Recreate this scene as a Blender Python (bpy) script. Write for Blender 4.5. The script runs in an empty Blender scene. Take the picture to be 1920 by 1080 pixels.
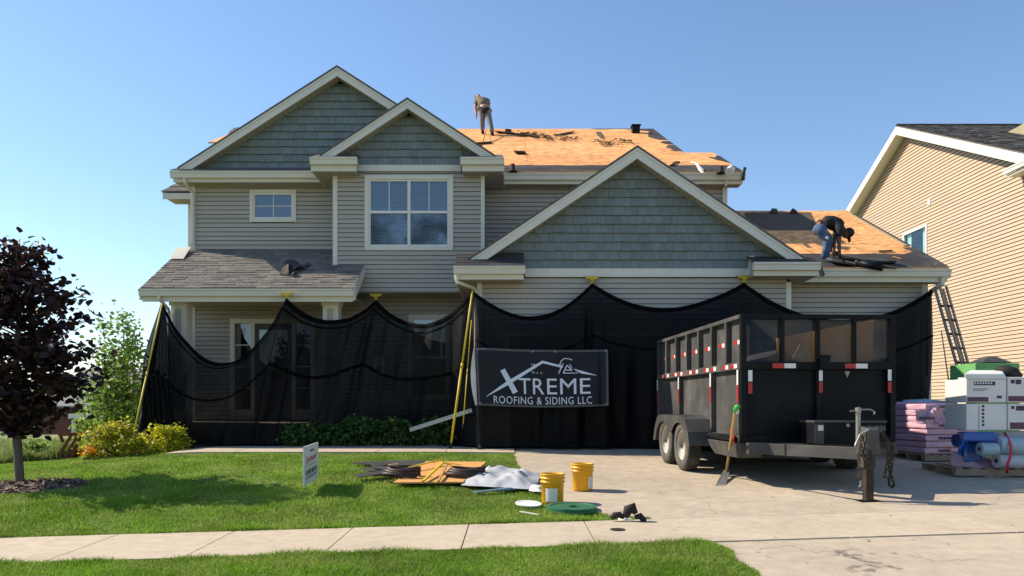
import bpy, math, random
import numpy as np
from mathutils import Vector, Matrix, noise as mnoise

# ------------------------------------------------------------------ camera, sky, sun, exposure
random.seed(7)
rng = np.random.default_rng(7)
SC = bpy.context.scene
COL = SC.collection
F, CZ, HZ = 1440.0, 0.88, 760.0            # focal length in photo pixels, eye height, horizon row
cam_d = bpy.data.cameras.new('camera')
cam_d.sensor_width = 36.0
cam_d.lens = 27.0
cam_d.shift_y = (HZ - 540.0) / 1920.0
cam_d.clip_start, cam_d.clip_end = 0.1, 3000.0
cam = bpy.data.objects.new('camera', cam_d)
COL.objects.link(cam)
cam.location = (0, 0, CZ)
cam.rotation_euler = (math.radians(90), 0, 0)
SC.camera = cam

SUN_AZ = math.atan2(-0.960, 0.280)           # bearing of the sun, clockwise from +Y
SUN_EL = math.radians(39)
world = bpy.data.worlds.new('World')
SC.world = world
world.use_nodes = True
wn = world.node_tree.nodes
wl = world.node_tree.links
for n_ in list(wn):
    wn.remove(n_)
sky = wn.new('ShaderNodeTexSky')
sky.sky_type = 'NISHITA'
sky.sun_disc = False
sky.sun_elevation = SUN_EL
sky.sun_rotation = SUN_AZ
sky.air_density = 1.1
sky.dust_density = 0.15
sky.ozone_density = 4.0
bg = wn.new('ShaderNodeBackground')
bg.inputs['Strength'].default_value = 0.119
wo = wn.new('ShaderNodeOutputWorld')
wl.new(sky.outputs[0], bg.inputs['Color'])
wl.new(bg.outputs[0], wo.inputs['Surface'])
sun_d = bpy.data.lights.new('sun', 'SUN')
sun_d.energy = 4.9
sun_d.angle = math.radians(0.5)
sun_d.color = (1.0, 0.87, 0.68)
sun = bpy.data.objects.new('sun', sun_d)
COL.objects.link(sun)
_sd = Vector((math.sin(SUN_AZ) * math.cos(SUN_EL), math.cos(SUN_AZ) * math.cos(SUN_EL), math.sin(SUN_EL)))
sun.rotation_euler = (-_sd).to_track_quat('-Z', 'Y').to_euler()
sun.location = _sd * 60
SC.view_settings.view_transform = 'Standard'
SC.view_settings.look = 'None'
SC.view_settings.gamma = 1.0
SC.view_settings.use_curve_mapping = False
SC.view_settings.exposure = 0.65

# ------------------------------------------------------------------ positions
def at(px, py, Y):
    return Vector(((px - 960) * Y / F, Y, CZ - (py - HZ) * Y / F))
def XX(px, Y): return (px - 960) * Y / F
def ZZ(py, Y): return CZ - (py - HZ) * Y / F
def sstep(a, b, t):
    t = np.clip((t - a) / (b - a), 0, 1)
    return t * t * (3 - 2 * t)
def gz(x, y):
    """height of the ground: a verge and sidewalk that climb slowly to the right, a lawn that climbs to the house"""
    x = np.asarray(x, float); y = np.asarray(y, float)
    v = y - 0.07 * x
    xc = np.clip(x, -12, 7)
    zs = -0.39 + 0.018 * xc
    ze = 0.0 - 0.065 * np.clip(-6 - x, 0, 8)
    t = np.clip((v - 8.15) / (15.3 - 8.15), 0, 1)
    z = zs + (ze - zs) * t - 0.02 * np.clip(8.15 - v, 0, 4.5)
    z = z + 0.05 * np.sin(np.clip(t, 0, 1) * np.pi) * sstep(0.6, -1.5, x)
    z = z - 0.65 * sstep(14.2, 26, y) * sstep(-7.6, -9.0, x)
    return z
def gzf(x, y): return float(gz(x, y))
def G(px, py, dz=0.0):
    """the point of the ground seen at a photo pixel"""
    y = 3.0
    while y < 80:
        x = (px - 960) * y / F
        if CZ - (py - HZ) * y / F <= gzf(x, y) + dz:
            lo, hi = y - 0.05, y
            for _ in range(20):
                m = (lo + hi) / 2
                if CZ - (py - HZ) * m / F <= gzf((px - 960) * m / F, m) + dz: hi = m
                else: lo = m
            return Vector(((px - 960) * hi / F, hi, gzf((px - 960) * hi / F, hi) + dz))
        y += 0.05
    return Vector(((px - 960) * 80 / F, 80, -0.7))

# ------------------------------------------------------------------ scene helpers
def wmat(o):
    m = o.matrix_basis.copy()
    if o.parent is not None:
        m = wmat(o.parent) @ o.matrix_parent_inverse @ m
    return m
def adopt(o, parent, local=False):
    o.parent = parent
    o.matrix_parent_inverse = Matrix.Identity(4) if local else wmat(parent).inverted()
def tag(o, label=None, cat=None, group=None, kind=None):
    if label: o['label'] = label
    if cat: o['category'] = cat
    if group: o['group'] = group
    if kind: o['kind'] = kind
    return o
def thing(name, label, cat, loc=(0, 0, 0), rz=0.0, group=None):
    o = bpy.data.objects.new(name, None)
    o.empty_display_size = 0.2
    COL.objects.link(o)
    o.location = loc
    o.rotation_euler = (0, 0, rz)
    return tag(o, label, cat, group)
def link_mesh(name, me, mat, parent=None, local=False, smooth=False):
    if mat is not None:
        me.materials.clear()
        for m in (mat if isinstance(mat, (list, tuple)) else [mat]):
            me.materials.append(m)
    if smooth:
        me.polygons.foreach_set('use_smooth', [True] * len(me.polygons))
    o = bpy.data.objects.new(name, me)
    COL.objects.link(o)
    if parent is not None:
        adopt(o, parent, local)
    return o
def share(name, src, parent=None, local=False, loc=None, rz=None):
    """another object on the same mesh data"""
    o = bpy.data.objects.new(name, src.data)
    COL.objects.link(o)
    if loc is not None: o.location = loc
    if rz is not None: o.rotation_euler = (0, 0, rz)
    if parent is not None: adopt(o, parent, local)
    return o
def kids(o): return [c for c in list(COL.objects) if c.parent == o]
def copy_tree(o, loc=None, rz=None, label=None, parent=None, _ch=None):
    if _ch is None:
        _ch = {}
        for c in COL.objects:
            if c.parent is not None:
                _ch.setdefault(c.parent.name, []).append(c)
    c = o.copy()
    COL.objects.link(c)
    if parent is not None: c.parent = parent
    if loc is not None: c.location = loc
    if rz is not None: c.rotation_euler = (0, 0, rz)
    if label: c['label'] = label
    for k in _ch.get(o.name, []):
        copy_tree(k, parent=c, _ch=_ch)
    return c

class MB:
    """collects shapes and links them as one mesh object"""
    def __init__(self): self.v = []; self.f = []
    def add(self, vs, fs):
        n = len(self.v)
        self.v += [tuple(p) for p in vs]
        self.f += [tuple(i + n for i in f) for f in fs]
        return self
    def box(self, x0, x1, y0, y1, z0, z1):
        return self.hexa([(x0, y0, z0), (x1, y0, z0), (x1, y1, z0), (x0, y1, z0), (x0, y0, z1), (x1, y0, z1), (x1, y1, z1), (x0, y1, z1)])
    def hexa(self, p):
        return self.add(p, [(3, 2, 1, 0), (4, 5, 6, 7), (0, 1, 5, 4), (1, 2, 6, 5), (2, 3, 7, 6), (3, 0, 4, 7)])
    def obox(self, c, a, b, d):
        c, a, b, d = Vector(c), Vector(a), Vector(b), Vector(d)
        return self.hexa([c - a - b - d, c + a - b - d, c + a + b - d, c - a + b - d, c - a - b + d, c + a - b + d, c + a + b + d, c - a + b + d])
    def bar(self, p, q, w, h, up=(0, 0, 1)):
        """a rectangular bar from p to q, w wide and h high"""
        p, q = Vector(p), Vector(q)
        d = (q - p)
        L = d.length
        d.normalize()
        up = Vector(up)
        s = d.cross(up)
        if s.length < 1e-4: s = d.cross(Vector((1, 0, 0)))
        s.normalize()
        u = s.cross(d)
        return self.obox((p + q) / 2, d * L / 2, s * w / 2, u * h / 2)
    def prism(self, poly, off):
        off = Vector(off)
        a = [Vector(p) for p in poly]
        b = [p + off for p in a]
        n = len(a)
        return self.add(a + b, [tuple(range(n - 1, -1, -1)), tuple(range(n, 2 * n))] + [(i, (i + 1) % n, n + (i + 1) % n, n + i) for i in range(n)])
    def tube(self, path, r, n=8, caps=True, square=False):
        path = [Vector(p) for p in path]
        rs = r if isinstance(r, (list, tuple)) else [r] * len(path)
        ref = Vector((0, 0, 1))
        rings = []
        N = None
        for i, p in enumerate(path):
            t = (path[min(i + 1, len(path) - 1)] - path[max(i - 1, 0)]).normalized()
            if N is None:
                N = t.cross(ref)
                if N.length < 1e-3: N = t.cross(Vector((1, 0, 0)))
            N = (N - t * N.dot(t)).normalized()
            B = t.cross(N)
            ph = math.pi / n if square else 0
            rings.append([p + (N * math.cos(2 * math.pi * k / n + ph) + B * math.sin(2 * math.pi * k / n + ph)) * rs[i] for k in range(n)])
        vs = [q for ring in rings for q in ring]
        fs = []
        for i in range(len(rings) - 1):
            for k in range(n):
                a, b = i * n + k, i * n + (k + 1) % n
                fs.append((a, b, b + n, a + n))
        if caps:
            fs.append(tuple(range(n - 1, -1, -1)))
            fs.append(tuple((len(rings) - 1) * n + k for k in range(n)))
        return self.add(vs, fs)
    def lathe(self, prof, c=(0, 0, 0), n=20, axis='z', closed=False):
        c = Vector(c)
        vs = []
        for r, h in prof:
            for k in range(n):
                a = 2 * math.pi * k / n
                if axis == 'z': p = Vector((r * math.cos(a), r * math.sin(a), h))
                elif axis == 'x': p = Vector((h, r * math.cos(a), r * math.sin(a)))
                else: p = Vector((r * math.sin(a), h, r * math.cos(a)))
                vs.append(c + p)
        m = len(prof)
        fs = []
        for i in range(m if closed else m - 1):
            j = (i + 1) % m
            for k in range(n):
                fs.append((i * n + k, i * n + (k + 1) % n, j * n + (k + 1) % n, j * n + k))
        if not closed:
            if prof[0][0] > 1e-4: fs.append(tuple(range(n - 1, -1, -1)))
            if prof[-1][0] > 1e-4: fs.append(tuple((m - 1) * n + k for k in range(n)))
        return self.add(vs, fs)
    def grid(self, P, nu, nv):
        """P(i, j) -> point"""
        vs = [P(i, j) for j in range(nv + 1) for i in range(nu + 1)]
        fs = [(j * (nu + 1) + i, j * (nu + 1) + i + 1, (j + 1) * (nu + 1) + i + 1, (j + 1) * (nu + 1) + i) for j in range(nv) for i in range(nu)]
        return self.add(vs, fs)
    def build(self, name, mat, parent=None, local=False, smooth=False, bevel=0.0):
        me = bpy.data.meshes.new(name)
        me.from_pydata(self.v, [], self.f)
        me.update()
        o = link_mesh(name, me, mat, parent, local, smooth)
        if bevel:
            b = o.modifiers.new('bevel', 'BEVEL')
            b.width = bevel
            b.segments = 2
            b.limit_method = 'ANGLE'
        return o

def fast_mesh(name, V, Fc, mat, parent=None, smooth=False):
    """V (n,3), Fc (m,k): one mesh from arrays"""
    me = bpy.data.meshes.new(name)
    m, k = Fc.shape
    me.vertices.add(len(V)); me.vertices.foreach_set('co', V.astype(np.float32).ravel())
    me.loops.add(m * k); me.loops.foreach_set('vertex_index', Fc.astype(np.int32).ravel())
    me.polygons.add(m); me.polygons.foreach_set('loop_start', np.arange(0, m * k, k, dtype=np.int32))
    me.update(calc_edges=True)
    me.validate()
    return link_mesh(name, me, mat, parent, smooth=smooth)

# ------------------------------------------------------------------ materials
def M(name, col, rough=0.75, var=0.12, scale=3.0, bump=0.0, bscale=60.0, metal=0.0, obj_var=0.0, spec=0.4, stretch=(1, 1, 1), col2=None, f2=(0.45, 0.62), s2=1.2, translucent=0.0, island=0.0, hue_island=0.0):
    m = bpy.data.materials.new(name)
    m.use_nodes = True
    nt = m.node_tree
    N, L = nt.nodes, nt.links
    bs = N['Principled BSDF']
    out = N['Material Output']
    tc = N.new('ShaderNodeTexCoord')
    mp = N.new('ShaderNodeMapping')
    mp.inputs['Scale'].default_value = stretch
    L.new(tc.outputs['Object'], mp.inputs['Vector'])
    nz = N.new('ShaderNodeTexNoise')
    nz.inputs['Scale'].default_value = scale
    nz.inputs['Detail'].default_value = 6
    nz.inputs['Roughness'].default_value = 0.65
    L.new(mp.outputs[0], nz.inputs['Vector'])
    mr = N.new('ShaderNodeMapRange')
    mr.inputs['From Min'].default_value = 0.3; mr.inputs['From Max'].default_value = 0.7
    mr.inputs['To Min'].default_value = 1 - var; mr.inputs['To Max'].default_value = 1 + var
    L.new(nz.outputs['Fac'], mr.inputs['Value'])
    val = mr.outputs[0]
    if obj_var:
        oi = N.new('ShaderNodeObjectInfo')
        m2 = N.new('ShaderNodeMapRange')
        m2.inputs['To Min'].default_value = 1 - obj_var; m2.inputs['To Max'].default_value = 1 + obj_var
        L.new(oi.outputs['Random'], m2.inputs['Value'])
        mu = N.new('ShaderNodeMath'); mu.operation = 'MULTIPLY'
        L.new(val, mu.inputs[0]); L.new(m2.outputs[0], mu.inputs[1])
        val = mu.outputs[0]
    if island:
        ge = N.new('ShaderNodeNewGeometry')
        m3 = N.new('ShaderNodeMapRange')
        m3.inputs['To Min'].default_value = 1 - island; m3.inputs['To Max'].default_value = 1 + island
        L.new(ge.outputs['Random Per Island'], m3.inputs['Value'])
        mu = N.new('ShaderNodeMath'); mu.operation = 'MULTIPLY'
        L.new(val, mu.inputs[0]); L.new(m3.outputs[0], mu.inputs[1])
        val = mu.outputs[0]
    rgb = N.new('ShaderNodeRGB'); rgb.outputs[0].default_value = (*col, 1)
    src = rgb.outputs[0]
    if col2 is not None:
        n2 = N.new('ShaderNodeTexNoise')
        n2.inputs['Scale'].default_value = s2; n2.inputs['Detail'].default_value = 5
        L.new(mp.outputs[0], n2.inputs['Vector'])
        r2 = N.new('ShaderNodeMapRange')
        r2.inputs['From Min'].default_value = f2[0]; r2.inputs['From Max'].default_value = f2[1]
        L.new(n2.outputs['Fac'], r2.inputs['Value'])
        mx = N.new('ShaderNodeMix'); mx.data_type = 'RGBA'
        L.new(r2.outputs[0], mx.inputs['Factor'])
        L.new(src, mx.inputs[6]); mx.inputs[7].default_value = (*col2, 1)
        src = mx.outputs[2]
    vm = N.new('ShaderNodeVectorMath'); vm.operation = 'SCALE'
    L.new(src, vm.inputs[0]); L.new(val, vm.inputs['Scale'])
    L.new(vm.outputs[0], bs.inputs['Base Color'])
    bs.inputs['Roughness'].default_value = rough
    bs.inputs['Metallic'].default_value = metal
    bs.inputs['Specular IOR Level'].default_value = spec
    if bump:
        nb = N.new('ShaderNodeTexNoise')
        nb.inputs['Scale'].default_value = bscale; nb.inputs['Detail'].default_value = 4
        L.new(mp.outputs[0], nb.inputs['Vector'])
        bp = N.new('ShaderNodeBump')
        bp.inputs['Strength'].default_value = bump; bp.inputs['Distance'].default_value = 0.01
        L.new(nb.outputs['Fac'], bp.inputs['Height'])
        L.new(bp.outputs[0], bs.inputs['Normal'])
    if translucent:
        tr = N.new('ShaderNodeBsdfTranslucent')
        L.new(vm.outputs[0], tr.inputs['Color'])
        ms = N.new('ShaderNodeMixShader'); ms.inputs[0].default_value = translucent
        L.new(bs.outputs[0], ms.inputs[1]); L.new(tr.outputs[0], ms.inputs[2])
        L.new(ms.outputs[0], out.inputs['Surface'])
    return m

def osb_material():
    m = M('osb_sheathing', (0.76, 0.36, 0.14), rough=0.85, var=0.10, scale=1.5, obj_var=0.10, spec=0.2)
    nt = m.node_tree; N, L = nt.nodes, nt.links
    bs = N['Principled BSDF']
    base = bs.inputs['Base Color'].links[0].from_socket
    tc = N.new('ShaderNodeTexCoord')
    outs = []
    for rot, sc, sd in ((0.4, (7, 22, 22), 1.0), (-0.5, (9, 26, 26), 3.0), (1.3, (8, 20, 20), 7.0)):
        mp = N.new('ShaderNodeMapping')
        mp.inputs['Rotation'].default_value = (0, 0, rot); mp.inputs['Scale'].default_value = sc; mp.inputs['Location'].default_value = (sd, sd, sd)
        L.new(tc.outputs['Object'], mp.inputs['Vector'])
        vo = N.new('ShaderNodeTexVoronoi'); vo.inputs['Scale'].default_value = 1.0
        L.new(mp.outputs[0], vo.inputs['Vector'])
        sx = N.new('ShaderNodeSeparateXYZ'); L.new(vo.outputs['Color'], sx.inputs[0])
        outs.append(sx.outputs[0])
    a = N.new('ShaderNodeMath'); a.operation = 'ADD'; L.new(outs[0], a.inputs[0]); L.new(outs[1], a.inputs[1])
    b = N.new('ShaderNodeMath'); b.operation = 'ADD'; L.new(a.outputs[0], b.inputs[0]); L.new(outs[2], b.inputs[1])
    mr = N.new('ShaderNodeMapRange')
    mr.inputs['From Min'].default_value = 0.5; mr.inputs['From Max'].default_value = 2.5
    mr.inputs['To Min'].default_value = 0.58; mr.inputs['To Max'].default_value = 1.5
    L.new(b.outputs[0], mr.inputs['Value'])
    vm = N.new('ShaderNodeVectorMath'); vm.operation = 'SCALE'
    L.new(base, vm.inputs[0]); L.new(mr.outputs[0], vm.inputs['Scale'])
    L.new(vm.outputs[0], bs.inputs['Base Color'])
    return m

def glass_material(name, fac=0.2, tint=(0.75, 0.8, 0.82), blend=0.35):
    m = bpy.data.materials.new(name); m.use_nodes = True
    N, L = m.node_tree.nodes, m.node_tree.links
    N.remove(N['Principled BSDF'])
    t = N.new('ShaderNodeBsdfTransparent'); t.inputs[0].default_value = (*tint, 1)
    g = N.new('ShaderNodeBsdfGlossy'); g.inputs['Roughness'].default_value = 0.015; g.inputs['Color'].default_value = (0.95, 0.97, 1, 1)
    lw = N.new('ShaderNodeLayerWeight'); lw.inputs['Blend'].default_value = blend
    mr = N.new('ShaderNodeMapRange'); mr.inputs['To Min'].default_value = fac; mr.inputs['To Max'].default_value = 1.0
    L.new(lw.outputs['Fresnel'], mr.inputs['Value'])
    mx = N.new('ShaderNodeMixShader')
    L.new(mr.outputs[0], mx.inputs[0]); L.new(t.outputs[0], mx.inputs[1]); L.new(g.outputs[0], mx.inputs[2])
    L.new(mx.outputs[0], N['Material Output'].inputs['Surface'])
    return m

def net_material(name, open_=0.3, col=(0.012, 0.014, 0.018), sheen=0.35):
    """a woven screen: part of the light passes between the threads"""
    m = bpy.data.materials.new(name); m.use_nodes = True
    N, L = m.node_tree.nodes, m.node_tree.links
    bs = N['Principled BSDF']
    bs.inputs['Base Color'].default_value = (*col, 1)
    bs.inputs['Roughness'].default_value = 0.55
    bs.inputs['Specular IOR Level'].default_value = 0.14
    tl = N.new('ShaderNodeBsdfTranslucent'); tl.inputs[0].default_value = (0.016, 0.017, 0.018, 1)
    ms = N.new('ShaderNodeMixShader'); ms.inputs[0].default_value = sheen
    L.new(bs.outputs[0], ms.inputs[1]); L.new(tl.outputs[0], ms.inputs[2])
    t = N.new('ShaderNodeBsdfTransparent')
    tc = N.new('ShaderNodeTexCoord')
    nz = N.new('ShaderNodeTexNoise'); nz.inputs['Scale'].default_value = 1.7; nz.inputs['Detail'].default_value = 3
    L.new(tc.outputs['Object'], nz.inputs['Vector'])
    mr = N.new('ShaderNodeMapRange')
    mr.inputs['From Min'].default_value = 0.3; mr.inputs['From Max'].default_value = 0.7
    mr.inputs['To Min'].default_value = open_ * 0.7; mr.inputs['To Max'].default_value = open_ * 1.3
    L.new(nz.outputs['Fac'], mr.inputs['Value'])
    lw = N.new('ShaderNodeLayerWeight'); lw.inputs['Blend'].default_value = 0.5
    fa = N.new('ShaderNodeMapRange'); fa.inputs['From Min'].default_value = 0.0; fa.inputs['From Max'].default_value = 0.75; fa.inputs['To Min'].default_value = 1.25; fa.inputs['To Max'].default_value = 0.15
    L.new(lw.outputs['Facing'], fa.inputs['Value'])
    mul = N.new('ShaderNodeMath'); mul.operation = 'MULTIPLY'
    L.new(mr.outputs[0], mul.inputs[0]); L.new(fa.outputs[0], mul.inputs[1])
    mx = N.new('ShaderNodeMixShader')
    L.new(mul.outputs[0], mx.inputs[0]); L.new(ms.outputs[0], mx.inputs[1]); L.new(t.outputs[0], mx.inputs[2])
    L.new(mx.outputs[0], N['Material Output'].inputs['Surface'])
    return m

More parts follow.
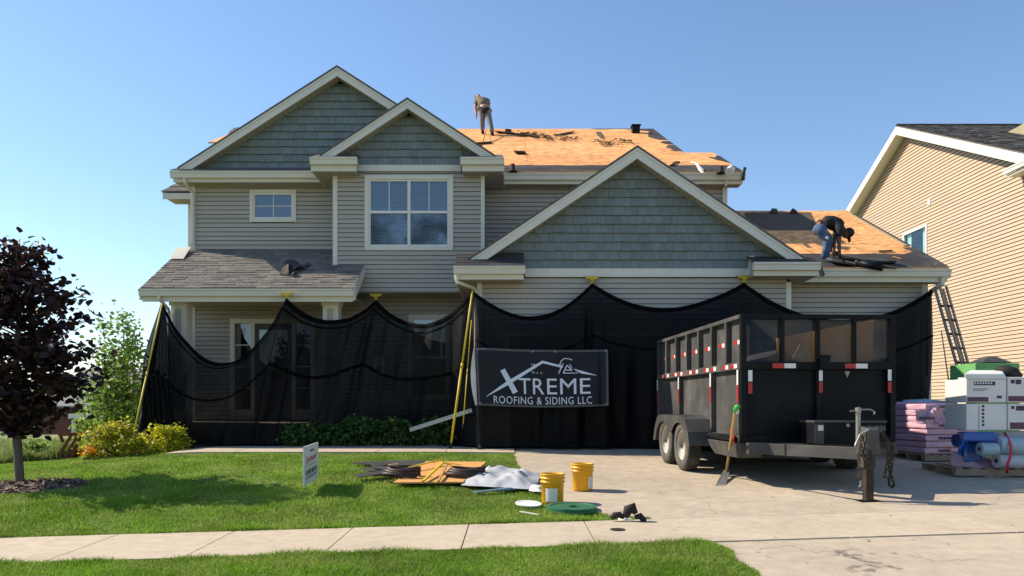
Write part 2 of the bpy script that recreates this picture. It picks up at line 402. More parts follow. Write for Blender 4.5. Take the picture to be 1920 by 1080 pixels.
MT = dict(
    siding=M('vinyl_siding', (0.405, 0.365, 0.315), rough=0.6, var=0.07, scale=1.2, obj_var=0.035, stretch=(0.4, 1, 3), bump=0.04, bscale=40),
    trim=M('beige_trim', (0.65, 0.615, 0.55), rough=0.5, var=0.05, scale=2),
    gutter=M('beige_gutter', (0.63, 0.59, 0.505), rough=0.4, var=0.05, scale=2),
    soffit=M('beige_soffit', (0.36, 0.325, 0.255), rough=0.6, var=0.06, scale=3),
    shake=M('grey_green_shake', (0.175, 0.205, 0.208), rough=0.8, var=0.16, scale=7, obj_var=0.10, island=0.0, stretch=(3, 3, 0.6), bump=0.12, bscale=30),
    shake_joined=M('grey_green_shake_joined', (0.175, 0.205, 0.208), rough=0.8, var=0.16, scale=7, island=0.09, stretch=(3, 3, 0.6), bump=0.12, bscale=30),
    shingle=M('asphalt_shingle', (0.172, 0.156, 0.140), rough=0.95, var=0.28, scale=9, obj_var=0.24, bump=0.4, bscale=160, spec=0.15),
    shingle_joined=M('asphalt_shingle_joined', (0.13, 0.118, 0.11), rough=0.95, var=0.25, scale=7, island=0.3, bump=0.4, bscale=160, spec=0.15),
    felt=M('roofing_felt', (0.045, 0.043, 0.046), rough=0.9, var=0.25, scale=2.5, bump=0.3, bscale=25, col2=(0.075, 0.072, 0.07), spec=0.2),
    oldfelt=M('weathered_felt', (0.15, 0.112, 0.08), rough=0.95, var=0.25, scale=3, bump=0.3, bscale=25, col2=(0.10, 0.08, 0.062), s2=3, spec=0.15),
    osb=osb_material(),
    lumber=M('raw_lumber', (0.48, 0.33, 0.17), rough=0.8, var=0.15, scale=4, stretch=(1, 6, 6)),
    glass=glass_material('window_glass', 0.09),
    dark_glass=glass_material('door_glass', 0.10, (0.25, 0.27, 0.28)),
    room=M('dark_room', (0.02, 0.022, 0.025), rough=0.9),
    blind=M('white_blind', (0.30, 0.33, 0.35), rough=0.6, var=0.03),
    white=M('white_frame', (0.72, 0.70, 0.66), rough=0.45, var=0.04),
    door=M('entry_door', (0.07, 0.065, 0.06), rough=0.5),
    garage=M('garage_door', (0.06, 0.058, 0.055), rough=0.6, var=0.05),
    concrete=M('driveway_concrete', (0.44, 0.37, 0.285), rough=0.9, var=0.15, scale=5.5, bump=0.25, bscale=90, col2=(0.37, 0.31, 0.24), s2=0.5, f2=(0.4, 0.75), spec=0.25, obj_var=0.03),
    walk=M('sidewalk_concrete', (0.46, 0.385, 0.295), rough=0.9, var=0.12, scale=7, bump=0.25, bscale=90, col2=(0.41, 0.345, 0.265), s2=0.8, spec=0.25, obj_var=0.035),
    joint=M('joint_soil', (0.12, 0.10, 0.08), rough=1.0),
    soil=M('lawn_soil', (0.11, 0.16, 0.03), rough=1.0, var=0.3, scale=6, bump=0.5, bscale=40),
    meadow=M('meadow_ground', (0.155, 0.20, 0.055), rough=1.0, var=0.3, scale=0.5, bump=0.6, bscale=8, col2=(0.22, 0.21, 0.09), s2=0.2),
    mulch=M('mulch_ground', (0.075, 0.06, 0.05), rough=1.0, var=0.4, scale=14, bump=0.8, bscale=40),
    gravel=M('bed_stone', (0.22, 0.21, 0.20), rough=0.95, var=0.3, scale=14, island=0.35),
    chip=M('wood_chip', (0.17, 0.115, 0.085), rough=0.95, var=0.25, scale=9, island=0.45),
    grass=M('grass_blade', (0.165, 0.30, 0.022), rough=0.55, var=0.34, scale=1.1, island=0.42, translucent=0.45, col2=(0.25, 0.34, 0.06), s2=1.6, f2=(0.40, 0.62), spec=0.3),
    drygrass=M('dry_grass_blade', (0.36, 0.32, 0.13), rough=0.7, var=0.2, scale=1.5, island=0.3, translucent=0.3),
    tallgrass=M('meadow_blade', (0.19, 0.24, 0.06), rough=0.7, var=0.25, scale=0.6, island=0.35, translucent=0.4),
    purple=M('purple_leaf', (0.032, 0.014, 0.017), rough=0.5, var=0.3, scale=4, island=0.5, translucent=0.22, col2=(0.075, 0.03, 0.018), s2=2.5, f2=(0.55, 0.75)),
    green=M('green_leaf', (0.19, 0.30, 0.05), rough=0.5, var=0.3, scale=3, island=0.45, translucent=0.42),
    dkgreen=M('dark_green_leaf', (0.055, 0.12, 0.024), rough=0.5, var=0.3, scale=4, island=0.45, translucent=0.3),
    yellowgreen=M('yellow_green_leaf', (0.55, 0.52, 0.02), rough=0.5, var=0.3, scale=5, island=0.4, translucent=0.4, col2=(0.33, 0.38, 0.03), s2=6, f2=(0.45, 0.6)),
    rustgreen=M('rust_tipped_leaf', (0.40, 0.40, 0.03), rough=0.5, var=0.3, scale=5, island=0.4, translucent=0.4, col2=(0.40, 0.22, 0.03), s2=3.5, f2=(0.54, 0.68)),
    orange=M('orange_petal', (0.85, 0.36, 0.01), rough=0.6, island=0.25, translucent=0.3),
    fardark=M('far_leaf', (0.06, 0.105, 0.035), rough=0.7, var=0.3, scale=0.4, island=0.4, translucent=0.3),
    bark=M('bark', (0.115, 0.09, 0.07), rough=0.95, var=0.3, scale=8, stretch=(3, 3, 0.5), bump=0.6, bscale=30),
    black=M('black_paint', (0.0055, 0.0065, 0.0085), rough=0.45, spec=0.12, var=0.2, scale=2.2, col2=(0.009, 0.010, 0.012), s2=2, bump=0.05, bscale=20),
    black_sunlit=M('sunlit_black_paint', (0.055, 0.055, 0.055), rough=0.6, spec=0.2, var=0.3, scale=4, col2=(0.10, 0.095, 0.088), s2=1.7, f2=(0.45, 0.7), bump=0.5, bscale=2.5),  # sunlight painted in: paler copy of the trailer black for its lit left side
    greysteel=M('worn_grey_steel', (0.046, 0.046, 0.045), rough=0.55, var=0.25, scale=4, col2=(0.07, 0.068, 0.065), s2=3),
    rusty=M('rusty_steel', (0.036, 0.026, 0.019), rough=0.6, var=0.35, scale=9, col2=(0.07, 0.045, 0.03), s2=5, metal=0.35),
    zinc=M('zinc_steel', (0.26, 0.25, 0.23), rough=0.45, var=0.2, scale=6, metal=0.6),
    rubber=M('tyre_rubber', (0.03, 0.029, 0.028), rough=0.85, var=0.25, scale=5, col2=(0.075, 0.068, 0.06), s2=4),
    sidewall=M('dusty_sidewall', (0.10, 0.092, 0.08), rough=0.9, var=0.25, scale=6, col2=(0.06, 0.056, 0.05), s2=5),
    rim=M('white_rim', (0.60, 0.58, 0.54), rough=0.4, var=0.12, scale=5),
    redtape=M('red_reflective', (0.42, 0.018, 0.02), rough=0.35, var=0.12, scale=20),
    whitetape=M('white_reflective', (0.72, 0.70, 0.68), rough=0.35, var=0.08, scale=20),
    net=net_material('debris_net', 0.105, col=(0.0030, 0.0036, 0.0052), sheen=0.10),
    net2=net_material('garage_net', 0.06, col=(0.002, 0.0025, 0.004), sheen=0.08),
    screen=net_material('insect_screen', 0.72, col=(0.04, 0.05, 0.06), sheen=0.0),
    hem=M('net_hem', (0.002, 0.0025, 0.003), rough=0.8, spec=0.05),
    yellow=M('yellow_fibreglass', (0.62, 0.47, 0.03), rough=0.45, var=0.08),
    yellowsteel=M('yellow_bracket', (0.55, 0.40, 0.03), rough=0.5, var=0.15, scale=20),
    bannerm=M('banner_vinyl', (0.011, 0.013, 0.020), rough=0.5, var=0.1, scale=1.5, spec=0.22),
    bannerback=M('banner_white_back', (0.65, 0.63, 0.58), rough=0.6),
    print_=M('silver_print', (0.66, 0.72, 0.82), rough=0.6, var=0.04),
    bucket=M('yellow_bucket', (0.80, 0.40, 0.012), rough=0.4, var=0.06, scale=6, translucent=0.12),
    paper=M('paper_label', (0.66, 0.62, 0.55), rough=0.8, var=0.12, scale=12),
    lid=M('white_lid', (0.74, 0.73, 0.70), rough=0.5, var=0.06),
    greenlid=M('green_lid', (0.03, 0.13, 0.07), rough=0.5, var=0.15, scale=7),
    tarp=M('grey_tarp', (0.42, 0.44, 0.47), rough=0.6, var=0.12, scale=3, bump=0.1, bscale=20),
    bluestrip=M('blue_strip', (0.10, 0.19, 0.24), rough=0.5, var=0.2, scale=5),
    brownrubber=M('brown_coil', (0.03, 0.017, 0.013), rough=0.55, var=0.2, scale=6),
    ply=M('orange_plywood', (0.60, 0.30, 0.10), rough=0.8, var=0.08, scale=4, stretch=(1, 5, 5)),
    blackrubber=M('black_fabric', (0.014, 0.013, 0.014), rough=0.8, var=0.2, scale=14),
    greenplastic=M('green_plastic', (0.03, 0.36, 0.05), rough=0.4),
    handlewood=M('handle_wood', (0.42, 0.28, 0.09), rough=0.6, var=0.2, scale=8, stretch=(6, 6, 1)),
    alu=M('aluminium', (0.40, 0.41, 0.42), rough=0.4, var=0.1, metal=0.7),
    ladder=M('dull_ladder', (0.20, 0.22, 0.22), rough=0.5, var=0.15, metal=0.3),
    pink=M('pink_wrap', (0.58, 0.36, 0.46), rough=0.35, var=0.10, scale=6, obj_var=0.08, bump=0.25, bscale=18),
    purplewrap=M('purple_wrap', (0.40, 0.27, 0.40), rough=0.35, var=0.10, scale=6, obj_var=0.08, bump=0.25, bscale=18),
    ink=M('dark_ink', (0.05, 0.035, 0.06), rough=0.6),
    maroon=M('maroon_ink', (0.11, 0.045, 0.075), rough=0.6),
    carton=M('white_carton', (0.66, 0.65, 0.63), rough=0.7, var=0.06, scale=3),
    blue=M('blue_wrap', (0.025, 0.10, 0.36), rough=0.35, var=0.15, scale=5, bump=0.2, bscale=15),
    paleblue=M('pale_blue_wrap', (0.30, 0.41, 0.47), rough=0.35, var=0.10, scale=5, bump=0.2, bscale=15),
    palletwood=M('pallet_wood', (0.26, 0.20, 0.145), rough=0.9, var=0.25, scale=6),
    redstrap=M('red_strap', (0.62, 0.03, 0.07), rough=0.5),
    greenbox=M('green_machine', (0.13, 0.36, 0.12), rough=0.5, var=0.08),
    nbsiding=M('tan_siding', (0.47, 0.35, 0.25), rough=0.6, var=0.05, scale=1, obj_var=0.03, stretch=(1, 0.4, 3)),
    nbtrim=M('white_trim', (0.70, 0.67, 0.61), rough=0.5, var=0.03),
    nbglass=glass_material('neighbour_glass', 0.04, (0.92, 1.0, 1.0), 0.08),
    curtain=M('pale_curtain', (0.58, 0.66, 0.64), rough=0.8, var=0.1, scale=3),
    olive=M('olive_render', (0.30, 0.265, 0.17), rough=0.8),
    skin=M('skin', (0.44, 0.24, 0.16), rough=0.55, var=0.06),
    skindark=M('tanned_skin', (0.10, 0.05, 0.032), rough=0.55, var=0.06),
    jeans=M('blue_denim', (0.055, 0.095, 0.18), rough=0.85, var=0.3, scale=6, col2=(0.20, 0.29, 0.42), s2=5, f2=(0.5, 0.7)),
    blackshirt=M('black_shirt', (0.012, 0.013, 0.018), rough=0.85, var=0.2),
    greytrousers=M('grey_trousers', (0.17, 0.165, 0.17), rough=0.85, var=0.25, scale=7),
    drabshirt=M('drab_shirt', (0.15, 0.125, 0.09), rough=0.85, var=0.25, scale=9),
    redwood=M('red_stained_wood', (0.15, 0.045, 0.02), rough=0.7, var=0.25, scale=5, stretch=(5, 5, 1)),
    rustwall=M('rust_wall', (0.13, 0.05, 0.03), rough=0.8),
    farroof=M('far_roof', (0.24, 0.235, 0.235), rough=0.9, var=0.15, scale=3),
    farcar=M('far_car_paint', (0.42, 0.44, 0.50), rough=0.35),
)
# ------------------------------------------------------------------ the ground: one sheet to the horizon
def axis(lo, hi, fine_lo, fine_hi, step, grow=1.35):
    a = list(np.arange(fine_lo, fine_hi + 1e-6, step))
    s = step
    while a[-1] < hi:
        s *= grow; a.append(a[-1] + s)
    s = step
    while a[0] > lo:
        s *= grow; a.insert(0, a[0] - s)
    return np.array(a)
def terrain(name, xs, ys, mat, dz=0.0, kind='structure'):
    gx, gy = np.meshgrid(xs, ys)
    V = np.stack([gx.ravel(), gy.ravel(), gz(gx, gy).ravel() + dz], 1)
    nx, ny = len(xs), len(ys)
    i, j = np.meshgrid(np.arange(nx - 1), np.arange(ny - 1))
    a = (j * nx + i).ravel()
    Fc = np.stack([a, a + 1, a + nx + 1, a + nx], 1)
    o = fast_mesh(name, V, Fc, mat, smooth=True)
    return tag(o, kind=kind)
terrain('ground', axis(-900, 900, -14, 14, 0.5), axis(-60, 1500, 1, 34, 0.5), MT['meadow'], -0.16)

# plan of the plot: v runs square to the street, x along it
V_FAR, V_NEAR = 8.15, 6.88
_E = [G(*p) for p in ((963, 851), (977, 888), (1006, 926), (1052, 948), (1128, 965), (1216, 979))]
_EV = np.array([V_FAR] + [e.y - 0.07 * e.x for e in _E[::-1]]); _EX = np.array([1.52] + [e.x for e in _E[::-1]])
_o = np.argsort(_EV); _EV, _EX = _EV[_o], _EX[_o]
def drive_left_np(v):
    v = np.asarray(v, float)
    return np.where(v <= V_NEAR, 1.86, np.interp(v, _EV, _EX))
def drive_left(v): return float(drive_left_np(v))
def sheet(v0, v1, xl, xr, dz, nv, nu, thick=0.0, gap=0.0):
    """a sheet that follows the ground between two edges xl(v), xr(v); with thickness it becomes a slab"""
    mb = MB()
    v0, v1 = v0 + gap, v1 - gap
    def P(i, j):
        v = v0 + (v1 - v0) * j / nv
        a, b = xl(v) + gap, xr(v) - gap
        x = a + (b - a) * i / nu
        y = v + 0.07 * x
        return (x, y, gzf(x, y) + dz)
    mb.grid(P, nu, nv)
    if thick:
        n = len(mb.v)
        top = list(mb.v)
        mb.v += [(x, y, z - thick) for x, y, z in top]
        ring = [i for i in range(nu + 1)] + [(j + 1) * (nu + 1) - 1 for j in range(1, nv + 1)] + [nv * (nu + 1) + i for i in range(nu - 1, -1, -1)] + [j * (nu + 1) for j in range(nv - 1, 0, -1)]
        for k in range(len(ring)):
            a, b = ring[k], ring[(k + 1) % len(ring)]
            mb.f.append((b, a, a + n, b + n))
    return mb
# lawn beds
lawn = sheet(V_FAR + 0.02, 15.35, lambda v: -15.0, lambda v: drive_left(v) - 0.02, 0.0, 26, 40).build('lawn', MT['soil'], smooth=True)
tag(lawn, kind='structure')
verge = sheet(2.0, V_NEAR - 0.02, lambda v: -9.0, lambda v: drive_left(v) - 0.02, 0.005, 14, 30).build('verge', MT['soil'], smooth=True)
tag(verge, kind='structure')
rside = sheet(3.0, 40, lambda v: 10.3, lambda v: 17.0, -0.02, 30, 6).build('side_yard', MT['soil'], smooth=True)
tag(rside, kind='structure')

# sidewalk: one concrete panel after another, joints recessed
walk = bpy.data.objects.new('sidewalk', None); COL.objects.link(walk); tag(walk, kind='structure')
wb = sheet(V_NEAR, V_FAR, lambda v: -12, lambda v: 12, -0.045, 2, 40).build('joint_bed', MT['joint'], walk)
jx = [G(px, py).x for px, py in ((181, 1021), (410, 1015), (645, 1008), (875, 1000), (1103, 996), (1300, 998), (1553, 992))]
jx = [jx[0] - 1.22 * k for k in (5, 4, 3, 2, 1)] + jx + [jx[-1] + 1.6 * k for k in (1, 2, 3, 4)]
for a, b in zip(jx[:-1], jx[1:]):
    sheet(V_NEAR, V_FAR, lambda v: a, lambda v: b, 0.022, 4, 4, thick=0.08, gap=0.006).build('concrete_panel', MT['walk'], walk)
# driveway slabs and apron
drive = bpy.data.objects.new('driveway', None); COL.objects.link(drive); tag(drive, kind='structure')
rows = [(8.185, 10.0), (10.0, 12.8), (12.8, 15.62)]
cols = [None, 3.35, 6.4, 10.2]
sheet(8.16, 15.6, drive_left, lambda v: 10.2, -0.06, 10, 12).build('joint_bed', MT['joint'], drive)
for v0, v1 in rows:
    for k in range(3):
        l = drive_left if k == 0 else (lambda v, q=cols[k]: q)
        sheet(v0, v1, l, (lambda v, q=cols[k + 1]: q), 0.014, 6, 6, thick=0.09, gap=0.004).build('concrete_slab', MT['concrete'], drive)
apron = bpy.data.objects.new('driveway_apron', None); COL.objects.link(apron); tag(apron, kind='structure')
sheet(1.9, V_NEAR - 0.005, drive_left, lambda v: 10.2, -0.06, 6, 8).build('joint_bed', MT['joint'], apron)
for k in range(3):
    l = drive_left if k == 0 else (lambda v, q=cols[k]: q)
    sheet(1.9, V_NEAR - 0.006, l, (lambda v, q=cols[k + 1]: q), 0.012, 8, 6, thick=0.09, gap=0.004).build('concrete_slab', MT['concrete'], apron)
# garden path along the house, planting bed
path = bpy.data.objects.new('garden_path', None); COL.objects.link(path); tag(path, kind='structure')
for k in range(5):
    a, b = -6.5 + k * 1.31, -6.5 + (k + 1) * 1.31
    mb = MB()
    nu = 4
    def P(i, j):
        x = a + 0.005 + (b - a - 0.01) * i / nu
        y = 14.42 + 0.02 * (x + 3.2) + (1.46 - 0.02 * (x + 3.2)) * j / 2
        return (x, y, gzf(x, y) + 0.035)
    mb.grid(P, nu, 2); n = len(mb.v)
    mb.v += [(x, y, z - 0.1) for x, y, z in mb.v[:n]]
    for i in range(nu): mb.f.append((i, n + i, n + i + 1, i + 1))
    mb.build('concrete_slab', MT['walk'], path)
bed = MB().box(-7.9, -0.75, 15.93, 18.4, -0.3, 0.03).build('planting_bed', MT['mulch']); tag(bed, kind='structure')
pebV, pebF = [], []
for k in range(900):
    x = -4.9 + rng.random() * 4.1; y = 15.95 + rng.random() ** 2 * 0.5; r = 0.015 + rng.random() * 0.03
    base = len(pebV)
    for q in ((r, 0, 0), (0, r * .8, 0), (-r, 0, 0), (0, -r * .8, 0), (0, 0, r * .8)):
        pebV.append((x + q[0] + rng.normal() * .004, y + q[1], 0.03 + q[2] + 0.004))
    pebF += [(base, base + 1, base + 4), (base + 1, base + 2, base + 4), (base + 2, base + 3, base + 4), (base + 3, base, base + 4)]
tag(fast_mesh('bed_gravel', np.array(pebV), np.array(pebF), MT['gravel']), kind='stuff')

# faint curved tyre scuffs on the apron: rubber film lying on the concrete
scuff_m = bpy.data.materials.new('tyre_scuff'); scuff_m.use_nodes = True
_N, _L = scuff_m.node_tree.nodes, scuff_m.node_tree.links
_bs = _N['Principled BSDF']; _bs.inputs['Base Color'].default_value = (0.20, 0.17, 0.145, 1); _bs.inputs['Roughness'].default_value = 0.9
_t = _N.new('ShaderNodeBsdfTransparent'); _mx = _N.new('ShaderNodeMixShader'); _tc = _N.new('ShaderNodeTexCoord')
_nz = _N.new('ShaderNodeTexNoise'); _nz.inputs['Scale'].default_value = 9; _nz.inputs['Detail'].default_value = 6
_mr = _N.new('ShaderNodeMapRange'); _mr.inputs['From Min'].default_value = 0.38; _mr.inputs['From Max'].default_value = 0.68; _mr.inputs['To Max'].default_value = 0.75
_L.new(_tc.outputs['Object'], _nz.inputs['Vector']); _L.new(_nz.outputs['Fac'], _mr.inputs['Value']); _L.new(_mr.outputs[0], _mx.inputs[0])
_L.new(_t.outputs[0], _mx.inputs[1]); _L.new(_bs.outputs[0], _mx.inputs[2]); _L.new(_mx.outputs[0], _N['Material Output'].inputs['Surface'])
scuffs = MB()
for pts in ([(1560, 1040), (1572, 1032), (1600, 1028), (1618, 1030)], [(1575, 1034), (1590, 1042), (1625, 1052), (1655, 1055)], [(1640, 1038), (1632, 1036), (1612, 1034), (1602, 1044), (1650, 1058), (1690, 1066)],
            [(1570, 1068), (1600, 1060), (1630, 1058), (1648, 1063)], [(1585, 1062), (1600, 1070), (1630, 1078)], [(1655, 1062), (1640, 1062), (1625, 1072)]):
    P3 = [G(*p, 0.018) for p in pts]
    fine = []
    for k in range(len(P3) - 1):
        for q in range(6): fine.append(P3[k].lerp(P3[k + 1], q / 6))
    fine.append(P3[-1])
    vs, fs = [], []
    for k, p in enumerate(fine):
        d = (fine[min(k + 1, len(fine) - 1)] - fine[max(k - 1, 0)]).normalized()
        s = Vector((-d.y, d.x, 0)) * (0.035 + 0.012 * math.sin(k * 1.3))
        vs += [p + s, p - s]
        if k: fs.append((2 * k - 2, 2 * k - 1, 2 * k + 1, 2 * k))
    scuffs.add(vs, fs)
tag(scuffs.build('tyre_scuff', scuff_m), kind='stuff')
# a flat drain cap let into the sidewalk
c = G(1158, 993, 0.024)
capm = MB().lathe([(0.075, 0), (0.075, 0.006), (0.055, 0.009), (0, 0.009)], c, 16).build('water_shutoff_cap', MT['rusty'])
tag(capm, 'small rusty round cap set into the concrete sidewalk', 'utility cap')

# ------------------------------------------------------------------ grass blades
def blades(n, pick, hmin, hmax, w, lean):
    x, y = pick(n)
    n = len(x)
    z = gz(x, y)
    h = (hmin + (hmax - hmin) * rng.random(n)) * (0.8 + 0.4 * np.sin(x * 2.1 + 1.3 * np.sin(y * 1.7)) * 0.5 + 0.2 * np.sin(x * 7 + y * 5))
    ang = rng.random(n) * 2 * np.pi
    wd = w * (0.7 + 0.6 * rng.random(n)) / 2
    dx, dy = np.cos(ang), np.sin(ang)
    la = rng.random(n) * 2 * np.pi
    lm = lean * (0.3 + rng.random(n)) * h
    lx, ly = np.cos(la) * lm, np.sin(la) * lm
    V = np.zeros((n, 5, 3))
    V[:, 0] = np.stack([x - dx * wd, y - dy * wd, z - 0.005], 1)
    V[:, 1] = np.stack([x + dx * wd, y + dy * wd, z - 0.005], 1)
    V[:, 2] = np.stack([x - dx * wd * .8 + lx * .35, y - dy * wd * .8 + ly * .35, z + h * .6], 1)
    V[:, 3] = np.stack([x + dx * wd * .8 + lx * .35, y + dy * wd * .8 + ly * .35, z + h * .6], 1)
    V[:, 4] = np.stack([x + lx, y + ly, z + h], 1)
    k = np.arange(n)[:, None, None] * 5
    Fc = (np.array([[0, 1, 3], [0, 3, 2], [2, 3, 4]])[None] + k).reshape(-1, 3)
    return V.reshape(-1, 3), Fc
def in_view(x, y): return np.abs(x) < y * 0.70 + 0.4
def pick_verge(n):
    v = 4.9 + rng.random(n) ** 1.1 * (V_NEAR - 4.9 - 0.02); x = -6.2 + rng.random(n) * 8.1
    k = (x < drive_left_np(v) - 0.01 + 0.03 * np.sin(v * 9)) & in_view(x, v + 0.07 * x)
    return x[k], (v + 0.07 * x)[k]
def pick_lawn(lo, hi):
    def f(n):
        v = lo + rng.random(n) * (hi - lo); x = -12 + rng.random(n) * 13.6
        y = v + 0.07 * x
        k = (x < drive_left_np(v) + 0.02 + 0.04 * np.sin(v * 7) * np.sin(v * 2.3)) & in_view(x, y) & ~((y > 14.40 + 0.02 * (x + 3.2)) & (x > -6.55))
        mul = ((x + 7.15) / 1.15) ** 2 + ((y - 10.75) / 0.62) ** 2 < 1
        k &= ~mul
        return x[k], y[k]
    return f
def pick_edges(n):
    e = rng.random(n); x = -6.2 + rng.random(n) * 8; d = rng.random(n) ** 2 * 0.12
    v = np.where(e < 0.5, V_FAR + 0.0 + d, V_NEAR - 0.01 - d)
    k = (x < drive_left_np(v + 0.0) - 0.02) & in_view(x, v + 0.07 * x)
    return x[k], (v + 0.07 * x)[k]
parts = [blades(230000, pick_verge, 0.028, 0.064, 0.0062, 0.8), blades(160000, pick_lawn(V_FAR, 10.6), 0.024, 0.055, 0.0068, 0.8),
         blades(150000, pick_lawn(10.6, 15.5), 0.022, 0.048, 0.010, 0.7), blades(22000, pick_edges, 0.03, 0.085, 0.006, 0.9)]
off = 0; VV, FF = [], []
for v_, f_ in parts:
    VV.append(v_); FF.append(f_ + off); off += len(v_)
tag(fast_mesh('grass', np.concatenate(VV), np.concatenate(FF), MT['grass']), kind='stuff')
def pick_meadow(n):
    y = 14.8 + rng.random(n) ** 1.6 * 30; x = -y * 0.72 + rng.random(n) * (y * 0.72 - 8.2)
    k = (x < -7.9) & ((y > 15.4 + .07 * x))
    return x[k], y[k]
v_, f_ = blades(45000, pick_meadow, 0.12, 0.34, 0.02, 0.5)
tag(fast_mesh('meadow_grass', v_, f_, MT['tallgrass']), kind='stuff')
# wood chips round the tree
n = 700
a = rng.random(n) * 2 * np.pi; r = np.sqrt(rng.random(n))
cx, cy = -7.15 + np.cos(a) * r * 1.2, 10.75 + np.sin(a) * r * 0.66
cz = gz(cx, cy) + 0.012 + (1 - r) * 0.05
V = np.zeros((n, 4, 3)); th = rng.random(n) * 6.28; L_ = 0.02 + 0.035 * rng.random(n); W_ = 0.008 + 0.012 * rng.random(n)
ti = rng.normal(0, 0.35, n) * L_
for q, (p, s) in enumerate(((-1, -1), (1, -1), (1, 1), (-1, 1))):
    V[:, q] = np.stack([cx + np.cos(th) * L_ * p - np.sin(th) * W_ * s, cy + np.sin(th) * L_ * p + np.cos(th) * W_ * s, cz + p * ti + 0.008 * s], 1)
tag(fast_mesh('wood_chips', V.reshape(-1, 3), np.arange(4 * n).reshape(-1, 4), MT['chip']), kind='stuff')
mb = MB()
mb.grid(lambda i, j: (-7.15 + math.cos(i / 24 * 2 * math.pi) * 1.18 * j / 4, 10.75 + math.sin(i / 24 * 2 * math.pi) * 0.64 * j / 4, gzf(-7.15 + math.cos(i / 24 * 2 * math.pi) * 1.18 * j / 4, 10.75 + math.sin(i / 24 * 2 * math.pi) * 0.64 * j / 4) + 0.008 + 0.05 * (1 - j / 4)), 24, 4)
tag(mb.build('mulch_ring', MT['mulch'], smooth=True), kind='structure')

dry = [blades(9000, pick_verge, 0.02, 0.055, 0.005, 1.3), blades(9000, pick_lawn(V_FAR, 15.4), 0.02, 0.045, 0.007, 1.3)]
tag(fast_mesh('dry_grass', np.concatenate([dry[0][0], dry[1][0]]), np.concatenate([dry[0][1], dry[1][1] + len(dry[0][0])]), MT['drygrass']), kind='stuff')
# small roofing crumbs scattered over the concrete
V, Fq = [], []
for k in range(150):
    p = G(1000 + 900 * rng.random() if k > 40 else 1100 + 200 * rng.random(), 850 + 205 * rng.random() ** 1.3, .018)
    if p.x < drive_left(p.y - .07 * p.x) + .05: continue
    r = .006 + .016 * rng.random() ** 2; a = rng.random() * 6.28
    b = len(V)
    for t in range(4): V.append((p.x + math.cos(a + t * 1.57) * r * (1.6 if t % 2 else .7), p.y + math.sin(a + t * 1.57) * r * (1.6 if t % 2 else .7), p.z + .002 + .006 * rng.random()))
    Fq.append((b, b + 1, b + 2, b + 3))
tag(fast_mesh('roofing_crumbs', np.array(V), np.array(Fq), MT['chip']), kind='stuff')
# hairline cracks in the driveway slabs
ck = MB()
for pts in ([(1105, 893), (1150, 902), (1215, 899), (1290, 908)], [(1290, 925), (1330, 946), (1345, 968)], [(1420, 1030), (1480, 1022), (1530, 1035), (1600, 1030)], [(1700, 1040), (1760, 1052), (1840, 1047)]):
    fine = []
    for (x0, y0), (x1, y1) in zip(pts[:-1], pts[1:]):
        for q in range(7): fine.append(G(x0 + (x1 - x0) * q / 7 + rng.normal() * 2.0, y0 + (y1 - y0) * q / 7 + rng.normal() * .9, .0155))
    for a, b in zip(fine[:-1], fine[1:]):
        d = (b - a).normalized(); n_ = Vector((-d.y, d.x, 0)) * .0022
        ck.add([a - n_, a + n_, b + n_, b - n_], [(3, 2, 1, 0)])
tag(ck.build('hairline_cracks', MT['joint']), kind='stuff')
# ------------------------------------------------------------------ the house
LW, DW, GW, TW, UW, WW = 18.35, 17.45, 15.6, 16.2, 18.6, 20.6
house = thing('house', 'grey-beige two-storey suburban house with stripped roof and black netting in front', 'house', (-0.6, 18.3, 0))
def siding(wall, mat, O, u, nrm, z0, z1, span, e=0.1045, holes=(), name='siding_board', gap=.009):
    """lap siding: each course its own board; span(z) -> (a, b) along u; holes (a0, a1, z0, z1)"""
    O, u, nrm = Vector(O), Vector(u), Vector(nrm)
    z = z0
    while z < z1 - 0.01:
        zt = min(z + e, z1)
        lo0, hi0 = span(z); lo1, hi1 = span(zt)
        cuts = [(a0, a1) for a0, a1, h0, h1 in holes if z < h1 - 0.04 and zt > h0 + 0.04]
        segs = [(lo0, hi0, lo1, hi1)]
        for a0, a1 in cuts:
            ns = []
            for s in segs:
                if a1 <= s[0] or a0 >= s[1]: ns.append(s); continue
                if a0 > s[0] + 0.02: ns.append((s[0], a0, s[2], a0))
                if a1 < s[1] - 0.02: ns.append((a1, s[1], a1, s[3]))
            segs = ns
        cut = []
        for a, b, c, d in segs:
            j = a + random.uniform(.9, 3.6)
            while j < min(b, d) - .5:
                if j > max(a, c) + .3:
                    cut.append((a, j - .0015, c, j - .0015)); a = c = j + .0015
                j += 3.66
            cut.append((a, b, c, d))
        for a, b, c, d in cut:
            if b - a < 0.03: continue
            P = lambda t, off, zz: O + u * t + nrm * off + Vector((0, 0, zz))
            vs = [P(a, 0.0, z), P(b, 0.0, z), P(b, 0.032, z), P(a, 0.032, z), P(c, 0.0, zt - gap), P(d, 0.0, zt - gap), P(d, 0.006, zt - gap), P(c, 0.006, zt - gap)]  # gap bares the near-black core, imitating the shadow line under each board
            MB().add(vs, [(3, 2, 6, 7), (0, 1, 2, 3), (0, 3, 7, 4), (1, 5, 6, 2)]).build(name, mat, wall)
        z = zt
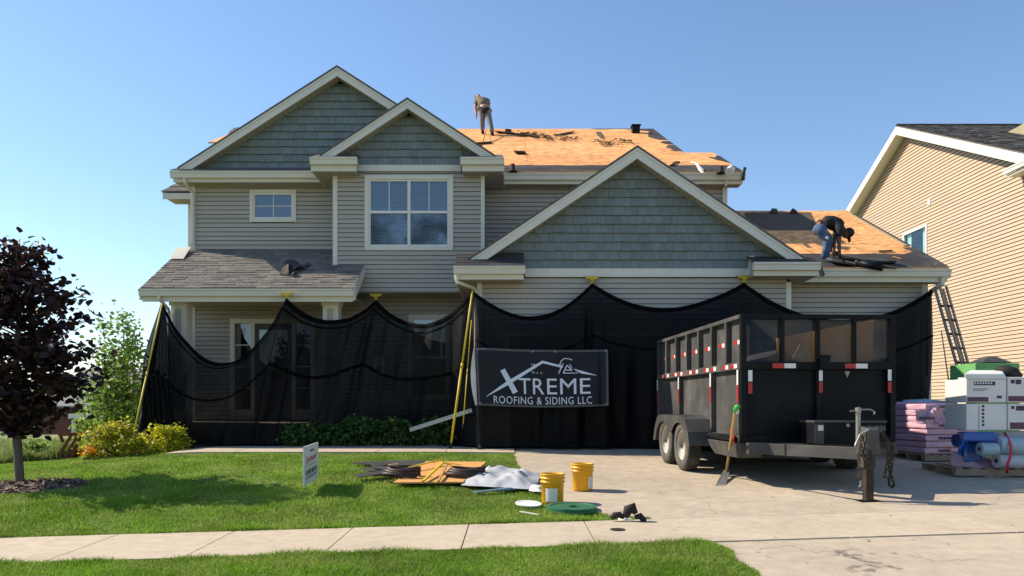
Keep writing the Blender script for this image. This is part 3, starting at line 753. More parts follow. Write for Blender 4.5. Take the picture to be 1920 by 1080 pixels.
def wall_holes(x0, x1, z0, z1, y, t, holes=()):
    mb = MB()
    xs = sorted({x0, x1} | {min(max(v, x0), x1) for h in holes for v in h[:2]})
    zs = sorted({z0, z1} | {min(max(v, z0), z1) for h in holes for v in h[2:]})
    for a, b in zip(xs[:-1], xs[1:]):
        for c, d in zip(zs[:-1], zs[1:]):
            m, k = (a + b) / 2, (c + d) / 2
            if any(h[0] < m < h[1] and h[2] < k < h[3] for h in holes): continue
            mb.box(a, b, y, y + t, c, d)
    return mb
def xz_window(parent, x0, x1, z0, z1, y, cas=0.10, cols=1, meet=None, grid=(0, 0), blind=None, room=True, mat='trim'):
    """a window in a wall that faces the street; casing on the wall, sashes and panes a little behind"""
    w = MB()
    yo = y - 0.045
    w.box(x0, x0 + cas, yo, y + 0.02, z0, z1); w.box(x1 - cas, x1, yo, y + 0.02, z0, z1)
    w.box(x0 + cas, x1 - cas, yo, y + 0.02, z1 - cas, z1); w.box(x0 + cas, x1 - cas, yo, y + 0.02, z0, z0 + cas)
    win = w.build('window', MT[mat], parent, bevel=0.006)
    ix0, ix1, iz0, iz1 = x0 + cas, x1 - cas, z0 + cas, z1 - cas
    W = (ix1 - ix0) / cols
    f = MB(); s = 0.035
    for k in range(cols):
        a, b = ix0 + W * k, ix0 + W * (k + 1)
        for A in (a, b - s): f.box(A, A + s, y - 0.015, y + 0.03, iz0, iz1)
        f.box(a + s, b - s, y - 0.015, y + 0.03, iz0, iz0 + s); f.box(a + s, b - s, y - 0.015, y + 0.03, iz1 - s, iz1)
        if meet: f.box(a + s, b - s, y - 0.022, y + 0.028, meet - 0.03, meet + 0.03)
        if k: f.box(a - 0.02, a + 0.02, y - 0.03, y - 0.016, iz0, iz1)
        g0 = meet if meet else iz0
        for q in range(grid[0]):
            gx = a + s + (W - 2 * s) * (q + 1) / (grid[0] + 1); f.box(gx - 0.009, gx + 0.009, y + 0.004, y + 0.016, g0, iz1 - s)
        for q in range(grid[1]):
            gzv = g0 + (iz1 - g0) * (q + 1) / (grid[1] + 1); f.box(a + s, b - s, y + 0.006, y + 0.014, gzv - 0.009, gzv + 0.009)
    f.build('sash', MT['white'], win)
    for k in range(cols):
        a, b = ix0 + W * k + s, ix0 + W * (k + 1) - s
        for c, d in ([(iz0 + s, meet - 0.03), (meet + 0.03, iz1 - s)] if meet else [(iz0 + s, iz1 - s)]):
            MB().box(a, b, y + 0.018, y + 0.024, c, d).build('pane', MT['glass'], win)
    if meet:
        for k in range(cols):
            a, b = ix0 + W * k + s, ix0 + W * (k + 1) - s
            MB().box(a, b, y - 0.004, y - 0.002, iz0 + s, meet - 0.03).build('insect_screen', MT['screen'], win)
    if blind:
        b_ = MB(); zz = iz1 - 0.02
        while zz > blind:
            b_.obox(((ix0 + ix1) / 2, y + 0.10, zz), ((ix1 - ix0) / 2, 0, 0), (0, 0.020, 0.014), (0, -0.0007, 0.001)); zz -= 0.0545
        b_.build('blind', MT['blind'], win)
    if room:
        r = MB(); Yb = y + 1.2
        r.add([(ix0 - .3, y + .16, iz0 - .3), (ix1 + .3, y + .16, iz0 - .3), (ix1 + .3, Yb, iz0 - .3), (ix0 - .3, Yb, iz0 - .3), (ix0 - .3, y + .16, iz1 + .3), (ix1 + .3, y + .16, iz1 + .3), (ix1 + .3, Yb, iz1 + .3), (ix0 - .3, Yb, iz1 + .3)],
              [(0, 1, 2, 3), (4, 5, 6, 7), (1, 2, 6, 5), (2, 3, 7, 6), (3, 0, 4, 7)])
        r.build('dark_recess', MT['room'], win)
    return win
_shakes = [0]
def shake_wall(parent, y, z0, zpk, lines, rows_e=0.181, joined=False):
    """shakes under a gable: lines(z) -> (a, b)"""
    z = z0
    J = MB()
    while z < zpk + 0.12:
        a, b = lines(z)
        x = a + 0.0
        x -= random.random() * 0.15
        while x < b:
            w = random.choice((0.11, 0.15, 0.18, 0.2, 0.24))
            xa, xb = max(x + 0.0018, a), min(x + w - 0.0018, b)
            x += w
            if xb - xa < 0.02: continue
            zt = min(z + rows_e - 0.006, zpk)
            a2, b2 = lines(zt)
            p = 0.040 + random.random() * 0.010
            j = random.uniform(-0.005, 0.004)
            ta, tb = min(max(xa, a2 - 0.02), xb), max(min(xb, b2 + 0.02), xa)
            mb = J if (joined and _shakes[0] >= 296) else MB()
            mb.add([(xa, y, z + j), (xb, y, z + j), (xb, y - p, z + j), (xa, y - p, z + j), (ta, y, zt), (tb, y, zt), (tb, y - 0.008, zt), (ta, y - 0.008, zt)],
                   [(3, 2, 6, 7), (0, 1, 2, 3), (0, 3, 7, 4), (1, 5, 6, 2)])
            if mb is not J:
                mb.build('shake', MT['shake'], parent); _shakes[0] += 1
        z += rows_e
    if J.v:
        tag(J.build('shake', MT['shake_joined'], parent), kind='stuff')
def gable_roof(parent, xc, zpk, half, m, yf, yb, yw, fh, th=0.05, top='shingle_joined', yb_r=None):
    """a cross gable: two slopes, rake boards, soffits of narrow strips between the rake and the wall"""
    zl = zpk - half * m
    roof = bpy.data.objects.new('gable_roof', None); COL.objects.link(roof); adopt(roof, parent)
    for s in (-1, 1):
        mb = MB()
        mb.prism([(xc, yf - 0.02, zpk + th), (xc + s * (half + 0.02), yf - 0.02, zl + th - 0.02 * m), (xc + s * (half + 0.02), yf - 0.02, zl + 0.004 - 0.02 * m), (xc, yf - 0.02, zpk + 0.004)], (0, yb - yf, 0))
        mb.build('slope', MT[top], roof)
        MB().prism([(xc, yf, zpk), (xc + s * half, yf, zl), (xc + s * (half - fh / m), yf, zl), (xc, yf, zpk - fh)], (0, 0.032, 0)).build('rake_board', MT['trim'], roof, bevel=0.005)
        # drip strip along the top of the rake
        MB().prism([(xc, yf - 0.015, zpk), (xc + s * half, yf - 0.015, zl), (xc + s * (half - 0.05 / m), yf - 0.015, zl), (xc, yf - 0.015, zpk - 0.05)], (0, 0.0155, 0)).build('drip_edge', MT['gutter'], roof)
        # soffit strips
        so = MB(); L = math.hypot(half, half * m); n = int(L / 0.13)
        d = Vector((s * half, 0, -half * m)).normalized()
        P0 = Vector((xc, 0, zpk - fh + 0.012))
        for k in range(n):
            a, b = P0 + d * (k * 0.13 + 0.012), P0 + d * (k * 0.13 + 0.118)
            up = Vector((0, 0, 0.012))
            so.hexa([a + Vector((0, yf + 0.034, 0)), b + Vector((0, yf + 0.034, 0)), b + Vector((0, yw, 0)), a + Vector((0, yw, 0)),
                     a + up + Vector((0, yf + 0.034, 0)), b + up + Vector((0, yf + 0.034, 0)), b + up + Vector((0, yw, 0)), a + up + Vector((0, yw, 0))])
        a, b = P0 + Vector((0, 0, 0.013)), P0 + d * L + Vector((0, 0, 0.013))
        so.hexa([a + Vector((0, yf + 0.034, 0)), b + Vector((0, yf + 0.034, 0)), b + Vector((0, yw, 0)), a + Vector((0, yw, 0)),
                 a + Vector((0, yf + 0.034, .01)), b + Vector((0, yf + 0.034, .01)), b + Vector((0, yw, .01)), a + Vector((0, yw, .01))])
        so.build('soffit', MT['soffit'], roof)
    return roof
def eave(parent, x0, x1, yf, zt, yw, drop=0.23, gh=0.15, ends=(True, True), soffit=True):
    """gutter, fascia and soffit of an eave that faces the street"""
    g = MB(); d = 0.12
    prof = [(yf, zt), (yf, zt - 0.035), (yf + 0.02, zt - 0.055), (yf + 0.035, zt - gh), (yf + d, zt - gh), (yf + d, zt - 0.01), (yf + d - 0.006, zt - 0.01), (yf + d - 0.006, zt - gh + 0.006), (yf + 0.04, zt - gh + 0.006), (yf + 0.026, zt - 0.05), (yf + 0.008, zt - 0.03), (yf + 0.008, zt)]
    g.prism([(x0, y, z) for y, z in prof], (x1 - x0, 0, 0))
    for x in (x0, x1):
        g.prism([(x - 0.003, y, z) for y, z in prof[:6]], (0.006, 0, 0))
    gt = g.build('gutter', MT['gutter'], parent)
    MB().box(x0 + 0.03, x1 - 0.03, yf + d + 0.002, yf + d + 0.03, zt - drop, zt - 0.01).build('fascia', MT['gutter'], parent)
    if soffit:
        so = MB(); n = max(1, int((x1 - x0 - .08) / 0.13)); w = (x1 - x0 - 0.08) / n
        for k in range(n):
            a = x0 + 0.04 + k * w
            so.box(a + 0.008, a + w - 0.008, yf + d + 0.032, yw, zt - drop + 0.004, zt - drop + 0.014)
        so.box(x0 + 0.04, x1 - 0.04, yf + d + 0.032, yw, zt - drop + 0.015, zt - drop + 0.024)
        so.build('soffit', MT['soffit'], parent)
    return gt
def spout(parent, pts, w=0.055, name='downspout'):
    return MB().tube(pts, w * 0.72, 4, square=True).build(name, MT['gutter'], parent)

# ---- masses behind the cladding
core = MB()
core.box(-7.6, -7.5, LW + .2, 31, 0, 6.2); core.box(4.95, 5.1, UW + .1, 23, 0, 6.2); core.box(4.2, 4.3, 23, 31, 0, 6.2); core.box(-7.5, 4.3, 30.9, 31, 0, 6.2)
core.build('rear_wall', MT['siding'], house)
MB().box(5.1, 8.6, 24.2, 24.4, 0, 3.5).build('rear_wall', MT['siding'], house)
MB().box(-7.6, 5.1, LW + .3, 30.8, 3.2, 3.3).build('floor_deck', MT['room'], house)

# ---- left front wall, two storeys
zE = 6.2
swin = (XX(469, LW), XX(556, LW), ZZ(417, LW), ZZ(356, LW))
door = (XX(432, LW), XX(591, LW), 0.53, ZZ(598, LW))
lwin = (XX(766, LW), XX(845, LW), 1.0, ZZ(590, LW))
holes_l = [(swin[0] + .05, swin[1] - .05, swin[2] + .05, swin[3] - .05), (door[0] + .05, door[1] - .05, 0.5, door[3] - .05), (lwin[0] + .05, lwin[1] - .05, lwin[2] + .05, lwin[3] - .05)]
x_l, x_d0, x_d1, x_g0, x_g1 = -7.65, XX(626, DW), XX(907, DW), XX(896, GW), XX(1481, GW)
wl_ = wall_holes(x_l, x_g0, 0, 3.5, LW + 0.005, 0.14, holes_l).build('front_wall', MT['room'], house)
siding(wl_, MT['siding'], (0, LW, 0), (1, 0, 0), (0, -1, 0), 0.02, 3.46, lambda z: (x_l + .09, x_g0), holes=holes_l)
wu_ = wall_holes(x_l, x_d0 + .1, 3.5, 6.4, LW + 0.005, 0.14, holes_l).build('front_wall', MT['room'], house)
siding(wu_, MT['siding'], (0, LW, 0), (1, 0, 0), (0, -1, 0), 3.46, zE, lambda z: (x_l + .09, x_d0), holes=holes_l)
xz_window(house, *swin, LW, cas=0.085, grid=(1, 1), blind=None)
xz_window(house, *lwin, LW, cas=0.085, cols=1, meet=(lwin[2] + lwin[3]) / 2)
MB().box(x_l - 0.02, x_l + 0.09, LW - 0.03, LW + 0.09, 0.02, 6.16).build('corner_trim', MT['trim'], house, bevel=0.005)
# left wing set back
ww = wall_holes(-8.65, -7.5, 0, 6.3, WW + .005, .14).build('wing_wall', MT['room'], house)
siding(ww, MT['siding'], (0, WW, 0), (1, 0, 0), (0, -1, 0), 0.02, ZZ(376, WW) + .1, lambda z: (-8.6, -7.6))
MB().box(-8.68, -8.57, WW - .03, WW + .09, 0.02, 6.3).build('corner_trim', MT['trim'], house, bevel=0.005)
MB().box(-8.65, -8.55, WW + .09, 30.9, 0, 6.3).build('side_wall', MT['siding'], house)
MB().box(-7.66, -7.6, LW + .1, WW, 0, 6.2).build('side_wall', MT['siding'], house)
# little pent roof of the wing
yp = 20.05
zp0, zp1 = ZZ(361, yp), ZZ(334, 20.9)
MB().prism([(XX(304, yp), yp, zp0), (XX(304, yp), yp, zp0 - .02), (XX(304, yp) + .55, 21.2, zp1 + .25), (XX(304, yp) + .55, 21.2, zp1 + .28)], (1.6, 0, 0)).build('pent_roof', MT['shingle_joined'], house)
for k in range(5):
    t0, t1 = k / 5, (k + 1) / 5
    lp = lambda t, o: (XX(303, yp) + .55 * t, yp - .02 + 1.15 * t, zp0 + .02 + (zp1 + .28 - zp0) * t + o)
    a, b = lp(t0, .022), lp(t1, .004)
    MB().add([a, (a[0] + 1.5, a[1], a[2]), (b[0] + 1.5, b[1], b[2]), b, (a[0], a[1], a[2] - .03), (a[0] + 1.5, a[1], a[2] - .03)], [(0, 1, 2, 3), (4, 5, 1, 0)]).build('shingle_course', MT['shingle'], house)
MB().box(XX(305, yp), XX(352, yp) + .2, yp, yp + .03, ZZ(373, yp), zp0 - .022).build('fascia', MT['gutter'], house)
MB().box(XX(305, yp) + .1, -7.66, yp + .03, WW, ZZ(373, yp) + .0, ZZ(373, yp) + .02).build('soffit', MT['soffit'], house)

# ---- big left gable
gable_roof(house, -4.10, 8.80, 3.72, 0.64, 18.0, 22.8, LW - 0.03, 0.20)
def left_lines(z):
    r = max(0.0, (8.80 - 0.20 - z) / 0.64); return (-4.10 - r - .26, min(-4.10 + r + .26, -0.9))
lg = MB().prism([(-7.5, LW + .01, 6.25), (-0.7, LW + .01, 6.25), (-4.1, LW + .01, 8.45)], (0, .1, 0)).build('gable_wall', MT['shake_joined'], house)
# ---- dormer bay
dwin = (XX(684, DW), XX(850, DW), ZZ(470, DW), ZZ(329, DW))
hole_d = [(dwin[0] + .05, dwin[1] - .05, dwin[2] + .05, dwin[3] - .05)]
zb = ZZ(547, DW)
wd = wall_holes(x_d0, x_d1, zb, 6.4, DW + .005, .14, hole_d).build('bay_wall', MT['room'], house)
siding(wd, MT['siding'], (0, DW, 0), (1, 0, 0), (0, -1, 0), zb, ZZ(322, DW), lambda z: (x_d0 + .08, x_d1 - .06), holes=hole_d, e=0.1035)
MB().box(x_d0, x_d0 + .14, DW + .145, LW, zb, 6.4).build('bay_side_wall', MT['siding'], house)
MB().box(x_d1 - .14, x_d1, DW + .145, UW, zb, 6.4).build('bay_side_wall', MT['siding'], house)
MB().box(x_d0, x_d1, DW + .02, LW + .01, zb - .02, zb - .002).build('bay_soffit', MT['soffit'], house)
MB().box(x_d0 - .02, x_d0 + .085, DW - .03, DW + .09, ZZ(500, DW) , ZZ(322, DW)).build('corner_trim', MT['trim'], house, bevel=0.005)
MB().box(x_d1 - .065, x_d1 + .02, DW - .03, DW + .09, zb, ZZ(322, DW)).build('corner_trim', MT['trim'], house, bevel=0.005)
xz_window(house, *dwin, DW, cas=0.10, cols=2, meet=ZZ(398, DW), grid=(1, 0), blind=ZZ(452, DW))
YD = 17.1
dpk, dhalf, dm = ZZ(187, YD), 1.93, 0.655
gable_roof(house, -2.33, dpk, dhalf, dm, YD, 20.9, DW - .03, 0.19)
def dorm_lines(z):
    r = max(0.0, (dpk - .19 - z) / dm); return (max(-2.33 - r - .26, XX(668, DW)), min(-2.33 + r + .26, XX(866, DW)))
dg = MB().prism([(-2.33 - 1.6, DW + .01, ZZ(322, DW)), (-2.33 + 1.6, DW + .01, ZZ(322, DW)), (-2.33 + 1.6, DW + .01, 6.55), (-2.33, DW + .01, dpk - .25), (-2.33 - 1.6, DW + .01, 6.55)], (0, .1, 0)).build('gable_wall', MT['shake_joined'], house)
MB().box(XX(670, DW), XX(865, DW), DW - .045, DW + .01, ZZ(322, DW), ZZ(310, DW)).build('frieze_board', MT['trim'], house, bevel=0.005)
for (pa, pb, side) in ((580, 669, -1), (863, 945, 1)):
    yf = 16.93
    xa, xb = XX(pa, yf), XX(pb, yf)
    zt = ZZ(294, yf)
    eave(house, xa, xb, yf, zt, DW - .02, drop=0.28, gh=0.15)
    MB().prism([(xa + .03, yf + .03, zt - .01), (xa + .03, yf + .03, zt + .01), (xa + .03, DW - .0, zt + .22), (xa + .03, DW - .0, zt + .16)], (xb - xa - .06, 0, 0)).build('return_roof', MT['shingle_joined'], house)
    # eave that runs back along the side of the bay
    xo = xa if side < 0 else xb
    xi = x_d0 if side < 0 else x_d1
    MB().box(min(xo, xo - side * .03), max(xo, xo - side * .03), yf + .125, LW, zt - .28, zt).build('fascia', MT['gutter'], house)
    MB().box(min(xi, xo), max(xi, xo) , DW - .02, LW + .1, zt - .276, zt - .262).build('soffit', MT['soffit'], house)

# ---- right upper wall
wr = wall_holes(x_d1 - .1, 5.19, 3.4, 6.4, UW + .005, .14).build('front_wall', MT['room'], house)
siding(wr, MT['siding'], (0, UW, 0), (1, 0, 0), (0, -1, 0), 3.5, 6.2, lambda z: (x_d1, 5.1))
MB().box(5.08, 5.21, UW - .03, UW + .09, 3.5, 6.2).build('corner_trim', MT['trim'], house, bevel=0.005)
MB().prism([(5.15, UW + .1, 6.2), (5.15, 20.8, 7.5), (5.15, 23.0, 6.4), (5.15, 23.0, 6.2)], (.05, 0, 0)).build('gable_end', MT['siding'], house)

# ---- main roof: old deck, OSB sheets on it, felt at the edges
RY, RZ, RM = 18.2, 6.416, 0.5
TY, TZ, TM = 15.8, 3.70, 0.5
def on_plane(px, py, Y0, z0, m, dz=0.0):
    k = (HZ - py) / F
    Y = (z0 + dz - m * Y0 - CZ) / (k - m)
    return Vector((XX(px, Y), Y, ZZ(py, Y)))
def RP(px, py, dz=0.03): return on_plane(px, py, RY, RZ, RM, dz)
def TP(px, py, dz=0.03): return on_plane(px, py, TY, TZ, TM, dz)
def slope_sheet(poly_xy, Y0, z0, m, dz, th):
    """a sheet lying on a roof plane, given by its outline in x, y"""
    return MB().prism([(x, y, z0 + m * (y - Y0) + dz) for x, y in poly_xy], (0, 0, th))
YR = RY + (10.0 - RZ) / RM
mroof = bpy.data.objects.new('main_roof', None); COL.objects.link(mroof); adopt(mroof, house)
deck = MB()
for poly in ([(-0.85, RY), (5.46, RY), (5.46, 20.8), (4.66, 20.8), (4.66, YR), (-0.85, YR)], [(-8.95, 22.6), (-0.86, 22.6), (-0.86, YR), (-8.95, YR)], [(-7.5, 18.6), (-0.86, 18.6), (-0.86, 22.59), (-7.5, 22.59)]):
    deck.prism([(x, y, RZ + RM * (y - RY) - .03) for x, y in poly], (0, 0, .03))
zr = RZ + RM * (YR - RY)
deck.prism([(-8.95, YR, zr), (4.66, YR, zr), (4.66, 31.4, zr - (31.4 - YR) * .5), (-8.95, 31.4, zr - (31.4 - YR) * .5)], (0, 0, -.05))
zr2 = RZ + RM * (20.8 - RY)
deck.prism([(4.0, 20.8, zr2), (5.46, 20.8, zr2), (5.46, 23.3, zr2 - 1.25), (4.0, 23.3, zr2 - 1.25)], (0, 0, -.04))
deck.build('roof_deck', MT['lumber'], mroof)
def osb_field(parent, x0, x1, s0, s1, Y0, z0, m, inside, name='sheathing_panel', stag=1.22):
    """4 by 8 sheets in staggered rows up the slope, each a board of its own, cut where the roof ends"""
    c = 1 / math.sqrt(1 + m * m); r = 0; s = s0
    while s < s1 - 0.05:
        e = min(s + 1.22, s1)
        x = x0 - (stag if r % 2 else 0)
        while x < x1:
            a, b = max(x + .006, x0), min(x + 2.44 - .006, x1)
            y0_, y1_ = Y0 + (s + .006) * c, Y0 + (e - .006) * c
            b = min(b, inside((y0_ + y1_) / 2)); 
            if b - a > .08:
                ty = random.uniform(0, .003)
                slope_sheet([(a, y0_), (b, y0_), (b, y1_), (a, y1_)], Y0, z0, m, .002 + ty, .012).build(name, MT['osb'], parent)
            x += 2.44
        s = e; r += 1
Lm = (YR - RY) * math.sqrt(1.25)
osb_field(mroof, -0.84, 5.44, 0.0, Lm, RY, RZ, RM, lambda y: 5.44 if y < 20.6 else 4.62)
slope_sheet([(4.62, 20.37), (5.44, 20.37), (5.44, 20.78), (4.62, 20.78)], RY, RZ, RM, .002, .012).build('sheathing_panel', MT['osb'], mroof)
for k in range(4):
    a = -8.93 + k * 2.02
    for y0_, y1_ in ((22.62, 23.6), (23.6, 24.5), (24.5, YR - .01)):
        if k > 1 and y1_ < 23: continue
        slope_sheet([(a, y0_), (a + 2.01, y0_), (a + 2.01, y1_), (a, y1_)], RY, RZ, RM, .002, .012).build('sheathing_panel', MT['osb'], mroof)
def felt(parent, poly, Y0, z0, m, mat='felt', dz=0.018, name='felt_strip', th=0.004):
    return slope_sheet(poly, Y0, z0, m, dz, th).build(name, MT[mat], parent)
yA = RP(1000, 309).y
wob = lambda a, b, n, f: [(a + (b - a) * k / n, f(a + (b - a) * k / n)) for k in range(n + 1)]
felt(mroof, [(-0.84, RY + .01), (5.47, RY + .01)] + wob(5.45, -0.84, 16, lambda x: yA + .03 * math.sin(x * 3.1) + .02 * math.sin(x * 7)), RY, RZ, RM)
felt(mroof, wob(-0.8, 3.2, 16, lambda x: RY + .28 + .05 * math.sin(x * 2.7)) + [(3.2, RY + .34), (-0.8, RY + .34)], RY, RZ, RM, dz=.024)
# torn felt along the ridge and the right rake
felt(mroof, [(XX(1108, YR), YR - .02)] + [(XX(1108, YR) + t * (4.66 - XX(1108, YR)), YR - .10 - .55 * t ** 3 - .08 * math.sin(t * 9)) for t in (.1, .25, .4, .55, .7, .8, .88)] + [(4.18, 23.6), (4.3, 23.2), (4.42, 23.0), (4.66, 23.0), (4.66, YR - .02)], RY, RZ, RM, mat='felt', dz=.02)
for a, b in ((21.3, 22.0), (22.2, 22.7), (21.0, 21.2)):
    felt(mroof, [(4.40 + random.random() * .1, a), (4.67, a - .05), (4.67, b), (4.5, b + .06), (4.33, (a + b) / 2)], RY, RZ, RM, dz=.021)
felt(mroof, [(5.25, 19.6), (5.47, 19.2), (5.47, 20.2), (5.4, 20.3), (5.3, 20.0), (5.12, 20.05)], RY, RZ, RM, dz=.021)
felt(mroof, [tuple(RP(px, py).xy) for px, py in ((1117, 247), (1126, 246), (1132, 254), (1134, 260), (1127, 259), (1120, 253))], RY, RZ, RM, mat='oldfelt', dz=.021)
felt(mroof, [tuple(RP(px, py).xy) for px, py in ((440, 239), (452, 238), (455, 244), (428, 252), (430, 246))], RY, RZ, RM, mat='oldfelt', dz=.021)
# debris left on the deck: torn felt crumbs, one heap near the ridge and one further right
def crumbs(name, pts, n, spread):
    V, Fq = [], []
    for k in range(n):
        q = random.choice(pts)
        px, py = q[0] + random.gauss(0, spread[0]), q[1] + random.gauss(0, spread[1])
        p = RP(px, py, .03)
        if p.y > YR - .15: continue
        r = .03 + random.random() * .07
        b = len(V); a = random.random() * 6.28
        for t in range(4):
            an = a + t * 1.57
            V.append((p.x + math.cos(an) * r, p.y + math.sin(an) * r * .6, p.z + .01 + random.random() * .07 + math.sin(an) * r * .3))
        Fq.append((b, b + 1, b + 2, b + 3))
    o = fast_mesh(name, np.array(V), np.array(Fq), M('felt_crumbs', (0.16, 0.095, 0.035), rough=.95, island=.6))
    return tag(o, kind='stuff')
crumbs('felt_crumbs', [(985, 254), (1005, 256), (1020, 258), (1040, 258), (1055, 259), (1075, 262), (1030, 261)], 130, (8, 2.2))
crumbs('felt_crumbs', [(1125, 268), (1140, 272), (1155, 268), (1170, 266), (1135, 273), (1180, 268)], 70, (6, 1.6))
# eaves of the main roof
eave(house, XX(318, 17.85), XX(600, 17.85), 17.85, ZZ(320, 17.85), LW - .02)
MB().prism([(XX(320, 17.9), 17.9, ZZ(320, 17.9) + .005), (XX(320, 17.9), 17.9, ZZ(320, 17.9) + .03), (XX(320, 17.9), LW + .02, ZZ(320, 17.9) + .22), (XX(320, 17.9), LW + .02, ZZ(320, 17.9) + .17)], (3.4, 0, 0)).build('return_roof', MT['shingle_joined'], house)
eave(house, XX(940, 18.12), XX(1398, 18.12), 18.12, ZZ(324, 18.12), UW - .02)

# ---- garage
YG = 15.25
gx, gpk, ghalf = 2.49, ZZ(277, YG), 3.35
gm = (gpk - ZZ(489, YG)) / ghalf
gable_roof(house, gx, gpk, ghalf, gm, YG, 18.6, GW - .035, 0.215)
def gar_lines(z):
    r = max(0.0, (gpk - .215 - z) / gm); return (max(gx - r - .26, XX(896, GW)), min(gx + r + .26, XX(1482, GW)))
zf0, zf1 = ZZ(520, GW), ZZ(504, GW)
gg = MB().prism([(gx - 2.95, GW + .01, zf0 - .05), (gx + 2.95, GW + .01, zf0 - .05), (gx + 2.95, GW + .01, 3.8), (gx, GW + .01, gpk - .25), (gx - 2.95, GW + .01, 3.8)], (0, .1, 0)).build('gable_wall', MT['shake_joined'], house)
shake_wall(gg, GW, zf1, gpk - .25, gar_lines)
shake_wall(dg, DW, ZZ(310, DW), dpk - .23, dorm_lines)
shake_wall(lg, LW, 6.33, 8.80 - .24, left_lines, joined=True)
MB().box(XX(984, GW), XX(1404, GW), GW - .05, GW + .01, zf0, zf1).build('frieze_board', MT['trim'], house, bevel=0.005)
MB().box(XX(1402, GW), XX(1411, GW), GW - .12, GW - .052, zf0 - .02, ZZ(482, GW)).build('return_end_cap', MT['trim'], house, bevel=0.005)
gd = (XX(957, GW), XX(1408, GW), 0.0, ZZ(631, GW))
wg = wall_holes(x_g0, x_g1, 0, 3.75, GW + .005, .14, [gd]).build('garage_wall', MT['room'], house)
siding(wg, MT['siding'], (0, GW, 0), (1, 0, 0), (0, -1, 0), 0.02, zf0, lambda z: (x_g0 + .07, x_g1 - .07), holes=[(gd[0], gd[1], -1, gd[3] + .04)])
MB().box(x_g0 - .02, x_g0 + .085, GW - .03, GW + .09, 0.02, zf0 - .1).build('corner_trim', MT['trim'], house, bevel=0.005)
MB().box(x_g1 - .085, x_g1 + .02, GW - .03, GW + .09, 0.02, zf0 - .1).build('corner_trim', MT['trim'], house, bevel=0.005)
tr = MB()
tr.box(gd[0] - .11, gd[0], GW - .04, GW + .02, 0.02, gd[3] + .11); tr.box(gd[1], gd[1] + .11, GW - .04, GW + .02, 0.02, gd[3] + .11); tr.box(gd[0], gd[1], GW - .04, GW + .02, gd[3], gd[3] + .11)
tr.build('garage_door_trim', MT['trim'], house)
gdo = MB().box(gd[0], gd[1], GW + .12, GW + .14, .02, gd[3]).build('garage_door', MT['garage'], house)
for r_ in range(4):
    for c_ in range(8):
        w_ = (gd[1] - gd[0]) / 8; h_ = (gd[3] - .02) / 4
        MB().box(gd[0] + c_ * w_ + .05, gd[0] + (c_ + 1) * w_ - .05, GW + .105, GW + .119, .02 + r_ * h_ + .07, .02 + (r_ + 1) * h_ - .07).build('door_panel', MT['garage'], gdo, bevel=.008)
MB().box(x_g0, x_g0 + .1, GW + .15, LW - .02, 0, 3.6).build('garage_side_wall', MT['siding'], house)
MB().box(x_g1 - .1, x_g1, GW + .15, UW, 0, 3.6).build('garage_side_wall', MT['siding'], house)
for pa, pb, ya, side in ((850, 985, 498, -1), (1414, 1540, 491, 1)):
    yf = 14.98
    xa, xb = XX(pa, yf), XX(pb, yf); zt = ZZ(ya, yf)
    eave(house, xa, xb, yf, zt, GW - .02, drop=0.25, gh=0.15)
    zs_ = ZZ(474 if side < 0 else 481, GW - .02)
    rr = MB().prism([(xa + .03, yf + .02, zt - .02), (xa + .03, yf + .02, zt), (xa + .03, GW - .02, zs_), (xa + .03, GW - .02, zs_ - .05)], (xb - xa - .06, 0, 0)).build('return_roof', MT['shingle_joined'], house)
    nrow = 5
    for k in range(nrow):
        t0, t1 = k / nrow, (k + 1) / nrow
        x = xa + .03 + (0 if k % 2 else -.15)
        while x < xb - .04:
            a_, b_ = max(x, xa + .03), min(x + .32, xb - .03); x += .325
            if b_ - a_ < .03: continue
            y0_, y1_ = yf + .02 + (GW - .04 - yf) * t0, yf + .02 + (GW - .04 - yf) * t1
            z0_, z1_ = zt + (zs_ - zt) * t0, zt + (zs_ - zt) * t1
            MB().add([(a_, y0_, z0_ + .016), (b_, y0_, z0_ + .016), (b_, y1_, z1_ + .004), (a_, y1_, z1_ + .004), (a_, y0_, z0_), (b_, y0_, z0_)], [(0, 1, 2, 3), (4, 5, 1, 0), (4, 0, 3), (5, 2, 1)]).build('shingle', MT['felt'], rr)
    xo = xa if side < 0 else xb
    xi = x_g0 if side < 0 else x_g1
    yend = LW if side < 0 else TW
    MB().box(min(xo, xo - side * .03), max(xo, xo - side * .03), yf + .125, yend, zt - .25, zt).build('fascia', MT['gutter'], house)
    MB().box(min(xi, xo) + .002, max(xi, xo) - .002, GW - .018, yend, zt - .247, zt - .232).build('soffit', MT['soffit'], house)

# ---- third bay on the right
x_t1 = XX(1737, TW)
wt = wall_holes(x_g1 - .05, x_t1, 0, 3.5, TW + .005, .14).build('bay_wall', MT['room'], house)
siding(wt, MT['siding'], (0, TW, 0), (1, 0, 0), (0, -1, 0), 0.02, ZZ(525, TW), lambda z: (x_g1, x_t1 - .09), e=0.1045)
MB().box(x_t1 - .10, x_t1 + .02, TW - .03, TW + .09, 0.02, ZZ(522, TW)).build('corner_trim', MT['trim'], house, bevel=0.005)
MB().box(x_t1 - .1, x_t1, TW + .15, 24.4, 0, 3.5).build('side_wall', MT['siding'], house)
yft = 15.72
eave(house, XX(1510, yft), XX(1785, yft), yft, ZZ(504, yft), TW - .02, drop=.25)
troof = bpy.data.objects.new('garage_roof', None); COL.objects.link(troof); adopt(troof, house)
YT = TP(1500, 396, 0.0).y
zt_ = TZ + TM * (YT - TY)
dk = MB()
dk.prism([(5.2, TY, TZ - .03), (9.0, TY, TZ - .03), (9.0, YT, zt_ - .03), (5.2, YT, zt_ - .03)], (0, 0, .03))
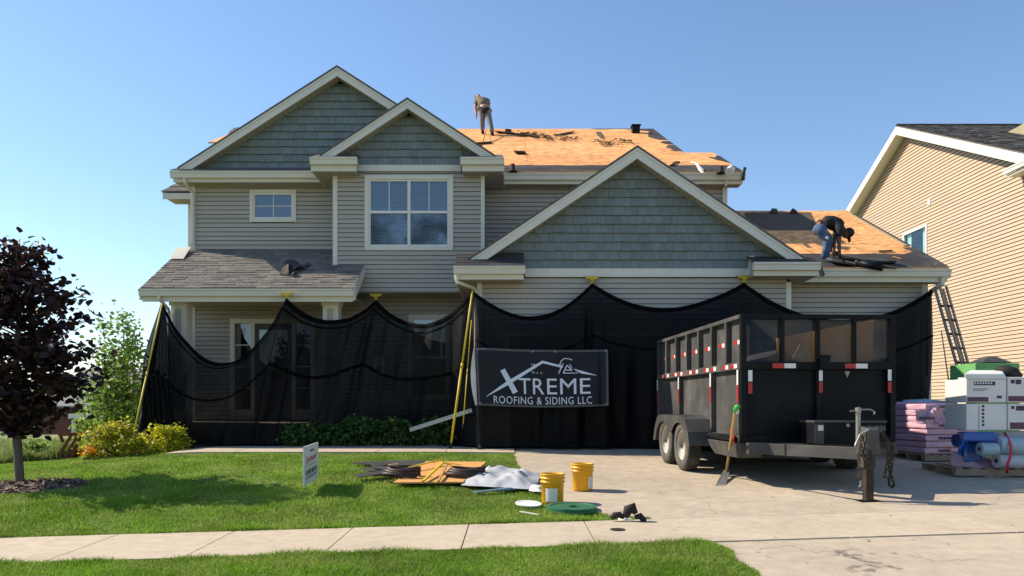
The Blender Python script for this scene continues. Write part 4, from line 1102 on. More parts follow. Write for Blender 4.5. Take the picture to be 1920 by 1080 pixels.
dk.prism([(5.2, YT, zt_), (9.0, YT, zt_), (9.0, 24.9, zt_ - (24.9 - YT) * .5), (5.2, 24.9, zt_ - (24.9 - YT) * .5)], (0, 0, -.04))
dk.build('roof_deck', MT['lumber'], troof)
MB().prism([(x_t1 - .05, TW, 3.4), (x_t1 - .05, YT, zt_ - .15), (x_t1 - .05, 24.4, 3.4)], (.05, 0, 0)).build('gable_end', MT['siding'], house)
MB().hexa([(8.9, TY, TZ - .22), (9.0, TY, TZ - .22), (9.0, YT, zt_ - .22), (8.9, YT, zt_ - .22), (8.9, TY, TZ - .035), (9.0, TY, TZ - .035), (9.0, YT, zt_ - .035), (8.9, YT, zt_ - .035)]).build('rake_board', MT['trim'], house)
osb_field(troof, 5.22, 8.98, 0.0, (YT - TY) * math.sqrt(1.25), TY, TZ, TM, lambda y: 8.98)
yB = TP(1600, 475).y
felt(troof, [(5.3, TY + .01), (9.02, TY + .01), (9.02, yB + .5), (8.72, yB + .45), (8.80, yB + .15), (8.55, yB)] + wob(8.5, 5.3, 10, lambda x: yB + .02 * math.sin(x * 5)), TY, TZ, TM)
felt(troof, [tuple(TP(px, py).xy) for px, py in ((1395, 398), (1520, 397), (1530, 418), (1522, 431), (1438, 431), (1400, 415))], TY, TZ, TM, mat='oldfelt')
felt(troof, [(8.86, yB + .6)] + wob(8.83, 8.86, 3, lambda x: 18.0) + [(8.9, 20.2), (9.015, 20.2), (9.015, yB + .6)], TY, TZ, TM, mat='felt', dz=.02)
e_ = MB()
e_.hexa([(8.80, yB + .55, TZ + TM * (yB + .55 - TY) + .026), (8.90, yB + .55, TZ + TM * (yB + .55 - TY) + .026), (8.90, YT, zt_ + .026), (8.80, YT, zt_ + .026), (8.80, yB + .55, TZ + TM * (yB + .55 - TY) + .045), (8.90, yB + .55, TZ + TM * (yB + .55 - TY) + .045), (8.90, YT, zt_ + .045), (8.80, YT, zt_ + .045)])
e_.build('edge_batten', MT['lumber'], troof)
# ---- porch
YP = 16.3
pz, pm = ZZ(540, YP), 0.0
wallz = ZZ(467, LW)
pm = (wallz - pz) / (LW - YP)
px0, px1 = XX(263, YP), XX(664, YP)
proof = MB().prism([(px0, YP, pz - .03), (px1, YP, pz - .03), (px1, LW, wallz - .03), (px0, LW, wallz - .03)], (0, 0, .03)).build('porch_roof', MT['shingle_joined'], house)
cs = 1 / math.sqrt(1 + pm * pm); sl = 0.0; Ls = (LW - YP) / cs; r_ = 0
while sl < Ls - .02:
    s1_ = min(sl + .142, Ls)
    y0_, y1_ = YP + sl * cs, YP + s1_ * cs
    x = px0 - random.random() * .3
    xe = px1 if y0_ < DW - .05 else x_d0
    while x < xe:
        w_ = random.choice((.22, .3, .36, .28)); a_, b_ = max(x, px0), min(x + w_ - .004, xe); x += w_
        if b_ - a_ < .03: continue
        th_ = random.choice((.012, .018, .024))
        z0_, z1_ = pz + pm * (y0_ - YP), pz + pm * (y1_ - YP)
        MB().add([(a_, y0_, z0_ + th_), (b_, y0_, z0_ + th_), (b_, y1_, z1_ + .006), (a_, y1_, z1_ + .006), (a_, y0_, z0_ + .001), (b_, y0_, z0_ + .001)], [(0, 1, 2, 3), (4, 5, 1, 0), (4, 0, 3), (5, 2, 1)]).build('shingle', MT['shingle'], proof)
    sl = s1_; r_ += 1
eave(house, px0, px1, YP - .1, ZZ(541, YP - .1), YP + .2, drop=.26, gh=.15, soffit=False)
MB().hexa([(px1 - .02, YP, pz - .26), (px1 + .02, YP, pz - .26), (px1 + .02, DW, pz + pm * (DW - YP) - .2), (px1 - .02, DW, pz + pm * (DW - YP) - .2), (px1 - .02, YP, pz - .005), (px1 + .02, YP, pz - .005), (px1 + .02, DW, pz + pm * (DW - YP) - .005), (px1 - .02, DW, pz + pm * (DW - YP) - .005)]).build('rake_board', MT['trim'], house)
MB().hexa([(px0 - .02, YP, pz - .26), (px0 + .02, YP, pz - .26), (px0 + .02, LW, wallz - .2), (px0 - .02, LW, wallz - .2), (px0 - .02, YP, pz - .005), (px0 + .02, YP, pz - .005), (px0 + .02, LW, wallz - .005), (px0 - .02, LW, wallz - .005)]).build('rake_board', MT['trim'], house)
zc = ZZ(556, YP)
MB().box(px0 + .25, px1 - .1, YP + .02, YP + .35, zc, zc + .2).build('porch_beam', MT['trim'], house)
cl = MB()
for k in range(32):
    a_ = px0 + .1 + k * (px1 - px0 - .2) / 32
    cl.box(a_ + .006, a_ + (px1 - px0 - .2) / 32 - .006, YP + .352, LW - .03, zc + .05, zc + .065)
cl.box(px0 + .1, px1 - .1, YP + .352, LW - .03, zc + .066, zc + .075)
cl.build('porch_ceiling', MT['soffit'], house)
pslab = MB().box(px0 + .35, x_d0 + .7, YP + .15, LW - .03, 0.0, .50).build('porch_slab', MT['walk'], house, bevel=.01)
for pa, pb in ((320, 349), (605, 634)):
    Yc = 16.68; a_, b_ = XX(pa, Yc), XX(pb, Yc); d_ = b_ - a_
    cm = MB().box(a_, b_, Yc, Yc + d_, .502, zc - .002).build('porch_column', MT['trim'], house, bevel=.006)
    MB().box(a_ - .03, b_ + .03, Yc - .03, Yc + d_ + .03, zc - .14, zc - .003).build('capital', MT['trim'], cm, bevel=.006)
    MB().box(a_ + .08, b_ - .08, Yc - .008, Yc - .001, .8, zc - .2).build('inset_panel', MT['siding'], cm)
    for q in (a_ + .075, b_ - .1):
        MB().box(q, q + .025, Yc - .02, Yc - .0085, .8, zc - .2).build('panel_moulding', MT['trim'], cm)
# front door with two sidelights
dx0, dx1, dz0, dz1 = door
dt = MB()
c_ = .11
dt.box(dx0, dx0 + c_, LW - .045, LW + .03, dz0, dz1); dt.box(dx1 - c_, dx1, LW - .045, LW + .03, dz0, dz1); dt.box(dx0 + c_, dx1 - c_, LW - .045, LW + .03, dz1 - c_, dz1)
sx0, sx1 = XX(471, LW), XX(555, LW)
dt.box(sx0, sx0 + .09, LW - .035, LW + .03, dz0, dz1 - c_); dt.box(sx1 - .09, sx1, LW - .035, LW + .03, dz0, dz1 - c_)
fd = dt.build('front_door', MT['trim'], house, bevel=.005)
MB().box(sx0 + .09, sx1 - .09, LW + .0, LW + .04, dz0 + .02, dz1 - c_).build('door_leaf', MT['door'], fd)
for a_, b_ in ((dx0 + c_, sx0), (sx1, dx1 - c_)):
    MB().box(a_ + .0, b_, LW + .01, LW + .03, dz0, dz0 + .25).build('sidelight_panel', MT['trim'], fd)
    MB().box(a_, b_, LW + .015, LW + .025, dz0 + .252, dz1 - c_).build('sidelight_pane', MT['dark_glass'], fd)
    for k in (1, 2, 3):
        zz_ = dz0 + .25 + k * (dz1 - c_ - dz0 - .25) / 4
        MB().box(a_, b_, LW + .005, LW + .0145, zz_ - .012, zz_ + .012).build('muntin', MT['trim'], fd)
MB().box(sx0 + .2, sx1 - .2, LW - .012, LW - .001, dz0 + 1.0, dz1 - c_ - .15).build('door_pane', MT['dark_glass'], fd)
MB().tube([(sx1 - .15, LW - .001, dz0 + 1.0), (sx1 - .15, LW - .06, dz0 + 1.0), (sx1 - .24, LW - .06, dz0 + 1.0)], .012).build('door_handle', MT['zinc'], fd)
MB().box(dx0 - .3, dx1 + .3, LW + .16, LW + .3, dz0, dz1 + .2).build('dark_recess', MT['room'], house)
# ---- downspouts
Yd = 17.9
spout(house, [at(346, 334, Yd), at(346, 341, Yd), at(362, 362, LW - .06), at(361, 366, LW - .07), at(361, 455, LW - .07), at(357, 462, LW - .12)])
spout(house, [at(297, 549, 16.25), at(298, 560, 16.25), at(316, 580, 16.5), at(318, 588, 16.62), at(318, 770, 16.62)])
spout(house, [at(855, 515, 15.03), at(857, 529, 15.05), at(889, 541, 15.5), at(893, 547, 15.55), at(892, 835, 15.55)])
spout(house, [at(1768, 520, 15.78), at(1767, 532, 15.8), at(1748, 545, 16.1), at(1741, 556, 16.15), at(1741, 800, 16.15)], w=.07)
# small crown of the gutter end: rods and elbow on the far right corner of the main eave
spout(house, [at(1362, 334, 18.2), at(1361, 346, 18.25), at(1357, 352, 18.55), at(1357, 400, 18.55)])
# electricity meter and conduit on the lower wall
mt_ = MB().box(XX(701, LW), XX(723, LW), LW - .16, LW - .021, ZZ(703, LW), ZZ(668, LW)).build('meter_box', MT['carton'], house, bevel=.01)
MB().lathe([(.0, -.23), (.06, -.225), (.075, -.2), (.075, -.161)], (XX(713, LW), LW, ZZ(692, LW)), 14, axis='y').build('meter_dial', MT['zinc'], mt_)
MB().tube([at(711, 704, LW - .1), at(711, 815, LW - .1)], .025, 8).build('conduit', MT['zinc'], mt_)
# vents and pipes that belong to the roof
vb = RP(1192, 249, .02)
v_ = MB(); v_.box(vb.x - .12, vb.x + .12, vb.y - .1, vb.y + .15, vb.z - .05, vb.z + .2); v_.box(vb.x - .15, vb.x + .15, vb.y - .14, vb.y + .18, vb.z + .2, vb.z + .235)
v_.build('roof_vent', MT['black'], house, bevel=.01)
for px, py, h_, m_ in ((961, 323, .19, 'blackrubber'), (1352, 325, .17, 'blackrubber')):
    b_ = RP(px, py, .0)
    MB().lathe([(.12, 0.0), (.1, .03), (.055, .06), (.055, h_), (.05, h_), (.05, .05)], b_, 14).build('vent_pipe', MT[m_], house, smooth=True)
# ------------------------------------------------------------------ neighbouring house on the right
NX = 15.94
nb = thing('neighbour_house', 'tan lap-sided gable end of the next house beyond the ladder', 'house', (NX, 30, 0))
nyp, nzp, nm = 30.9, 12.09, 0.47
nwall = MB().prism([(NX + .75, 23.0, -.9), (NX + .75, 38.8, -.9), (NX + .75, 38.8, nzp - .31 - 7.9 * nm), (NX + .75, nyp, nzp - .31), (NX + .75, 23.0, nzp - .31 - 7.9 * nm)], (.12, 0, 0)).build('gable_wall', MT['room'], nb)
nwin = (XX(0, 1), 0)
wy0, wy1 = 29.45, 31.25
wz1 = ZZ(419, wy0); wz0 = wz1 - 1.8
def nspan(z):
    r = (nzp - .28 - z) / nm
    return (-min(nyp + r, 38.8), -max(nyp - r, 23.0))
siding(nwall, MT['nbsiding'], (NX, 0, 0), (0, -1, 0), (-1, 0, 0), -.8, nzp - .3, nspan, e=0.127, gap=.019, holes=[(-wy1 + .05, -wy0 - .05, wz0 + .05, wz1 - .05)])
# front part of the wall, nearer than the gable's corner
nwall2 = MB().box(NX + .02, NX + .14, 15.6, 22.999, -.9, 7.55).build('front_wing_wall', MT['room'], nb)
siding(nwall2, MT['nbsiding'], (NX, 0, 0), (0, -1, 0), (-1, 0, 0), -.8, 7.55, lambda z: (-23.0, -15.6), e=0.127, gap=.019)
# window
wf = MB()
wf.box(NX - .05, NX + .03, wy0, wy0 + .09, wz0, wz1); wf.box(NX - .05, NX + .03, wy1 - .09, wy1, wz0, wz1); wf.box(NX - .05, NX + .03, wy0 + .09, wy1 - .09, wz1 - .09, wz1); wf.box(NX - .05, NX + .03, wy0 + .09, wy1 - .09, wz0, wz0 + .09)
nw = wf.build('window', MT['nbtrim'], nb, bevel=.006)
MB().box(NX + .01, NX + .02, wy0 + .09, wy1 - .09, wz0 + .09, wz1 - .09).build('pane', MT['nbglass'], nw)
cu = MB()
for k, (a, b, t) in enumerate(((wy0 + .1, wy0 + .5, .22), (wy1 - .42, wy1 - .1, -.05))):
    cu.grid(lambda i, j: (NX + .10 + .02 * math.sin(i * 1.9), a + (b - a) * i / 12 + t * (j / 6) ** 1.5 * (1 if k == 0 else -1) * (1 - i / 12), wz1 - .05 - 1.3 * j / 6), 12, 6)
cu.build('curtain', MT['curtain'], nw)
MB().add([(NX + .6, wy0 - .3, wz0 - .3), (NX + .6, wy1 + .3, wz0 - .3), (NX + .6, wy1 + .3, wz1 + .3), (NX + .6, wy0 - .3, wz1 + .3)], [(0, 1, 2, 3)]).build('dark_recess', MT['room'], nw)
# roof: slopes, rake boards, soffits
def nslope(s, x0, x1, o, th, r=8.05):
    y1 = nyp + s * r
    return MB().prism([(x0, nyp, nzp + o), (x0, y1, nzp - r * nm + o), (x0, y1, nzp - r * nm + o - th), (x0, nyp, nzp + o - th)], (x1 - x0, 0, 0))
nroof = bpy.data.objects.new('roof', None); COL.objects.link(nroof); adopt(nroof, nb)
sh = MB()
for s in (-1, 1):
    nslope(s, NX - .47, NX + 14, .05, .05).build('slope', MT['shingle_joined'], nroof)
    nslope(s, NX - .50, NX - .465, -.001, .32, 7.9).build('rake_board', MT['nbtrim'], nroof, bevel=.005)
    nslope(s, NX - .463, NX - .0, -.24, .012, 7.9).build('soffit', MT['nbtrim'], nroof)
for k in range(58):
    y0_ = nyp - 8.05 + k * .14; t0 = nzp + .05 - (nyp - y0_) * nm
    x = NX - .47
    while x < NX + 7:
        w_ = random.choice((.2, .3, .26, .36)); th_ = random.choice((.010, .016, .022))
        sh.add([(x, y0_, t0 + th_), (x + w_, y0_, t0 + th_), (x + w_, y0_ + .14, t0 + .14 * nm + .004), (x, y0_ + .14, t0 + .14 * nm + .004), (x, y0_, t0), (x + w_, y0_, t0)], [(0, 1, 2, 3), (4, 5, 1, 0)])
        x += w_ + .004
tag(sh.build('shingle', MT['shingle_joined'], nroof), kind='stuff')
MB().tube([(NX - .47, nyp, nzp + .06), (NX + 14, nyp, nzp + .06)], .06, 6).build('ridge_cap', MT['felt'], nroof)
# eave of the front wing: gutter, soffit and downspout along the wall
gx0 = NX - .60
gz0 = ZZ(322, 24.0) + .06
pr = [(gx0, gz0), (gx0, gz0 - .04), (gx0 + .02, gz0 - .06), (gx0 + .035, gz0 - .15), (gx0 + .12, gz0 - .15), (gx0 + .12, gz0)]
MB().prism([(x, 15.6, z) for x, z in pr], (0, 8.45, 0)).build('gutter', MT['nbtrim'], nb)
MB().box(gx0 + .122, NX + .0, 15.6, 24.0, gz0 - .24, gz0 - .16).build('soffit', MT['nbtrim'], nb)
MB().prism([(gx0 + .05, 24.05, gz0), (gx0 + .05, 24.05, gz0 + .03), (NX + 5.6, 24.05, gz0 + 2.85), (NX + 5.6, 24.05, gz0 + 2.8)], (0, -8.4, 0)).build('wing_roof', MT['shingle_joined'], nb)
MB().tube([(gx0 + .06, 22.8, gz0 - .1), (gx0 + .06, 22.8, gz0 - .25), (NX - .06, 22.6, gz0 - .55), (NX - .06, 22.6, -.2)], .045, 6).build('downspout', MT['nbtrim'], nb)
# rendered chimney on the far roof slope
ch = at(1925, 262, 27.9)
MB().box(ch.x - .28, ch.x + 1.5, 27.3, 28.6, 8.8, ZZ(236, 27.9)).build('chimney', MT['olive'], nb, bevel=.01)
MB().box(NX - .05, NX - .001, 29.2, 29.38, ZZ(385, 29.3), ZZ(373, 29.3)).build('wall_vent', MT['nbtrim'], nb, bevel=.012)
# ------------------------------------------------------------------ debris netting, brackets, poles and the banner
def cat_curve(anchors, sags, n):
    """top edge of a hung net: points along the anchors, each span sagging"""
    out = []
    for k in range(len(anchors) - 1):
        a, b = anchors[k], anchors[k + 1]
        for q in range(n):
            t = q / n
            p = a.lerp(b, t); p.z -= 4 * sags[k] * t * (1 - t)
            out.append(p)
    out.append(anchors[-1].copy())
    return out
def hung_net(name, label, top, bot, nv, mat, folds, hems, train=0.0, seed=0, hold=()):
    """cloth between a top curve and a bottom curve, with folds that fall from the points it hangs from"""
    root = thing(name, label, 'debris net', tuple(bot[len(bot) // 2]), group='black debris nets hung along the house')
    n = len(top)
    P = [[None] * n for _ in range(nv + 1)]
    for i in range(n):
        for j in range(nv + 1):
            t = j / nv
            p = top[i].lerp(bot[i], t)
            amp = folds * (0.25 + t) * (1 - 0.25 * t)
            w = mnoise.noise((i * 0.12 + seed, t * 0.7, seed)) + 0.55 * mnoise.noise((i * 0.30, t * 1.3 + seed, 3.1)) + 0.25 * mnoise.noise((i * 0.7, t * 2 + seed, 8.1)) + 0.22 * abs(mnoise.noise((i * 0.33 + t * 2.6, t * 3.4 - i * .12, seed + 2)))
            p.y -= amp * w + 0.10 * math.sin(t * math.pi) * 0.6
            for h in hold:
                d = (i - h) / 9.0
                g_ = math.exp(-abs(d) * 1.1)
                fr_ = (i - h) * (1.15 - .45 * t) + 2.2 * mnoise.noise((i * .15, t * .8, seed + h))
                p.y -= 0.12 * g_ * min(1, t * 4) * (1 - .55 * t) * math.sin(fr_)
            p.x += 0.05 * mnoise.noise((i * 0.4, t * 2.2, seed + 5.0)) * math.sin(t * math.pi)
            P[j][i] = p
    mb = MB()
    rows_ = [list(r) for r in P]
    if train:
        for q in range(1, 5):
            r = []
            for i in range(n):
                p = rows_[nv][i].copy()
                p.y -= train * q / 4 * (0.6 + 0.7 * mnoise.noise((i * .31, 2.2, seed)))
                p.z = gzf(p.x, p.y) + 0.04 + 0.05 * abs(mnoise.noise((i * .7, q * .9, seed)))
                r.append(p)
            rows_.append(r)
    mb.grid(lambda i, j: rows_[j][i], n - 1, len(rows_) - 1)
    mb.build('net_sheet', MT[mat], root, smooth=True)
    for t0, t1, off in hems:
        h = MB()
        def Q(i, j):
            t = (t0 + (t1 - t0) * j / 2)
            f = t * nv; k = min(int(f), nv - 1)
            p = P[k][i].lerp(P[k + 1][i], f - k)
            p.y -= off + (0.012 if j == 1 else 0)
            p.z += 0.02 * math.sin(i * .2 + t0 * 9)
            return p
        h.grid(Q, n - 1, 2)
        h.build('hem', MT['hem'], root, smooth=True)
    return root, P
YN = 16.2
A = [at(305, 570, YN), at(538, 559, 16.12), at(705, 561, 16.9), at(885, 547, 15.22)]
topL = cat_curve([at(296, 610, 18.2)] + A, [0.25, 1.30, 0.48, 0.60], 40)
botx = [(0, 262, 17.9), (36, 263, 15.85), (40, 265, 15.75), (60, 345, 15.95), (80, 470, 16.0), (100, 560, 16.05), (120, 650, 16.35), (140, 760, 16.7), (160, 893, 15.45)]
def bot_at(i, tab):
    px = float(np.interp(i, [t[0] for t in tab], [t[1] for t in tab])); Y = float(np.interp(i, [t[0] for t in tab], [t[2] for t in tab]))
    x = XX(px, Y)
    return Vector((x, Y, max(gzf(x, Y), 0.0) + .03))
nL = len(topL)
botL = [bot_at(i, botx) for i in range(nL)]
hung_net('debris_net', 'sheer black net draped across the porch and front door', topL, botL, 34, 'net', 0.30, [(0.0, .035, .012), (.44, .465, .01), (.06, .075, .012)], train=.12, seed=1.7, hold=(40, 80, 120, 160))
_nt = [o for o in COL.objects if o.name == 'debris_net'][0]
gf = MB()
def gpt(i, j):
    t = j / 18; u = i / 24
    a = at(301 + 9 * u, 570 + 6 * u, 16.08); b = Vector((XX(264 + 74 * u, 15.72), 15.72, 0.03))
    p = a.lerp(b, t)
    p.y -= .06 * math.sin(i * 1.7 + 1.5 * math.sin(j * .35)) * min(1, t * 3) + .10 * math.sin(t * math.pi)
    p.x -= .16 * math.sin(t * math.pi) ** 1.2 * (1 - u) * .8
    if t > .84: p.y -= .05 * math.sin(j * 2.2 + i * .5); p.x += .03 * math.sin(j * 3 + i)
    return p
gf.grid(gpt, 24, 18)
gf.build('gathered_end', MT['net2'], _nt, smooth=True)
B = [at(889, 547, 15.2), at(1110, 533, 15.36), at(1395, 529, 15.36), at(1748, 541, 15.95)]
topG = cat_curve(B, [0.56, 0.49, 0.72], 40)
tabG = [(0, 893, 15.15), (40, 1110, 15.3), (80, 1395, 15.3), (120, 1738, 15.9)]
botG = [bot_at(i, tabG) for i in range(len(topG))]
hung_net('debris_net', 'dense black net covering the garage front behind the trailer', topG, botG, 34, 'net2', 0.18, [(0.0, .03, .012), (.30, .315, .01)], train=.12, seed=6.3, hold=(0, 40, 80, 120))
# yellow brackets the nets hang from
br = MB(); br.box(-.12, .12, -.03, .03, .0, .045); br.box(-.15, .15, -.02, .02, .045, .06); br.box(-.03, .03, -.02, .02, -.09, .0); br.box(-.05, .05, -.045, -.03, -.03, .03)
brs = None
for k, (px, py, Y, lab) in enumerate(((538, 554, 16.13, 'yellow net bracket under the porch gutter'), (705, 556, 17.38, 'yellow net bracket under the bay beside the porch'),
                                      (1110, 524, 15.50, 'yellow net bracket on the garage trim above the banner'), (1395, 522, 15.50, 'yellow net bracket on the garage trim above the trailer'))):
    p = at(px, py, Y)
    if brs is None:
        brs = thing('net_bracket', lab, 'bracket', p, group='yellow brackets that carry the nets')
        o = MB(); o.v = br.v; o.f = br.f
        o.build('clamp_plate', MT['yellowsteel'], brs, local=True, bevel=.004)
        MB().tube([(0, -.01, -.09), (0, -.03, -.14), (.02, -.04, -.16), (.035, -.03, -.13)], .008, 6).build('hook', MT['zinc'], brs, local=True)
    else:
        copy_tree(brs, p, label=lab)
def pole(label, p, q, r=.022):
    t = thing('net_pole', label, 'pole', q, group='yellow poles that prop the nets')
    p, q = Vector(p), Vector(q)
    m = p.lerp(q, .48)
    MB().tube([q, m], r, 10).build('lower_tube', MT['yellow'], t, smooth=True)
    MB().tube([m, p], r * .8, 10).build('upper_tube', MT['yellow'], t, smooth=True)
    MB().tube([m - (p - q).normalized() * .05, m + (p - q).normalized() * .05], r * 1.12, 10).build('collar', MT['yellow'], t, smooth=True)
    MB().tube([q - (p - q).normalized() * .05, q + (p - q).normalized() * .06], r * 1.35, 10).build('foot', MT['blackrubber'], t, smooth=True)
g0 = Vector((XX(845, 15.1), 15.1, .03))
pole('thick yellow pole leaning from the path to the garage corner', at(886, 545, 14.95), g0 + Vector((0, 0, .05)), .023)
pole('thin yellow pole behind the thick one at the garage corner', at(884, 600, 15.05), at(868, 800, 15.2), .011)
g1 = Vector((XX(243, 15.4), 15.4, 0)); g1.z = gzf(g1.x, g1.y) + .04
pole('yellow pole leaning at the left end of the porch net', at(304, 570, 15.92), g1, .018)
# ---- banner
YB_ = 14.98
def bpt(u, v, off=0.0):
    """u right, v down on the banner (0..1)"""
    tl, tr_, br_, bl = at(892, 652, YB_), at(1140, 655, YB_), at(1141, 761, YB_), at(897, 760, YB_)
    p = tl.lerp(tr_, u).lerp(bl.lerp(br_, u), v)
    w = .035 * math.sin(u * 5.5 + v * 1.5) * (1 - .4 * v) + .05 * math.exp(-((u - .10 - .12 * v) / .05) ** 2) - .05 * math.exp(-((u - .955) / .02) ** 2) + .02 * math.sin(u * 13 + v * 4) * (1 - v)
    p.y += -w - off
    p.z -= .035 * math.sin(u * math.pi) * (1 - v) * .8 + .035 * math.sin(u * math.pi) * v
    return p
ban = thing('company_banner', 'dark roofing company banner with silver lettering hung on the garage net', 'banner', tuple(bpt(.5, 1)))
mb = MB(); mb.grid(lambda i, j: bpt(i / 60, j / 16), 60, 16); mb.grid(lambda i, j: bpt(1 - i / 60, j / 16, -.006), 60, 16)
mb.build('sheet', MT['bannerm'], ban, smooth=True)
mb = MB()
for u0, v0, u1, v1 in ((0, 0, 1, 0), (0, .965, 1, .965)):
    mb.grid(lambda i, j: bpt(i / 60, v0 + j * .035, .004), 60, 1)
for u0 in (0, .985):
    mb.grid(lambda i, j: bpt(u0 + i * .015, .036 + j / 16 * .928, .004), 1, 16)
mb.build('hem', M('banner_hem', (0.075, 0.078, 0.085), rough=.5), ban, smooth=True)
# corner of the sheet turned back at the left
mb = MB(); mb.grid(lambda i, j: bpt(.0, 1 - j / 10 * .98) + Vector((-.02 - .10 * (i / 4) * math.sin(j / 10 * 2.6 + .35) , -.03 - .04 * math.sin(i / 4 * 2), 0)), 4, 10)
mb.build('turned_edge', MT['bannerback'], ban, smooth=True)
for u, v in ((.015, .03), (.43, .03), (.60, .03), (.985, .03), (.985, .96), (.015, .96)):
    p = bpt(u, v, .006); MB().lathe([(.012, 0), (.02, -.004), (.012, -.006)], p, 10, axis='y').build('grommet', MT['zinc'], ban)
def bz(x, y):                                  # close-up pixels of the banner to u, v
    return ((x - 85) / 1700.0, (y - 150) / 735.0)
def banner_text(body, x0, x1, y0, y1, name, spacing=1.0):
    cu = bpy.data.curves.new(name, 'FONT'); cu.body = body; cu.size = 1.0; cu.space_character = spacing; cu.fill_mode = 'FRONT'; cu.resolution_u = 3
    cu.offset = 0.0
    o = bpy.data.objects.new(name, cu); COL.objects.link(o)
    bpy.context.view_layer.update()
    me = bpy.data.meshes.new_from_object(o.evaluated_get(bpy.context.evaluated_depsgraph_get()))
    bpy.data.objects.remove(o)
    co = np.array([v.co[:] for v in me.vertices])
    mn, mx = co.min(0), co.max(0)
    for v in me.vertices:
        fx = (v.co.x - mn[0]) / (mx[0] - mn[0]); fy = (v.co.y - mn[1]) / (mx[1] - mn[1])
        v.co = bpt(*bz(x0 + (x1 - x0) * fx, y1 + (y0 - y1) * fy), .006)
    return link_mesh(name, me, MT['print_'], ban)
for ch_, xa_, xb_ in (('T', 625, 776), ('R', 806, 952), ('E', 990, 1120), ('M', 1160, 1370), ('E', 1418, 1555)):
    banner_text(ch_, xa_, xb_, 516, 718, 'letter')
banner_text('ROOFING & SIDING LLC', 290, 1570, 752, 848, 'lettering', 1.1)
def stroke(pts, w, name='emblem'):
    """a printed stroke: pts in close-up pixels, w widths"""
    vs, fs = [], []
    fine, ws = [], []
    for k in range(len(pts) - 1):
        for q in range(8):
            t = q / 8
            fine.append((pts[k][0] + (pts[k + 1][0] - pts[k][0]) * t, pts[k][1] + (pts[k + 1][1] - pts[k][1]) * t)); ws.append(w[k] + (w[k + 1] - w[k]) * t)
    fine.append(pts[-1]); ws.append(w[-1])
    for k, p in enumerate(fine):
        a, b = fine[max(k - 1, 0)], fine[min(k + 1, len(fine) - 1)]
        d = math.hypot(b[0] - a[0], b[1] - a[1]) or 1
        nx_, ny_ = -(b[1] - a[1]) / d * ws[k] / 2, (b[0] - a[0]) / d * ws[k] / 2
        vs += [bpt(*bz(p[0] + nx_, p[1] + ny_), .0065), bpt(*bz(p[0] - nx_, p[1] - ny_), .0065)]
        if k: fs.append((2 * k - 2, 2 * k - 1, 2 * k + 1, 2 * k))
    return MB().add(vs, fs).build(name, MT['print_'], ban)
stroke([(420, 416), (575, 706)], [66, 72], 'letter')
stroke([(196, 766), (480, 585), (935, 306)], [6, 48, 30], 'roofline_emblem')
stroke([(925, 300), (1200, 366)], [30, 28], 'roofline_emblem')
stroke([(1345, 396), (1450, 440), (1636, 484)], [10, 34, 4], 'roofline_emblem')
stroke([(1145, 450), (1205, 320)], [14, 12], 'roofline_emblem')
stroke([(1155, 350), (1180, 290), (1225, 256), (1280, 262), (1325, 278)], [12, 12, 11, 10, 12], 'roofline_emblem')
stroke([(1205, 445), (1255, 345), (1320, 410), (1230, 405)], [14, 14, 14, 10], 'roofline_emblem')
stroke([(1205, 446), (1400, 446)], [12, 8], 'roofline_emblem')
stroke([(1290, 330), (1318, 382)], [10, 10], 'roofline_emblem')
for k, (x, y) in enumerate(((795, 340), (812, 342), (829, 338), (800, 440), (824, 446), (864, 448), (915, 448))):
    stroke([(x, y - 10 - 4 * (k > 2)), (x + 6, y + 8)], [9, 9], 'small_print')
# ------------------------------------------------------------------ dump trailer
TX, TYY, TZ0 = XX(1390, 10.4), 10.4, gzf(4.2, 10.4)
TL, TWD = 4.45, 2.17
tra = thing('dump_trailer', 'black high-sided tandem dump trailer with mesh front parked on the driveway', 'trailer', (TX, TYY, TZ0), math.atan2(0.069, 1))
def tz(py): return ZZ(py, 10.4) - TZ0
ztop, zmid, zbot = tz(588), tz(685), tz(829)
def tp(mb, name, mat, bevel=.004, parent=None, smooth=False):
    return mb.build(name, MT[mat], parent or tra, local=True, bevel=bevel, smooth=smooth)
P_ = .075                                        # depth of the posts in front of the sheets
tp(MB().box(P_, TWD - P_, P_, P_ + .01, zbot, zmid - .05), 'front_panel', 'black')
tp(MB().box(P_, P_ + .01, P_ + .012, TL, zbot + .08, zmid - .05), 'side_panel', 'black_sunlit')
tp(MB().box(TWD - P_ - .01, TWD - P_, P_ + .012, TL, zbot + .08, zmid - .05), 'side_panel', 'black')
tp(MB().box(P_, P_ + .01, P_ + .012, TL, zmid + .05, ztop - .05), 'side_board', 'black_sunlit')
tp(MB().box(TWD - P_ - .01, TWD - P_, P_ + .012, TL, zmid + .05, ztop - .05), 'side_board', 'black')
tp(MB().box(.03, TWD - .03, TL - .06, TL - .03, zbot, ztop - .6), 'tailgate', 'black')
tp(MB().box(P_, TWD - P_, P_ + .012, TL - .06, zbot + .02, zbot + .05), 'load_floor', 'black')
